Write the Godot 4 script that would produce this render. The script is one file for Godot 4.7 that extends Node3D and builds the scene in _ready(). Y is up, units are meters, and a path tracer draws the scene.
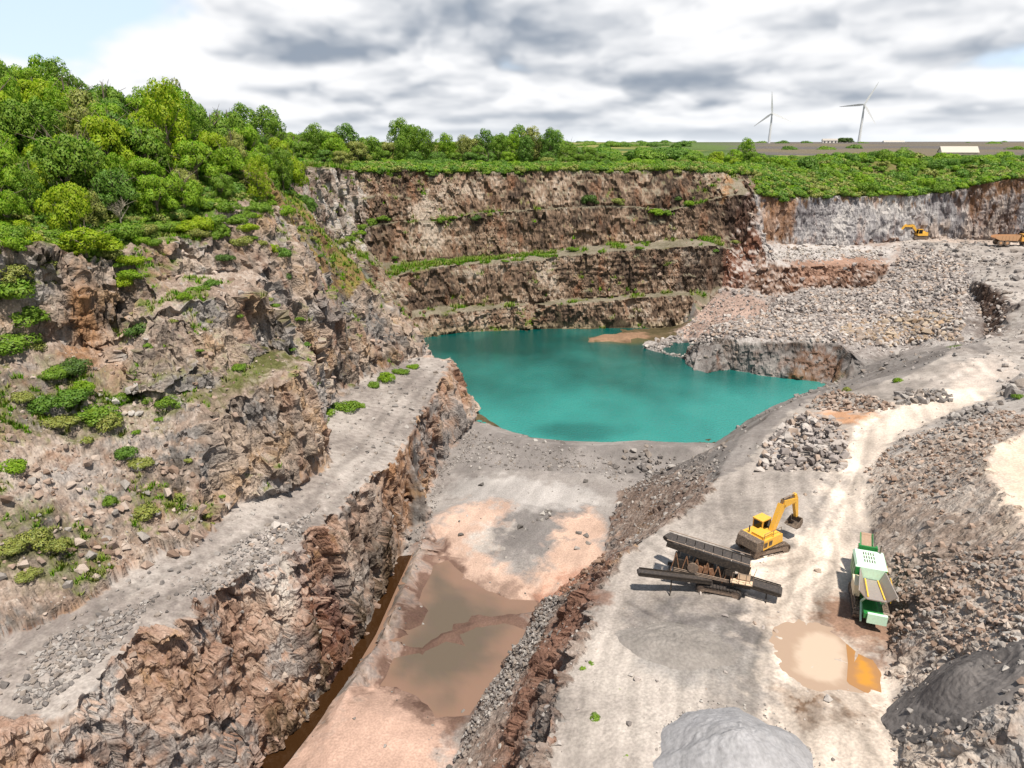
extends Node3D
# A flooded limestone quarry seen from a drone. World: x right, y up, the view looks towards -z; survey points below are (x, height, distance in front).
var lines := {
	"far_water": [Vector3(-24.9, 0, 185.4), Vector3(-20, 0, 188.6), Vector3(-13.6, 0, 191.9), Vector3(-3.4, 0, 193.6), Vector3(6.3, 0, 195.3), Vector3(18.1, 0, 195.9), Vector3(28.9, 0, 196.5), Vector3(39.9, 0, 196.5), Vector3(48.8, 0, 197.7)],
	"far_ledge3_front": [Vector3(-27.3, 4.3, 186), Vector3(-25.9, 5.3, 186.7), Vector3(-20, 5.5, 190.5), Vector3(-10.2, 5.9, 194), Vector3(-2, 6.2, 195.1), Vector3(6.2, 6.7, 195.5), Vector3(20.9, 7.3, 196.7), Vector3(34.4, 8.3, 197.6), Vector3(51.4, 9.1, 199.4)],
	"far_ledge3_back": [Vector3(-28.8, 6, 189.5), Vector3(-27.4, 6.7, 190.2), Vector3(-20.4, 6.6, 194.5), Vector3(-10.4, 6.4, 198), Vector3(6.4, 6.7, 199.5), Vector3(21.2, 7.6, 200.7), Vector3(35, 8.6, 201.6), Vector3(55.3, 9.3, 203.8), Vector3(60.8, 9.8, 204.6)],
	"far_ledge2_front": [Vector3(-32.9, 15.6, 190.7), Vector3(-26.3, 17.1, 193.2), Vector3(-15.9, 17.8, 199), Vector3(2, 18.3, 201.8), Vector3(15.3, 19.7, 202.8), Vector3(28.9, 21.3, 203.7), Vector3(42.9, 21.7, 204.8), Vector3(54.9, 22.1, 206.3), Vector3(61.6, 21.7, 207.2)],
	"far_ledge2_back": [Vector3(-40.3, 17.5, 199), Vector3(-33.3, 17.9, 199.8), Vector3(-27.4, 18.1, 202.2), Vector3(-12.5, 18.2, 209.2), Vector3(2.1, 18.8, 210.8), Vector3(15.9, 20.2, 211.8), Vector3(30.1, 21.7, 212.7), Vector3(44.7, 22.3, 213.8), Vector3(57.1, 23, 215.3), Vector3(68.1, 23.1, 216.8)],
	"far_ledge1_front": [Vector3(-41.3, 27.8, 201.5), Vector3(-31.8, 29.1, 202.7), Vector3(-21, 28.7, 208.7), Vector3(-9.5, 31, 212.4), Vector3(2.4, 31.4, 213.5), Vector3(14.3, 31.9, 214.3), Vector3(26.3, 32.5, 215.2), Vector3(38.4, 32.1, 216), Vector3(47.7, 31.1, 216.9), Vector3(56.9, 33.4, 218), Vector3(66.1, 35.4, 219.3), Vector3(70.8, 35.5, 219.9)],
	"far_ledge1_back": [Vector3(-42.6, 28, 202.5), Vector3(-31.9, 29.2, 203.9), Vector3(-21.1, 28.9, 209.9), Vector3(-9.5, 31.1, 213.6), Vector3(2.4, 31.5, 214.7), Vector3(14.4, 32, 215.5), Vector3(26.4, 32.6, 216.4), Vector3(38.6, 32.3, 217.2), Vector3(47.9, 31.3, 218.1), Vector3(57.1, 33.6, 219.2), Vector3(66.4, 35.7, 220.5), Vector3(72.2, 35.8, 221.3)],
	"far_rim": [Vector3(-44.8, 43, 207.2), Vector3(-32, 43, 209), Vector3(-21.2, 42.2, 215), Vector3(-3.6, 42.3, 219.5), Vector3(14.5, 42.6, 220.6), Vector3(26.6, 42.5, 221.5), Vector3(38.9, 42.5, 222.3), Vector3(51.4, 42.5, 223.5), Vector3(64.1, 42.1, 225.2), Vector3(72.8, 41.3, 231), Vector3(82.2, 40.1, 238), Vector3(92.5, 38.6, 244)],
	"far_back": [Vector3(-48.8, 43.9, 226.2), Vector3(-34.9, 43.5, 228), Vector3(-3.9, 43.1, 238.5), Vector3(28.9, 43.2, 240.5), Vector3(62.5, 43.1, 243.3), Vector3(78, 42.7, 245.2), Vector3(103.1, 41.5, 262)],
	"white_rim": [Vector3(-45.7, 43.4, 200), Vector3(-46.8, 44.2, 188), Vector3(-47.9, 44.9, 172), Vector3(-47.5, 45.4, 154), Vector3(-45, 46, 136)],
	"white_toe": [Vector3(-44.1, 27.6, 203), Vector3(-44.2, 27.2, 188), Vector3(-44.7, 27.9, 174), Vector3(-44, 30.2, 156)],
	"behind_spur": [Vector3(-39, 22, 182), Vector3(-38, 20, 165), Vector3(-36, 19, 150), Vector3(-30, 17, 142)],
	"spur": [Vector3(-37.9, 47.1, 106), Vector3(-38.4, 45.2, 112), Vector3(-37.9, 43.2, 116), Vector3(-36.7, 40.3, 119), Vector3(-35, 37.7, 121), Vector3(-33.2, 35.1, 123), Vector3(-31.1, 32.7, 124), Vector3(-28.9, 30.3, 125), Vector3(-26.6, 27.4, 126), Vector3(-24.9, 24.7, 127)],
	"left_mid_crest": [Vector3(-30, 25.2, 63.3), Vector3(-27.8, 25.6, 65.6), Vector3(-25.7, 26, 67.8), Vector3(-23.5, 26.2, 69.7), Vector3(-24.6, 25.4, 77.8), Vector3(-26.5, 24.4, 86), Vector3(-27.5, 24.6, 96), Vector3(-27.6, 25, 105), Vector3(-26.5, 24.5, 116), Vector3(-24.6, 23.8, 125), Vector3(-23.6, 21.2, 131), Vector3(-22.7, 17.4, 136), Vector3(-22.2, 13, 142), Vector3(-23.4, 6.9, 158), Vector3(-25.4, 3.1, 172)],
	"left_mid_toe": [Vector3(-27.4, 16.6, 60.5), Vector3(-24.8, 15.8, 64.9), Vector3(-22.6, 15.3, 68.9), Vector3(-21.4, 15, 72.5), Vector3(-22.6, 14.8, 78.8), Vector3(-25.9, 14.6, 86.7), Vector3(-27.3, 14.3, 95.1), Vector3(-25.8, 14, 102.1), Vector3(-24.3, 13.6, 108.1), Vector3(-22.1, 13, 115.9), Vector3(-20.3, 12.6, 121.3), Vector3(-18.8, 12.2, 126.5)],
	"left_ramp_in": [Vector3(-38.9, 17.4, 38.4), Vector3(-36.1, 17, 40.8), Vector3(-33.5, 17, 43.6), Vector3(-31.2, 17, 49.1), Vector3(-27.9, 16.6, 54.7)],
	"left_ledge_back": [Vector3(-47.7, 28.8, 51.3), Vector3(-44.1, 28, 56.2), Vector3(-41.6, 27.6, 60.5), Vector3(-37, 27, 63.8), Vector3(-31.7, 26.6, 64.9), Vector3(-30.2, 26.6, 67.3), Vector3(-28.8, 27, 72), Vector3(-28.2, 27, 82), Vector3(-28.6, 27, 92), Vector3(-27.6, 27, 99.8)],
	"left_shelf_front": [Vector3(-35.8, 33.4, 67.5), Vector3(-32.5, 34, 71.5), Vector3(-30, 33.8, 76), Vector3(-27.8, 33.3, 80), Vector3(-27.8, 29.9, 84)],
	"left_shelf_back": [Vector3(-37.8, 34.8, 70), Vector3(-35.9, 34.7, 76), Vector3(-33.5, 34.2, 81), Vector3(-30.9, 33.7, 86), Vector3(-29.3, 30.9, 91)],
	"left_top_crest": [Vector3(-52.5, 42.7, 60), Vector3(-49.9, 42, 63), Vector3(-47.8, 41.2, 66), Vector3(-46.1, 40.3, 69), Vector3(-44.2, 39, 72), Vector3(-41.1, 38.1, 75.5), Vector3(-41, 39.1, 80), Vector3(-39.2, 39.2, 85), Vector3(-36.8, 39.5, 88), Vector3(-34.4, 40.1, 92), Vector3(-33.1, 40.5, 98), Vector3(-32.1, 38.5, 104)],
	"left_face_foot": [Vector3(-50.7, 33.8, 60), Vector3(-47.8, 32.3, 63), Vector3(-45.9, 31.1, 65.5), Vector3(-44, 30.1, 68.5), Vector3(-40.4, 30, 71)],
	"left_upper_foot": [Vector3(-39.8, 35.5, 76.8), Vector3(-38.3, 34.8, 81.5), Vector3(-34.9, 34.8, 84.8), Vector3(-32.2, 35, 88.6)],
	"ramp_crest": [Vector3(-38, 16.5, -20), Vector3(-36.5, 16.3, 10), Vector3(-34.5, 16.1, 25), Vector3(-32.1, 16, 34.8), Vector3(-29.4, 16, 34.5), Vector3(-27.9, 16, 35.4), Vector3(-27.6, 16, 37.8), Vector3(-27.2, 16, 42.1), Vector3(-24.8, 15.7, 46.1), Vector3(-23.1, 15.3, 51.5), Vector3(-19.8, 14.8, 55.9), Vector3(-19.6, 14.5, 60.5), Vector3(-18.4, 14.2, 63.4), Vector3(-15.9, 13.2, 73.3), Vector3(-14.8, 12.8, 77.3), Vector3(-14, 12.4, 86.8), Vector3(-13.1, 12, 98.3), Vector3(-12.4, 11.7, 110.6), Vector3(-11.7, 11.5, 119.4), Vector3(-11.9, 11.5, 124.9), Vector3(-14.1, 11.7, 127.5), Vector3(-16.6, 12, 127.8)],
	"lower_toe": [Vector3(-28, 1, -20), Vector3(-26, 0.9, 10), Vector3(-24, 0.8, 28), Vector3(-22.4, 0.7, 38), Vector3(-21, 0.6, 46), Vector3(-18.7, 0.6, 50), Vector3(-17.6, 0.6, 54.4), Vector3(-16.5, 0.6, 58.8), Vector3(-15.6, 0.6, 62.1), Vector3(-15.3, 0.6, 68), Vector3(-15.2, 0.6, 71.7), Vector3(-14.2, 0.6, 76.6), Vector3(-13.9, 0.6, 86.1), Vector3(-13, 0.6, 93.5), Vector3(-11.7, 0.6, 101.2), Vector3(-10.6, 0.6, 109.7), Vector3(-8.4, 0.6, 118.6)],
	"tip_water": [Vector3(-6.9, 0, 124.5), Vector3(-7.2, 0, 129), Vector3(-11, 0, 138), Vector3(-15.5, 0, 147), Vector3(-20, 0, 160), Vector3(-23.5, 0, 174), Vector3(-24.8, 0, 180.3)],
	"ditch_right": [Vector3(-19, 0.6, 46.4), Vector3(-18.1, 0.6, 48.9), Vector3(-16.8, 0.6, 53.3), Vector3(-14.6, 0.6, 60.4), Vector3(-13.4, 0.6, 69.9), Vector3(-12.8, 0.6, 77.1)],
	"berm": [Vector3(-16.1, 1.9, 47.3), Vector3(-15.4, 2, 52.1), Vector3(-13.8, 2, 58.6), Vector3(-12.4, 2, 68.3), Vector3(-11.6, 2, 76.7), Vector3(-10.8, 2.2, 83.8)],
	"pond_edge": [Vector3(-11.2, 0.9, 80.4), Vector3(-12.5, 0.9, 69.5), Vector3(-13.3, 0.9, 61.6), Vector3(-14.9, 0.9, 54.2), Vector3(-11, 0.9, 53.4), Vector3(-8.3, 0.9, 51.6), Vector3(-6.7, 0.9, 48.8), Vector3(-5.2, 0.9, 48.2), Vector3(-3.9, 0.9, 49.3), Vector3(-2.7, 0.9, 53.4), Vector3(-0.1, 0.9, 57.3), Vector3(1.4, 0.9, 62.4), Vector3(3.6, 0.9, 67.4), Vector3(-0.1, 0.9, 67.8), Vector3(-4.1, 0.9, 70.7), Vector3(-8, 0.9, 76.2), Vector3(-10.3, 0.9, 80.9), Vector3(-11.2, 0.9, 80.4)],
	"pond_bed": [Vector3(-9.5, 0.3, 68.3), Vector3(-9.8, 0.3, 61.5), Vector3(-11.2, 0.3, 57.2), Vector3(-9, 0.3, 55.6), Vector3(-6.3, 0.3, 52.2), Vector3(-5, 0.3, 54.3), Vector3(-3.2, 0.3, 57.7), Vector3(-1.3, 0.3, 61.5), Vector3(-8.8, 0.3, 73.9), Vector3(-5.8, 0.3, 68.3), Vector3(-1.4, 0.3, 67.2), Vector3(-7.8, 0.3, 65.4), Vector3(1.1, 0.3, 67), Vector3(-8.2, 0.3, 62.7), Vector3(-7.9, 0.3, 58.8), Vector3(-4.5, 0.3, 61.8)],
	"silt_spit": [Vector3(-9.2, 1, 59.1), Vector3(-7.1, 1.3, 61.1), Vector3(-3.8, 1.1, 63.2), Vector3(1.1, 1.1, 64.5)],
	"pit_near": [Vector3(-10.8, 1.7, 49.2), Vector3(-14.9, 1.8, 44), Vector3(-12, 1.6, 40), Vector3(-15, 1.6, 25), Vector3(-16, 1.6, 5), Vector3(-16, 1.6, -20)],
	"pit_floor": [Vector3(-8.2, 1.5, 81.9), Vector3(-4, 1.5, 74.8), Vector3(0.9, 1.3, 69.9), Vector3(5.7, 1.8, 71.2), Vector3(2.3, 1.9, 78.8), Vector3(9.8, 2.2, 77.1), Vector3(-6, 1.9, 89.5), Vector3(4, 2.1, 89.1), Vector3(12.2, 2.3, 85.9), Vector3(-1.9, 2.2, 98.6), Vector3(7.4, 2.3, 97.7), Vector3(14.7, 2.5, 94.6)],
	"bank_foot": [Vector3(-9.1, 1.9, 101.8), Vector3(-1.9, 1.9, 102.2), Vector3(6, 1.9, 100.7), Vector3(13.8, 1.9, 99.3), Vector3(21.6, 1.9, 99.3), Vector3(30, 1.9, 101.4)],
	"bank_crest": [Vector3(-5.1, 1.5, 118.3), Vector3(-2.1, 2.2, 113), Vector3(3, 2.6, 108.2), Vector3(8.8, 2.8, 106.5), Vector3(14.6, 2.8, 106.5), Vector3(21.3, 2.8, 106.9), Vector3(27.8, 2.8, 106.5), Vector3(32.7, 3, 104.8)],
	"bank_water": [Vector3(-2.2, 0, 121), Vector3(3.3, 0, 116.8), Vector3(9.5, 0, 115), Vector3(15.7, 0, 114.5), Vector3(22.9, 0, 115.4), Vector3(29.9, 0, 114.5), Vector3(36, 0, 114.1)],
	"right_toe": [Vector3(-12, 1.2, -20), Vector3(-9, 1.2, 15), Vector3(-7, 1.2, 35), Vector3(-4.3, 1.2, 47.7), Vector3(-2.8, 1.2, 51.3), Vector3(-1.1, 1.3, 54.8), Vector3(0.8, 1.4, 58.8), Vector3(3, 1.6, 64.7), Vector3(6.5, 2, 69.1), Vector3(10.6, 2.2, 73.1), Vector3(12.2, 2.3, 78.1), Vector3(13.3, 2.3, 83.1), Vector3(15.8, 2.4, 91.6), Vector3(22.5, 2.4, 96.2), Vector3(29.9, 2.6, 98.5)],
	"right_talus_top": [Vector3(-7, 6, -20), Vector3(-4.5, 6, 15), Vector3(-1.6, 6, 39.6), Vector3(0, 6.5, 43.3), Vector3(1.5, 7, 46.8), Vector3(2.9, 7.6, 49.9), Vector3(5.2, 8.5, 53.8), Vector3(7.6, 9.5, 58.1), Vector3(9.9, 9, 62.9)],
	"right_crest": [Vector3(-1, 16, -20), Vector3(-0.3, 16, 10), Vector3(0.8, 16, 26.1), Vector3(1.6, 16.2, 30.4), Vector3(2.1, 16.3, 32.8), Vector3(2.8, 16.4, 35), Vector3(3.6, 16.5, 37.5), Vector3(4.6, 16.6, 40.3), Vector3(5.9, 16.8, 43.3), Vector3(7.2, 16.8, 47), Vector3(8.8, 16.8, 50.9), Vector3(11.4, 16.6, 54.4), Vector3(14.3, 16.2, 57.8), Vector3(17.4, 16, 60.8), Vector3(21.1, 15.6, 66.2), Vector3(24.7, 15, 74.1), Vector3(29.7, 14, 83.8), Vector3(37.1, 13.5, 93.6), Vector3(44.7, 13, 102.1)],
	"right_shore": [Vector3(38.5, 0, 117), Vector3(46, 0, 126), Vector3(53, 0, 133), Vector3(60, 0, 139), Vector3(65, 0, 143), Vector3(68.9, 0, 143.8)],
	"bench": [Vector3(11.6, 17, 46.7), Vector3(13.8, 17, 43), Vector3(20.5, 17, 45.4), Vector3(11.8, 17, 35.2), Vector3(16.9, 17, 32.1), Vector3(21.6, 17.2, 29.9), Vector3(21.6, 17, 53.2), Vector3(25.9, 17, 50.9), Vector3(9, 17, 37), Vector3(6.6, 16.9, 33.7), Vector3(6.1, 16.9, 30.2), Vector3(28.6, 16.7, 62), Vector3(29.1, 16, 70.2), Vector3(34.8, 15, 84), Vector3(42.2, 14.5, 92.6), Vector3(12.4, 17, 50.9), Vector3(25, 17.2, 15), Vector3(30, 17.5, -20), Vector3(10, 16.8, -20), Vector3(10, 16.8, 15)],
	"road_inner": [Vector3(34.3, 16.8, 67.3), Vector3(40, 17, 76.2), Vector3(43.1, 17.1, 82.3), Vector3(48.1, 17.5, 85.5), Vector3(54.1, 18, 87.2), Vector3(60.3, 18.5, 90.6), Vector3(63.8, 19, 94.8), Vector3(65.1, 19.6, 99.1)],
	"road_outer": [Vector3(37.7, 17.2, 67.2), Vector3(42.1, 17.4, 72.4), Vector3(46.4, 17.6, 76.3), Vector3(52, 18, 80), Vector3(57.3, 18.5, 82.9), Vector3(61.4, 19, 84.4), Vector3(67.8, 19.5, 91.9), Vector3(71.3, 20, 97.8), Vector3(75.9, 20.5, 101.3)],
	"slope_toe": [Vector3(26, 17.3, 15), Vector3(20.8, 17.2, 27.9), Vector3(22.4, 17.2, 31.9), Vector3(24.3, 17.1, 36), Vector3(26.6, 17, 40.8), Vector3(29, 17, 46.7), Vector3(31.1, 17, 52.4), Vector3(33.7, 17.1, 59.2)],
	"slope_crest": [Vector3(36, 26, -20), Vector3(37, 26, 10), Vector3(38, 26, 25), Vector3(29.9, 26, 29.7), Vector3(34, 25.2, 38.2), Vector3(37.5, 24.2, 46.8), Vector3(39.2, 24, 51.4), Vector3(41.2, 24, 55.4), Vector3(43.7, 24.2, 58.2), Vector3(48.8, 24.6, 61), Vector3(57.5, 25, 63.8)],
	"slope_mid": [Vector3(25.2, 22.5, 28), Vector3(28.6, 22.5, 34), Vector3(31, 21.5, 41.5), Vector3(34.8, 20.5, 51.4), Vector3(38.1, 20, 59.8)],
	"upper_flat": [Vector3(43.8, 24.2, 51.4), Vector3(42.8, 25, 43.6), Vector3(60, 25, 30), Vector3(60, 25, -20), Vector3(70, 25, 60)],
	"road_ridge": [Vector3(38.8, 18.6, 66.2), Vector3(42.1, 19.4, 68.8), Vector3(46.7, 20.6, 70.6), Vector3(50.7, 21.5, 71.3), Vector3(55.8, 22, 73.3), Vector3(60.7, 22.5, 74.9)],
	"pad_crest": [Vector3(47.7, 13.4, 102.9), Vector3(50.2, 14, 101.6), Vector3(53, 15, 100.2), Vector3(58.5, 16.6, 100.2), Vector3(66.4, 18.6, 104), Vector3(71.3, 19.6, 107.8)],
	"dip_toe": [Vector3(70.9, 0.6, 144), Vector3(76.2, 5, 143.8), Vector3(87, 6.3, 150.9), Vector3(92.7, 7.6, 149.6)],
	"rubble_pad": [Vector3(50.7, 17, 90.7), Vector3(57.5, 18, 93.3)],
	"lake_wall_toe": [Vector3(34.6, 0, 175.5), Vector3(38.7, 0, 169.9), Vector3(45.8, 0, 163), Vector3(51.4, 0, 157.4), Vector3(57, 0, 152.8), Vector3(64.8, 0, 149.2), Vector3(71, 0, 147.1)],
	"lake_wall_crest": [Vector3(43.7, 3, 165.4), Vector3(46.2, 4.5, 161.4), Vector3(50.9, 5.8, 157.7), Vector3(57.1, 6.5, 155.6), Vector3(65.3, 7.3, 153.2), Vector3(73.3, 7.6, 152.9), Vector3(74.2, 7, 147.7)],
	"scree_foot": [Vector3(45.1, 5.5, 162.3), Vector3(57.5, 7.2, 156.9), Vector3(73.1, 8, 155.8), Vector3(82.3, 7.8, 155.6), Vector3(89, 8, 153.2), Vector3(94.9, 9, 146.2)],
	"brown_toe": [Vector3(60.6, 10.1, 200), Vector3(65.3, 10.1, 203), Vector3(69.4, 10.3, 205), Vector3(73.8, 8.3, 206), Vector3(76.7, 5.9, 203), Vector3(81.4, 7.4, 206), Vector3(86.5, 8.5, 208), Vector3(96.4, 8.4, 210), Vector3(104, 8.4, 210), Vector3(109.3, 9.2, 212), Vector3(115.3, 11.3, 216)],
	"scree_left": [Vector3(42.2, 0.6, 183.2), Vector3(49.7, 3.2, 190.7), Vector3(57, 6, 199.9)],
	"brown_crest": [Vector3(68.2, 17.2, 212), Vector3(72.2, 16.7, 211), Vector3(77.3, 16.3, 210), Vector3(87, 14.8, 211.5), Vector3(96.9, 15.1, 213.5), Vector3(103.4, 15.6, 214.5), Vector3(112.3, 15.5, 217), Vector3(117.8, 14.2, 219)],
	"pale_toe": [Vector3(75.2, 21.9, 224), Vector3(85.1, 20, 229), Vector3(94.5, 19, 232), Vector3(112.8, 18.1, 236), Vector3(128.1, 18.6, 240), Vector3(139.8, 19.5, 243), Vector3(151.7, 19.6, 240), Vector3(162.4, 20.1, 236), Vector3(172.9, 20.3, 232), Vector3(187.6, 20.7, 226)],
	"pale_crest": [Vector3(76.4, 34.6, 225.5), Vector3(84.3, 33.9, 231.5), Vector3(93.5, 33.7, 234.5), Vector3(104.9, 34.1, 238.5), Vector3(119.1, 33.6, 240.5), Vector3(130.3, 33.8, 242.8), Vector3(141.8, 34.3, 245.5), Vector3(150.1, 35.7, 243), Vector3(156.1, 38.1, 240), Vector3(165.8, 39.9, 236), Vector3(184.5, 40.8, 229)],
	"bench_edge": [Vector3(130.5, 18.9, 235), Vector3(133.7, 18.8, 226), Vector3(134.1, 18.2, 213), Vector3(131, 17.1, 198)],
	"notch_crest": [Vector3(116.9, 17.4, 176), Vector3(113, 18.6, 166), Vector3(112.1, 18.1, 159), Vector3(109.6, 16.6, 151), Vector3(102.3, 14.1, 141), Vector3(93.1, 13.1, 133)],
	"notch_toe": [Vector3(115.6, 15, 174), Vector3(110.9, 13.9, 163), Vector3(107, 12.2, 154), Vector3(103.2, 11, 147), Vector3(95.7, 11.2, 140)],
	"boulder_mid": [Vector3(104.1, 10.7, 185), Vector3(108.6, 12.8, 175), Vector3(101.7, 12.4, 155), Vector3(88.8, 7.7, 180)],
	"right_land": [Vector3(108.4, 18.9, 146), Vector3(135.1, 20, 185), Vector3(85.4, 20, 113.2), Vector3(127.9, 18.1, 150), Vector3(167.4, 19, 200), Vector3(110, 21, 100), Vector3(120, 23, 60), Vector3(130, 25, 20), Vector3(140, 22, 160)],
	"terrace": [Vector3(91.9, 36.9, 240), Vector3(106.5, 36.1, 243), Vector3(121, 35.3, 245), Vector3(144.1, 35.7, 250), Vector3(154, 37.3, 250), Vector3(162.1, 40, 250), Vector3(173.7, 41.3, 248), Vector3(196.9, 42.1, 245)],
	"right_hill": [Vector3(100, 41.8, 254), Vector3(113.6, 43.6, 262), Vector3(129.7, 44.2, 266), Vector3(144.3, 43.5, 266), Vector3(157, 40.9, 262), Vector3(169.1, 42.9, 262), Vector3(182.9, 43.2, 262), Vector3(210.1, 43.2, 262)],
	"right_top": [Vector3(105.9, 43.6, 290), Vector3(125.3, 45.5, 290), Vector3(152.9, 45.5, 290), Vector3(176.8, 44.4, 290), Vector3(201.9, 45.2, 290), Vector3(239.7, 45.2, 290)],
	"hill_top": [Vector3(-85, 53, 75), Vector3(-70.8, 54.4, 100), Vector3(-66.7, 53.7, 108), Vector3(-58.2, 50.7, 116), Vector3(-51.6, 48.9, 122), Vector3(-47.4, 47.5, 128)],
	"hill_mid": [Vector3(-62, 46, 66), Vector3(-55, 45, 82), Vector3(-46, 44.5, 92), Vector3(-40, 44.5, 100)],
	"hill_back": [Vector3(-150, 54, 90), Vector3(-110, 53, 130), Vector3(-80, 49, 160), Vector3(-70, 46, 200), Vector3(-60, 44, 250), Vector3(-140, 50, 200)],
	"plateau": [Vector3(-20, 43.5, 290), Vector3(30, 43.5, 290), Vector3(80, 43.8, 300), Vector3(-120, 44, 320)],
	"hill_side": [Vector3(-150, 50, 40), Vector3(-150, 45, -20), Vector3(-90, 48, 40), Vector3(-62, 41, 30), Vector3(-60, 40, -20), Vector3(-46, 28, 20), Vector3(-46, 28, -20), Vector3(-90, 46, -20)],
	"lake_bed": [Vector3(0, -5, 140), Vector3(22, -7, 168), Vector3(40, -6, 150), Vector3(-5, -5, 172), Vector3(30, -5, 130), Vector3(55, -5, 142), Vector3(12, -4, 125), Vector3(45, -4, 172), Vector3(62, -3, 145)],
	"island": [Vector3(21.4, 0.1, 181.3), Vector3(24.8, 0.6, 182.7), Vector3(29.9, 0.7, 183.9), Vector3(35.3, 0.5, 187.3)],
	"shoal": [Vector3(18.2, -0.6, 180.5), Vector3(24.9, -0.5, 181.1), Vector3(33.5, -0.5, 184.2), Vector3(33.5, -0.7, 176), Vector3(16.2, -0.9, 188.8), Vector3(25, -0.6, 193.1)],
	"puddle_edge": [Vector3(19.2, 16.9, 40.1), Vector3(20.3, 16.9, 41.5), Vector3(21.4, 16.9, 42.2), Vector3(22.6, 16.9, 42.2), Vector3(23.3, 16.9, 41.3), Vector3(23.6, 16.9, 40.4), Vector3(22.9, 16.9, 38.5), Vector3(22.1, 16.9, 36.8), Vector3(21, 16.9, 36.3), Vector3(20, 16.9, 36.5), Vector3(19.2, 16.9, 37), Vector3(18.4, 16.9, 37.7), Vector3(23.8, 16.9, 39.7), Vector3(24.4, 16.9, 38.9), Vector3(24.2, 16.9, 37.4), Vector3(23.6, 16.9, 35.9), Vector3(22.4, 16.9, 35.9), Vector3(21.9, 16.9, 36.5)],
	"puddle_bed": [Vector3(20.7, 16.5, 40.9), Vector3(22, 16.5, 41.5), Vector3(22.9, 16.5, 40.4), Vector3(22, 16.5, 38.2), Vector3(20.6, 16.5, 38.1), Vector3(19.9, 16.5, 39), Vector3(23.6, 16.5, 38.6), Vector3(23.6, 16.5, 37.5)],
}
var lone := ["pond_bed", "pit_floor", "bench", "upper_flat", "rubble_pad", "boulder_mid", "right_land", "hill_mid", "hill_back", "plateau", "hill_side", "lake_bed", "shoal", "puddle_bed"]
var fine := {"pond_edge": 1.1, "berm": 1.1, "ditch_right": 1.1, "lower_toe": 1.3, "silt_spit": 1.1}
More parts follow.
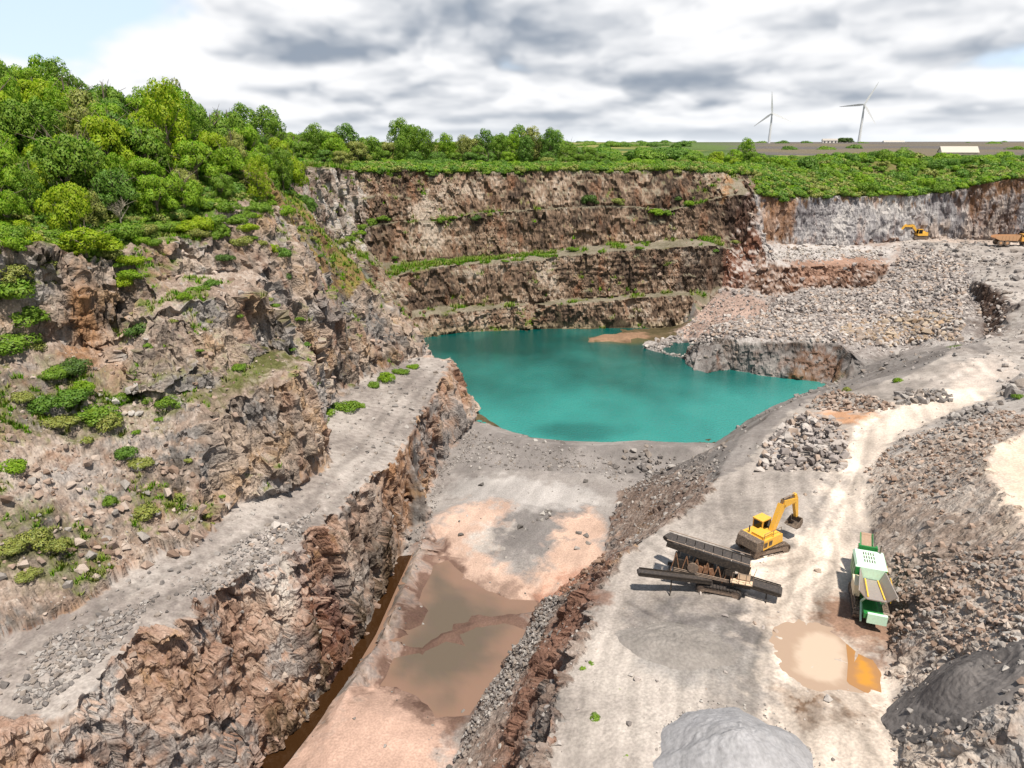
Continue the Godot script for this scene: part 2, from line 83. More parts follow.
var patches := [
	["silt", Color8(220, 190, 174), 0.3, [Vector2(-9.8, 84.8), Vector2(-7.9, 86.5), Vector2(-5.9, 88.1), Vector2(-3.5, 89.4), Vector2(-1, 90.7), Vector2(-0.8, 88.6), Vector2(-0.6, 86.5), Vector2(-2.1, 83.2), Vector2(-3.5, 80.4), Vector2(-3.1, 77.4), Vector2(-2.7, 74.8), Vector2(-0.8, 72.7), Vector2(1, 70.8), Vector2(2.4, 69.1), Vector2(3.8, 67.5), Vector2(1.8, 67.6), Vector2(-0.2, 67.7), Vector2(-2.6, 68.9), Vector2(-4.9, 70.2), Vector2(-6.3, 72.3), Vector2(-7.7, 74.8), Vector2(-8.9, 77.2), Vector2(-10.2, 80), Vector2(-10, 81.9)]],
	["silt", Color8(228, 196, 178), 0.3, [Vector2(4.9, 83.6), Vector2(7.8, 85), Vector2(10.8, 86.5), Vector2(11.5, 83.5), Vector2(12, 80.6), Vector2(11.4, 77), Vector2(10.7, 73.7), Vector2(8.7, 67.2), Vector2(7.2, 63.5), Vector2(5.8, 65.8), Vector2(4.3, 67.3), Vector2(2.4, 67.9), Vector2(0.3, 67.9), Vector2(1.8, 69.6), Vector2(3.3, 71.4), Vector2(4.6, 73.7), Vector2(6, 76.3), Vector2(4.8, 78), Vector2(3.6, 79.9), Vector2(4.2, 81.7)]],
	["silt", Color8(196, 146, 124), 0.2, [Vector2(-0.8, 67.8), Vector2(1.5, 68), Vector2(3.8, 68.4), Vector2(6.2, 70), Vector2(8.8, 72.6), Vector2(8.9, 70.1), Vector2(8.2, 61.8), Vector2(6.7, 62.7), Vector2(5.2, 63.7), Vector2(4.1, 64.3), Vector2(3.1, 64.7), Vector2(1.6, 66.7), Vector2(0, 67.3), Vector2(-0.4, 67.5)]],
	["silt", Color8(216, 182, 166), 0.5, [Vector2(-20.1, 42.7), Vector2(-19.4, 45.3), Vector2(-18.6, 48), Vector2(-17.8, 49.9), Vector2(-16.8, 51.6), Vector2(-15.5, 51.5), Vector2(-14.5, 52.8), Vector2(-12.8, 53.1), Vector2(-11, 53.1), Vector2(-9.5, 52.1), Vector2(-8.1, 51.2), Vector2(-7.2, 49.5), Vector2(-6.5, 47.8), Vector2(-5.9, 45.6), Vector2(-5.5, 43.9), Vector2(-5.4, 41.1), Vector2(-5.3, 38.2), Vector2(-12.5, 38.7), Vector2(-19.8, 39.3), Vector2(-20, 40.9)]],
	["silt", Color8(210, 172, 154), 0.1, [Vector2(-9.6, 58.4), Vector2(-8.3, 59.9), Vector2(-7.1, 62.1), Vector2(-5.3, 63), Vector2(-3.5, 64.3), Vector2(-0.9, 64.4), Vector2(1.8, 64.6), Vector2(1.4, 63.5), Vector2(1.1, 62.4), Vector2(-1.2, 62.5), Vector2(-3.4, 62.4), Vector2(-5, 61.2), Vector2(-6.4, 60), Vector2(-7.4, 59.3), Vector2(-8.3, 58.3), Vector2(-8.9, 58.2)]],
	["silt", Color8(120, 92, 80), 0.4, [Vector2(-11, 79), Vector2(-11.6, 73.2), Vector2(-12.2, 68.1), Vector2(-12.7, 64), Vector2(-13.1, 60.4), Vector2(-13.9, 56.6), Vector2(-14.7, 53.4), Vector2(-12.9, 53.8), Vector2(-11, 53.4), Vector2(-9.6, 52.5), Vector2(-8.3, 51.6), Vector2(-7.5, 50.2), Vector2(-6.7, 48.8), Vector2(-6, 48.5), Vector2(-5.2, 48.2), Vector2(-4.6, 48.7), Vector2(-3.9, 49.3), Vector2(-3.3, 51.3), Vector2(-2.7, 53.4), Vector2(-1.4, 55.3), Vector2(-0.1, 57.3), Vector2(0.6, 59.8), Vector2(1.4, 62.4), Vector2(2.5, 64.8), Vector2(3.6, 67.4), Vector2(1.8, 67.6), Vector2(-0.1, 67.8), Vector2(-2.1, 69.2), Vector2(-4.1, 70.7), Vector2(-6, 73.3), Vector2(-8, 76.2), Vector2(-9.1, 78.5), Vector2(-10.3, 80.9), Vector2(-10.6, 79.6)]],
	["silt", Color8(150, 145, 144), 0.4, [Vector2(-11.7, 104.7), Vector2(-9.3, 115.6), Vector2(-5.9, 119.2), Vector2(-1.2, 112.9), Vector2(3, 107.8), Vector2(8.8, 107.3), Vector2(14.6, 106.1), Vector2(21.2, 106.2), Vector2(27.8, 106.2), Vector2(30.9, 104.8), Vector2(26.5, 80.9), Vector2(25.3, 77.8), Vector2(23.9, 74.4), Vector2(22.8, 82.2), Vector2(20.9, 89.6), Vector2(18.2, 97.5), Vector2(13.5, 97.3), Vector2(7.4, 98.2), Vector2(1.2, 99.6), Vector2(-4, 98.5), Vector2(-9.3, 98.5), Vector2(-11, 106)]],
	["silt", Color8(128, 124, 124), 0.3, [Vector2(1, 77.7), Vector2(3.7, 80.5), Vector2(6.5, 83.5), Vector2(9.3, 85.3), Vector2(12.3, 87.3), Vector2(9.4, 86.4), Vector2(6.6, 85.6), Vector2(4.2, 84.4), Vector2(1.8, 83.2), Vector2(1.4, 80.3)]],
	["silt", Color8(222, 214, 208), 0.2, [Vector2(-5.4, 79.3), Vector2(-3.6, 81.5), Vector2(-1.6, 83.8), Vector2(-1.1, 82.8), Vector2(-0.5, 81.8), Vector2(-2.5, 79.1), Vector2(-4.3, 76.5), Vector2(-4.8, 77.9)]],
	["silt", Color8(200, 196, 195), 0.3, [Vector2(-8.8, 97.3), Vector2(-3.7, 95.9), Vector2(1.2, 95.9), Vector2(6.4, 93.8), Vector2(11.4, 91.7), Vector2(11.9, 89.5), Vector2(12.3, 87.3), Vector2(8.1, 86.8), Vector2(3.9, 86.3), Vector2(-0.3, 88.1), Vector2(-4.6, 90), Vector2(-6.8, 90), Vector2(-9, 90.5), Vector2(-8.9, 93.8)]],
	["silt", Color8(140, 136, 136), 0.3, [Vector2(-1, 85.1), Vector2(1.8, 86), Vector2(4.6, 86.8), Vector2(5.5, 83.8), Vector2(6.3, 81), Vector2(5.2, 78), Vector2(4.1, 75.3), Vector2(2.2, 75), Vector2(0.4, 74.6), Vector2(-0.6, 76.2), Vector2(-1.5, 77.9), Vector2(-1.3, 81.4)]],
	["silt", Color8(96, 80, 62), 0.2, [Vector2(-19, 46.4), Vector2(-18.6, 47.8), Vector2(-18.2, 49.1), Vector2(-17.6, 51.3), Vector2(-16.9, 53.6), Vector2(-15.8, 57), Vector2(-14.7, 60.7), Vector2(-14.1, 65.2), Vector2(-13.4, 70.3), Vector2(-13.2, 73.8), Vector2(-12.9, 77.4), Vector2(-13.5, 77.2), Vector2(-14.2, 76.7), Vector2(-14.7, 74.1), Vector2(-15.2, 71.7), Vector2(-15.4, 66.6), Vector2(-15.6, 62.3), Vector2(-16.4, 59.4), Vector2(-17.1, 56.7), Vector2(-18, 53.2), Vector2(-18.7, 50), Vector2(-19.7, 48.1), Vector2(-20.6, 46.2), Vector2(-19.8, 46.3)]],
	["silt", Color8(205, 180, 168), 0.2, [Vector2(-16.1, 47.3), Vector2(-15.8, 49.6), Vector2(-15.4, 52.1), Vector2(-14.6, 55.2), Vector2(-13.8, 58.6), Vector2(-13.1, 63.2), Vector2(-12.4, 68.3), Vector2(-12, 72.3), Vector2(-11.6, 76.7), Vector2(-11.1, 80.2), Vector2(-10.5, 83.5), Vector2(-10.7, 81.6), Vector2(-10.9, 79.5), Vector2(-11.6, 73.4), Vector2(-12.1, 68.1), Vector2(-12.6, 64), Vector2(-13.1, 60.4), Vector2(-13.9, 56.6), Vector2(-14.7, 53.4), Vector2(-15.1, 51.7), Vector2(-15.5, 50.3), Vector2(-15.8, 48.8)]],
	["cream", Color8(246, 232, 220), 0.3, [Vector2(9.6, 28.8), Vector2(11.4, 30.4), Vector2(13.4, 32.1), Vector2(15.2, 33), Vector2(17, 34), Vector2(16.8, 35), Vector2(16.5, 36.1), Vector2(17.2, 38.4), Vector2(18.1, 40.9), Vector2(18.5, 43.1), Vector2(19, 45.4), Vector2(19, 47.7), Vector2(18.9, 50.2), Vector2(21.5, 51.6), Vector2(24.3, 53.3), Vector2(26.9, 55.5), Vector2(29.7, 57.8), Vector2(31.8, 62.1), Vector2(34.3, 67.3), Vector2(37, 71.5), Vector2(40, 76.2), Vector2(41.5, 79.1), Vector2(43.1, 82.3), Vector2(45.8, 83.8), Vector2(48.6, 85.4), Vector2(54.4, 88.2), Vector2(60.1, 90.7), Vector2(62.5, 90.8), Vector2(65, 91.1), Vector2(63.4, 88.1), Vector2(61.8, 85.1), Vector2(56.9, 82.6), Vector2(52, 80), Vector2(46.3, 75.2), Vector2(42.1, 72.4), Vector2(39.5, 69.1), Vector2(36.3, 64.5), Vector2(34.8, 61.8), Vector2(33.5, 59.2), Vector2(30.9, 54.9), Vector2(28.4, 50.9), Vector2(26.3, 46.7), Vector2(24.5, 43.1), Vector2(25.4, 41.4), Vector2(26.1, 39.8), Vector2(25.1, 37), Vector2(24.2, 34.4), Vector2(23.4, 31.1), Vector2(22.9, 28.3), Vector2(22.7, 27.4), Vector2(22.6, 26.6), Vector2(16.7, 28.3)]],
	["cream", Color8(228, 176, 138), 0.2, [Vector2(43.7, 92.2), Vector2(44.4, 89.7), Vector2(45.1, 87.2), Vector2(44.8, 83.7), Vector2(45.2, 81.7), Vector2(43.6, 81.2), Vector2(42.1, 80.8), Vector2(41.6, 82.3), Vector2(41.4, 84.3), Vector2(42.6, 88.2)]],
	["cream", Color8(240, 222, 204), 0.3, [Vector2(42.7, 57.2), Vector2(44.7, 58), Vector2(46.9, 59), Vector2(48.9, 57.7), Vector2(51, 56.6), Vector2(45.5, 49.5), Vector2(39.7, 42.2), Vector2(38, 43), Vector2(36.3, 43.8), Vector2(37.6, 46.5), Vector2(38.7, 49.1), Vector2(40.7, 53)]],
	["cream", Color8(240, 230, 222), 0.1, [Vector2(11.1, 38.6), Vector2(12.8, 39), Vector2(14.6, 39.4), Vector2(14.6, 38.4), Vector2(14.5, 37.5), Vector2(13.4, 37.1), Vector2(12.2, 36.8), Vector2(11.6, 37), Vector2(11, 37.3), Vector2(11, 38)]],
	["cream", Color8(150, 124, 104), 0.2, [Vector2(17.8, 36.4), Vector2(18.8, 36.3), Vector2(19.9, 36.1), Vector2(20.8, 36.1), Vector2(21.8, 36.1), Vector2(21.8, 35.5), Vector2(21.8, 34.8), Vector2(20.3, 34.4), Vector2(18.9, 34.1), Vector2(18.1, 34.3), Vector2(17.4, 34.6), Vector2(17.6, 35.5)]],
	["cream", Color8(172, 138, 118), 0.2, [Vector2(20.8, 42.4), Vector2(23.4, 44.1), Vector2(26.1, 45.9), Vector2(27.1, 44.6), Vector2(27.7, 42.8), Vector2(26.7, 40.4), Vector2(25.6, 38.2), Vector2(25.2, 38.3), Vector2(24.6, 38.1), Vector2(24.3, 39.4), Vector2(24, 40.9), Vector2(23.4, 41.9), Vector2(22.7, 42.9), Vector2(21.7, 42.6)]],
	["cream", Color8(226, 214, 206), 0.2, [Vector2(65.5, 99), Vector2(69.7, 100.4), Vector2(72.5, 99.6), Vector2(71.6, 96.9), Vector2(71, 94.6), Vector2(66.6, 90.9), Vector2(62.7, 87.5), Vector2(62.7, 90.2), Vector2(62.5, 93.1), Vector2(64.1, 96.2)]],
	["cream", Color8(136, 132, 132), 0.3, [Vector2(9.8, 45.5), Vector2(12.1, 45.4), Vector2(14.4, 45.4), Vector2(16.3, 43.8), Vector2(18.1, 42.4), Vector2(17.6, 41.4), Vector2(17.1, 40.5), Vector2(15.2, 40.8), Vector2(13.3, 41.2), Vector2(11.8, 42.1), Vector2(10.2, 43.2), Vector2(10, 44.3)]],
	["cream", Color8(172, 168, 166), 0.3, [Vector2(10, 42.6), Vector2(11.7, 41.7), Vector2(13.2, 40.8), Vector2(14.9, 40.6), Vector2(16.6, 40.2), Vector2(15.6, 38.1), Vector2(14.6, 36.1), Vector2(13, 36.1), Vector2(11.4, 36.1), Vector2(10.3, 37), Vector2(9.2, 37.9), Vector2(9.6, 40.1)]],
	["talus", Color8(158, 148, 143), 0.3, [Vector2(3.7, 65.6), Vector2(4.5, 63.9), Vector2(5.2, 62.2), Vector2(3.5, 56.6), Vector2(2.1, 51.7), Vector2(0.3, 49.7), Vector2(-1.5, 47.6), Vector2(-2.5, 46.1), Vector2(-3.5, 44.8), Vector2(-4.3, 44.8), Vector2(-5.1, 44.6), Vector2(-4.5, 46.8), Vector2(-3.7, 49.2), Vector2(-2.5, 51.9), Vector2(-1.2, 54.9), Vector2(-0.1, 57.6), Vector2(1, 59.4), Vector2(2.3, 61.9)]],
	["talus", Color8(160, 122, 106), 0.3, [Vector2(6.2, 57.9), Vector2(7.7, 59.8), Vector2(9.5, 62.5), Vector2(10.3, 64.8), Vector2(11.4, 69.3), Vector2(9.1, 58.1), Vector2(7.5, 50.8), Vector2(6.2, 47.2), Vector2(5.1, 45.1), Vector2(3.9, 43.7), Vector2(2.7, 42.2), Vector2(1.6, 39.3), Vector2(0.7, 37.7), Vector2(0.1, 36.2), Vector2(-0.5, 35.2), Vector2(-1, 36.5), Vector2(-1.6, 37.9), Vector2(-0.5, 41.9), Vector2(0.7, 46.7), Vector2(2, 49.6), Vector2(3.5, 53.4), Vector2(4.8, 55.7)]],
	["wall", Color8(132, 80, 64), 0.5, [Vector2(-19.6, 55.9), Vector2(-18.9, 57.7), Vector2(-18.2, 59.5), Vector2(-17.7, 58.7), Vector2(-17.2, 58.1), Vector2(-16.8, 59), Vector2(-16.3, 59.8), Vector2(-17, 57.2), Vector2(-17.6, 54.8), Vector2(-18.4, 54.2), Vector2(-19.2, 53.7), Vector2(-19.4, 54.9)]],
	["wall", Color8(186, 176, 168), 0.4, [Vector2(-18, 61.7), Vector2(-17.8, 63.1), Vector2(-17.6, 65), Vector2(-16.2, 71.5), Vector2(-14.6, 79.2), Vector2(-14.2, 82.1), Vector2(-13.6, 83.8), Vector2(-14, 81.3), Vector2(-14.2, 77), Vector2(-14.9, 73.6), Vector2(-15.4, 69.9), Vector2(-15.6, 65.5), Vector2(-15.9, 61.7), Vector2(-16.5, 61.2), Vector2(-17.1, 60.7), Vector2(-17.6, 61.2)]],
	["wall", Color8(62, 56, 54), 0.3, [Vector2(-17.6, 64.8), Vector2(-17.1, 66.8), Vector2(-16.7, 69.1), Vector2(-16.3, 69.4), Vector2(-16, 69.8), Vector2(-15.9, 68.7), Vector2(-15.8, 67.8), Vector2(-16.2, 65.8), Vector2(-16.7, 64.1), Vector2(-17.2, 64.4)]],
	["wall", Color8(190, 140, 96), 0.4, [Vector2(-17, 86.9), Vector2(-16.2, 88.7), Vector2(-15.4, 90.6), Vector2(-14.2, 84.2), Vector2(-14.1, 84.1), Vector2(-14.2, 81.7), Vector2(-14.3, 79), Vector2(-14.6, 77), Vector2(-15, 76), Vector2(-15.4, 78.5)]],
	["wall", Color8(230, 222, 214), 0.3, [Vector2(-20.6, 54), Vector2(-20.2, 54.6), Vector2(-19.8, 55.2), Vector2(-19.7, 54.4), Vector2(-19.4, 53.2), Vector2(-19.8, 52.5), Vector2(-20.1, 51.5), Vector2(-20.4, 51.9), Vector2(-20.7, 52.3), Vector2(-20.7, 53.2)]],
	["wall", Color8(150, 102, 66), 0.5, [Vector2(64.1, 151.8), Vector2(68.4, 151.6), Vector2(72.5, 151.2), Vector2(72.2, 148.4), Vector2(59.2, 119.9), Vector2(67.7, 147.1), Vector2(63.8, 149.5), Vector2(63.9, 150.7)]],
	["scree", Color8(214, 186, 174), 0.4, [Vector2(44.7, 185.1), Vector2(53.1, 195.6), Vector2(60.2, 200.4), Vector2(64.9, 196.7), Vector2(69.6, 193.8), Vector2(72, 190.2), Vector2(74.3, 186.7), Vector2(67.5, 182.2), Vector2(59, 172.3), Vector2(54.2, 174.7), Vector2(49.8, 179.3), Vector2(47.8, 184)]],
	["wall", Color8(188, 136, 88), 0.6, [Vector2(79.9, 228.1), Vector2(86.3, 232.1), Vector2(92, 234), Vector2(91.3, 232.5), Vector2(90.6, 231), Vector2(85.6, 229.4), Vector2(75.8, 214), Vector2(80, 227.3)]],
	["scree", Color8(226, 222, 222), 0.5, [Vector2(73.4, 214.1), Vector2(86, 229.3), Vector2(94, 230.7), Vector2(110.9, 235.5), Vector2(125.2, 234.2), Vector2(122.6, 228.6), Vector2(120.1, 223.3), Vector2(107.7, 217.2), Vector2(97.5, 215.1), Vector2(88.5, 215.6), Vector2(77.5, 211), Vector2(75.4, 212.4)]],
	["wall", Color8(150, 98, 78), 0.6, [Vector2(62.8, 206.2), Vector2(68.9, 214.5), Vector2(72.4, 214.1), Vector2(73.6, 213.3), Vector2(74.6, 212.2), Vector2(70.9, 209.2), Vector2(66.2, 203), Vector2(62.9, 199.8), Vector2(60.5, 199.3), Vector2(62.3, 205)]],
	["scree", Color8(196, 158, 138), 0.4, [Vector2(85, 214.6), Vector2(100.4, 218.3), Vector2(118.1, 225.7), Vector2(115.4, 218.1), Vector2(116.3, 217.3), Vector2(100.8, 212.6), Vector2(86.8, 210.3), Vector2(85.4, 211)]],
	["wall", Color8(66, 57, 55), 0.8, [Vector2(51.3, 205.8), Vector2(56.4, 206.4), Vector2(61.6, 207.1), Vector2(61.7, 205.7), Vector2(61.9, 204.3), Vector2(55, 203.9), Vector2(48.1, 203.1), Vector2(49.7, 204.4)]],
	["wall", Color8(84, 68, 64), 0.8, [Vector2(64.9, 219.1), Vector2(69, 219.6), Vector2(75.1, 226.2), Vector2(72.2, 217.1), Vector2(71.3, 214.5), Vector2(68.6, 216.4), Vector2(65.3, 216.4), Vector2(65.1, 217.8)]],
	["wall", Color8(214, 158, 98), 0.4, [Vector2(66.6, 229.6), Vector2(67.8, 231.2), Vector2(69, 232.6), Vector2(66.6, 223.3), Vector2(65.8, 219.4), Vector2(65.3, 219.8), Vector2(64.8, 220.1), Vector2(65.1, 222.7)]],
	["silt", Color8(192, 156, 130), 0.3, [Vector2(19.7, 182.2), Vector2(21.9, 184.5), Vector2(24.6, 189.4), Vector2(30.2, 190), Vector2(35.9, 190.7), Vector2(37, 187.1), Vector2(38.3, 185.5), Vector2(34, 183.9), Vector2(29.2, 179), Vector2(24.5, 181)]],
	["talus", Color8(96, 76, 66), 0.3, [Vector2(115.7, 173.3), Vector2(112.5, 163.8), Vector2(111.8, 158.4), Vector2(110.5, 154.8), Vector2(109.2, 151.3), Vector2(104.7, 145.5), Vector2(96.7, 134.7), Vector2(97.3, 137.6), Vector2(102.3, 146.9), Vector2(106.3, 154.8), Vector2(111.1, 164), Vector2(113.6, 169)]],
	["spoil", Color8(150, 112, 84), 0.5, [Vector2(164.9, 254.8), Vector2(171.9, 255.4), Vector2(181.5, 259.8), Vector2(172.5, 246.1), Vector2(165.8, 235.9), Vector2(161.1, 237.9), Vector2(156.2, 239.9), Vector2(153.2, 241.4), Vector2(150.1, 243), Vector2(157.2, 248.6)]],
	["grass", Color8(100, 140, 60), 0.4, [Vector2(-35.7, 189.4), Vector2(-31.7, 198.4), Vector2(-26.2, 200.1), Vector2(-19.4, 203.7), Vector2(-12.4, 207.6), Vector2(-5, 208.5), Vector2(2.4, 209.2), Vector2(8.3, 209.3), Vector2(14.3, 209.4), Vector2(0.9, 208.2), Vector2(-12.1, 202.8), Vector2(-19.5, 199.3), Vector2(-26.6, 196.1), Vector2(-30.9, 194.5), Vector2(-34.3, 188.6), Vector2(-35, 188.9)]],
	["cream", Color8(222, 206, 196), 0.3, [Vector2(139.7, 243.1), Vector2(145.7, 241.6), Vector2(151.6, 240), Vector2(157.1, 238), Vector2(162.4, 236), Vector2(167.1, 233.1), Vector2(171.6, 230.3), Vector2(169.2, 226.8), Vector2(166.9, 223.5), Vector2(159.8, 225.8), Vector2(152.7, 228.4), Vector2(145.7, 234.2), Vector2(137.9, 239.5), Vector2(139.8, 243)]],
	["ochre", Color8(196, 140, 84), 0.3, [Vector2(-44.3, 67.8), Vector2(-43.7, 69.1), Vector2(-42.9, 70.3), Vector2(-42.6, 70.2), Vector2(-42.3, 70.1), Vector2(-42.2, 68.4), Vector2(-41.5, 65.9), Vector2(-41.5, 64.6), Vector2(-41.7, 63.8), Vector2(-42.9, 65.6)]],
	["ochre", Color8(210, 176, 150), 0.3, [Vector2(-41.2, 64.1), Vector2(-41.5, 66.9), Vector2(-41.2, 69), Vector2(-39.4, 67), Vector2(-37.7, 65.1), Vector2(-38.3, 64.5), Vector2(-38.5, 63), Vector2(-39.8, 63.6)]],
	["ochre", Color8(176, 170, 168), 0.4, [Vector2(-38.7, 54.3), Vector2(-38, 55.3), Vector2(-37.3, 56.3), Vector2(-36.4, 56), Vector2(-35.4, 55.6), Vector2(-36.1, 54.5), Vector2(-36.7, 53.4), Vector2(-37.7, 53.8)]],
	["grass", Color8(92, 112, 40), 0.5, [Vector2(-39.4, 47.4), Vector2(-38.3, 48.5), Vector2(-37.2, 49.7), Vector2(-36, 49.4), Vector2(-34.9, 49.1), Vector2(-34.9, 47.8), Vector2(-34.9, 46.5), Vector2(-36.2, 45.5), Vector2(-37.3, 44.6), Vector2(-38.4, 46)]],
	["grass", Color8(92, 112, 40), 0.5, [Vector2(-43.8, 58.6), Vector2(-43.3, 60.6), Vector2(-42.8, 62.9), Vector2(-40.2, 63.7), Vector2(-37.1, 64.1), Vector2(-34.4, 64.5), Vector2(-32, 65.5), Vector2(-32, 64.4), Vector2(-32.2, 63.6), Vector2(-34.4, 62.9), Vector2(-36.2, 61.8), Vector2(-36.2, 60.7), Vector2(-36.2, 59.5), Vector2(-37.3, 59.1), Vector2(-38.3, 58.6), Vector2(-39.9, 57.8), Vector2(-41.4, 56.8), Vector2(-42.6, 57.7)]],
	["grass", Color8(110, 120, 56), 0.4, [Vector2(-30.8, 64.8), Vector2(-29.9, 67.8), Vector2(-29.1, 71.3), Vector2(-28.2, 75.8), Vector2(-26.7, 79.2), Vector2(-26.9, 83.7), Vector2(-27.8, 91), Vector2(-27.6, 91.2), Vector2(-26.8, 89.4), Vector2(-25.5, 79.7), Vector2(-25.3, 74.2), Vector2(-26.2, 69.7), Vector2(-27.8, 67.4), Vector2(-28.9, 66.2), Vector2(-29.9, 65), Vector2(-30.3, 64.9)]],
]
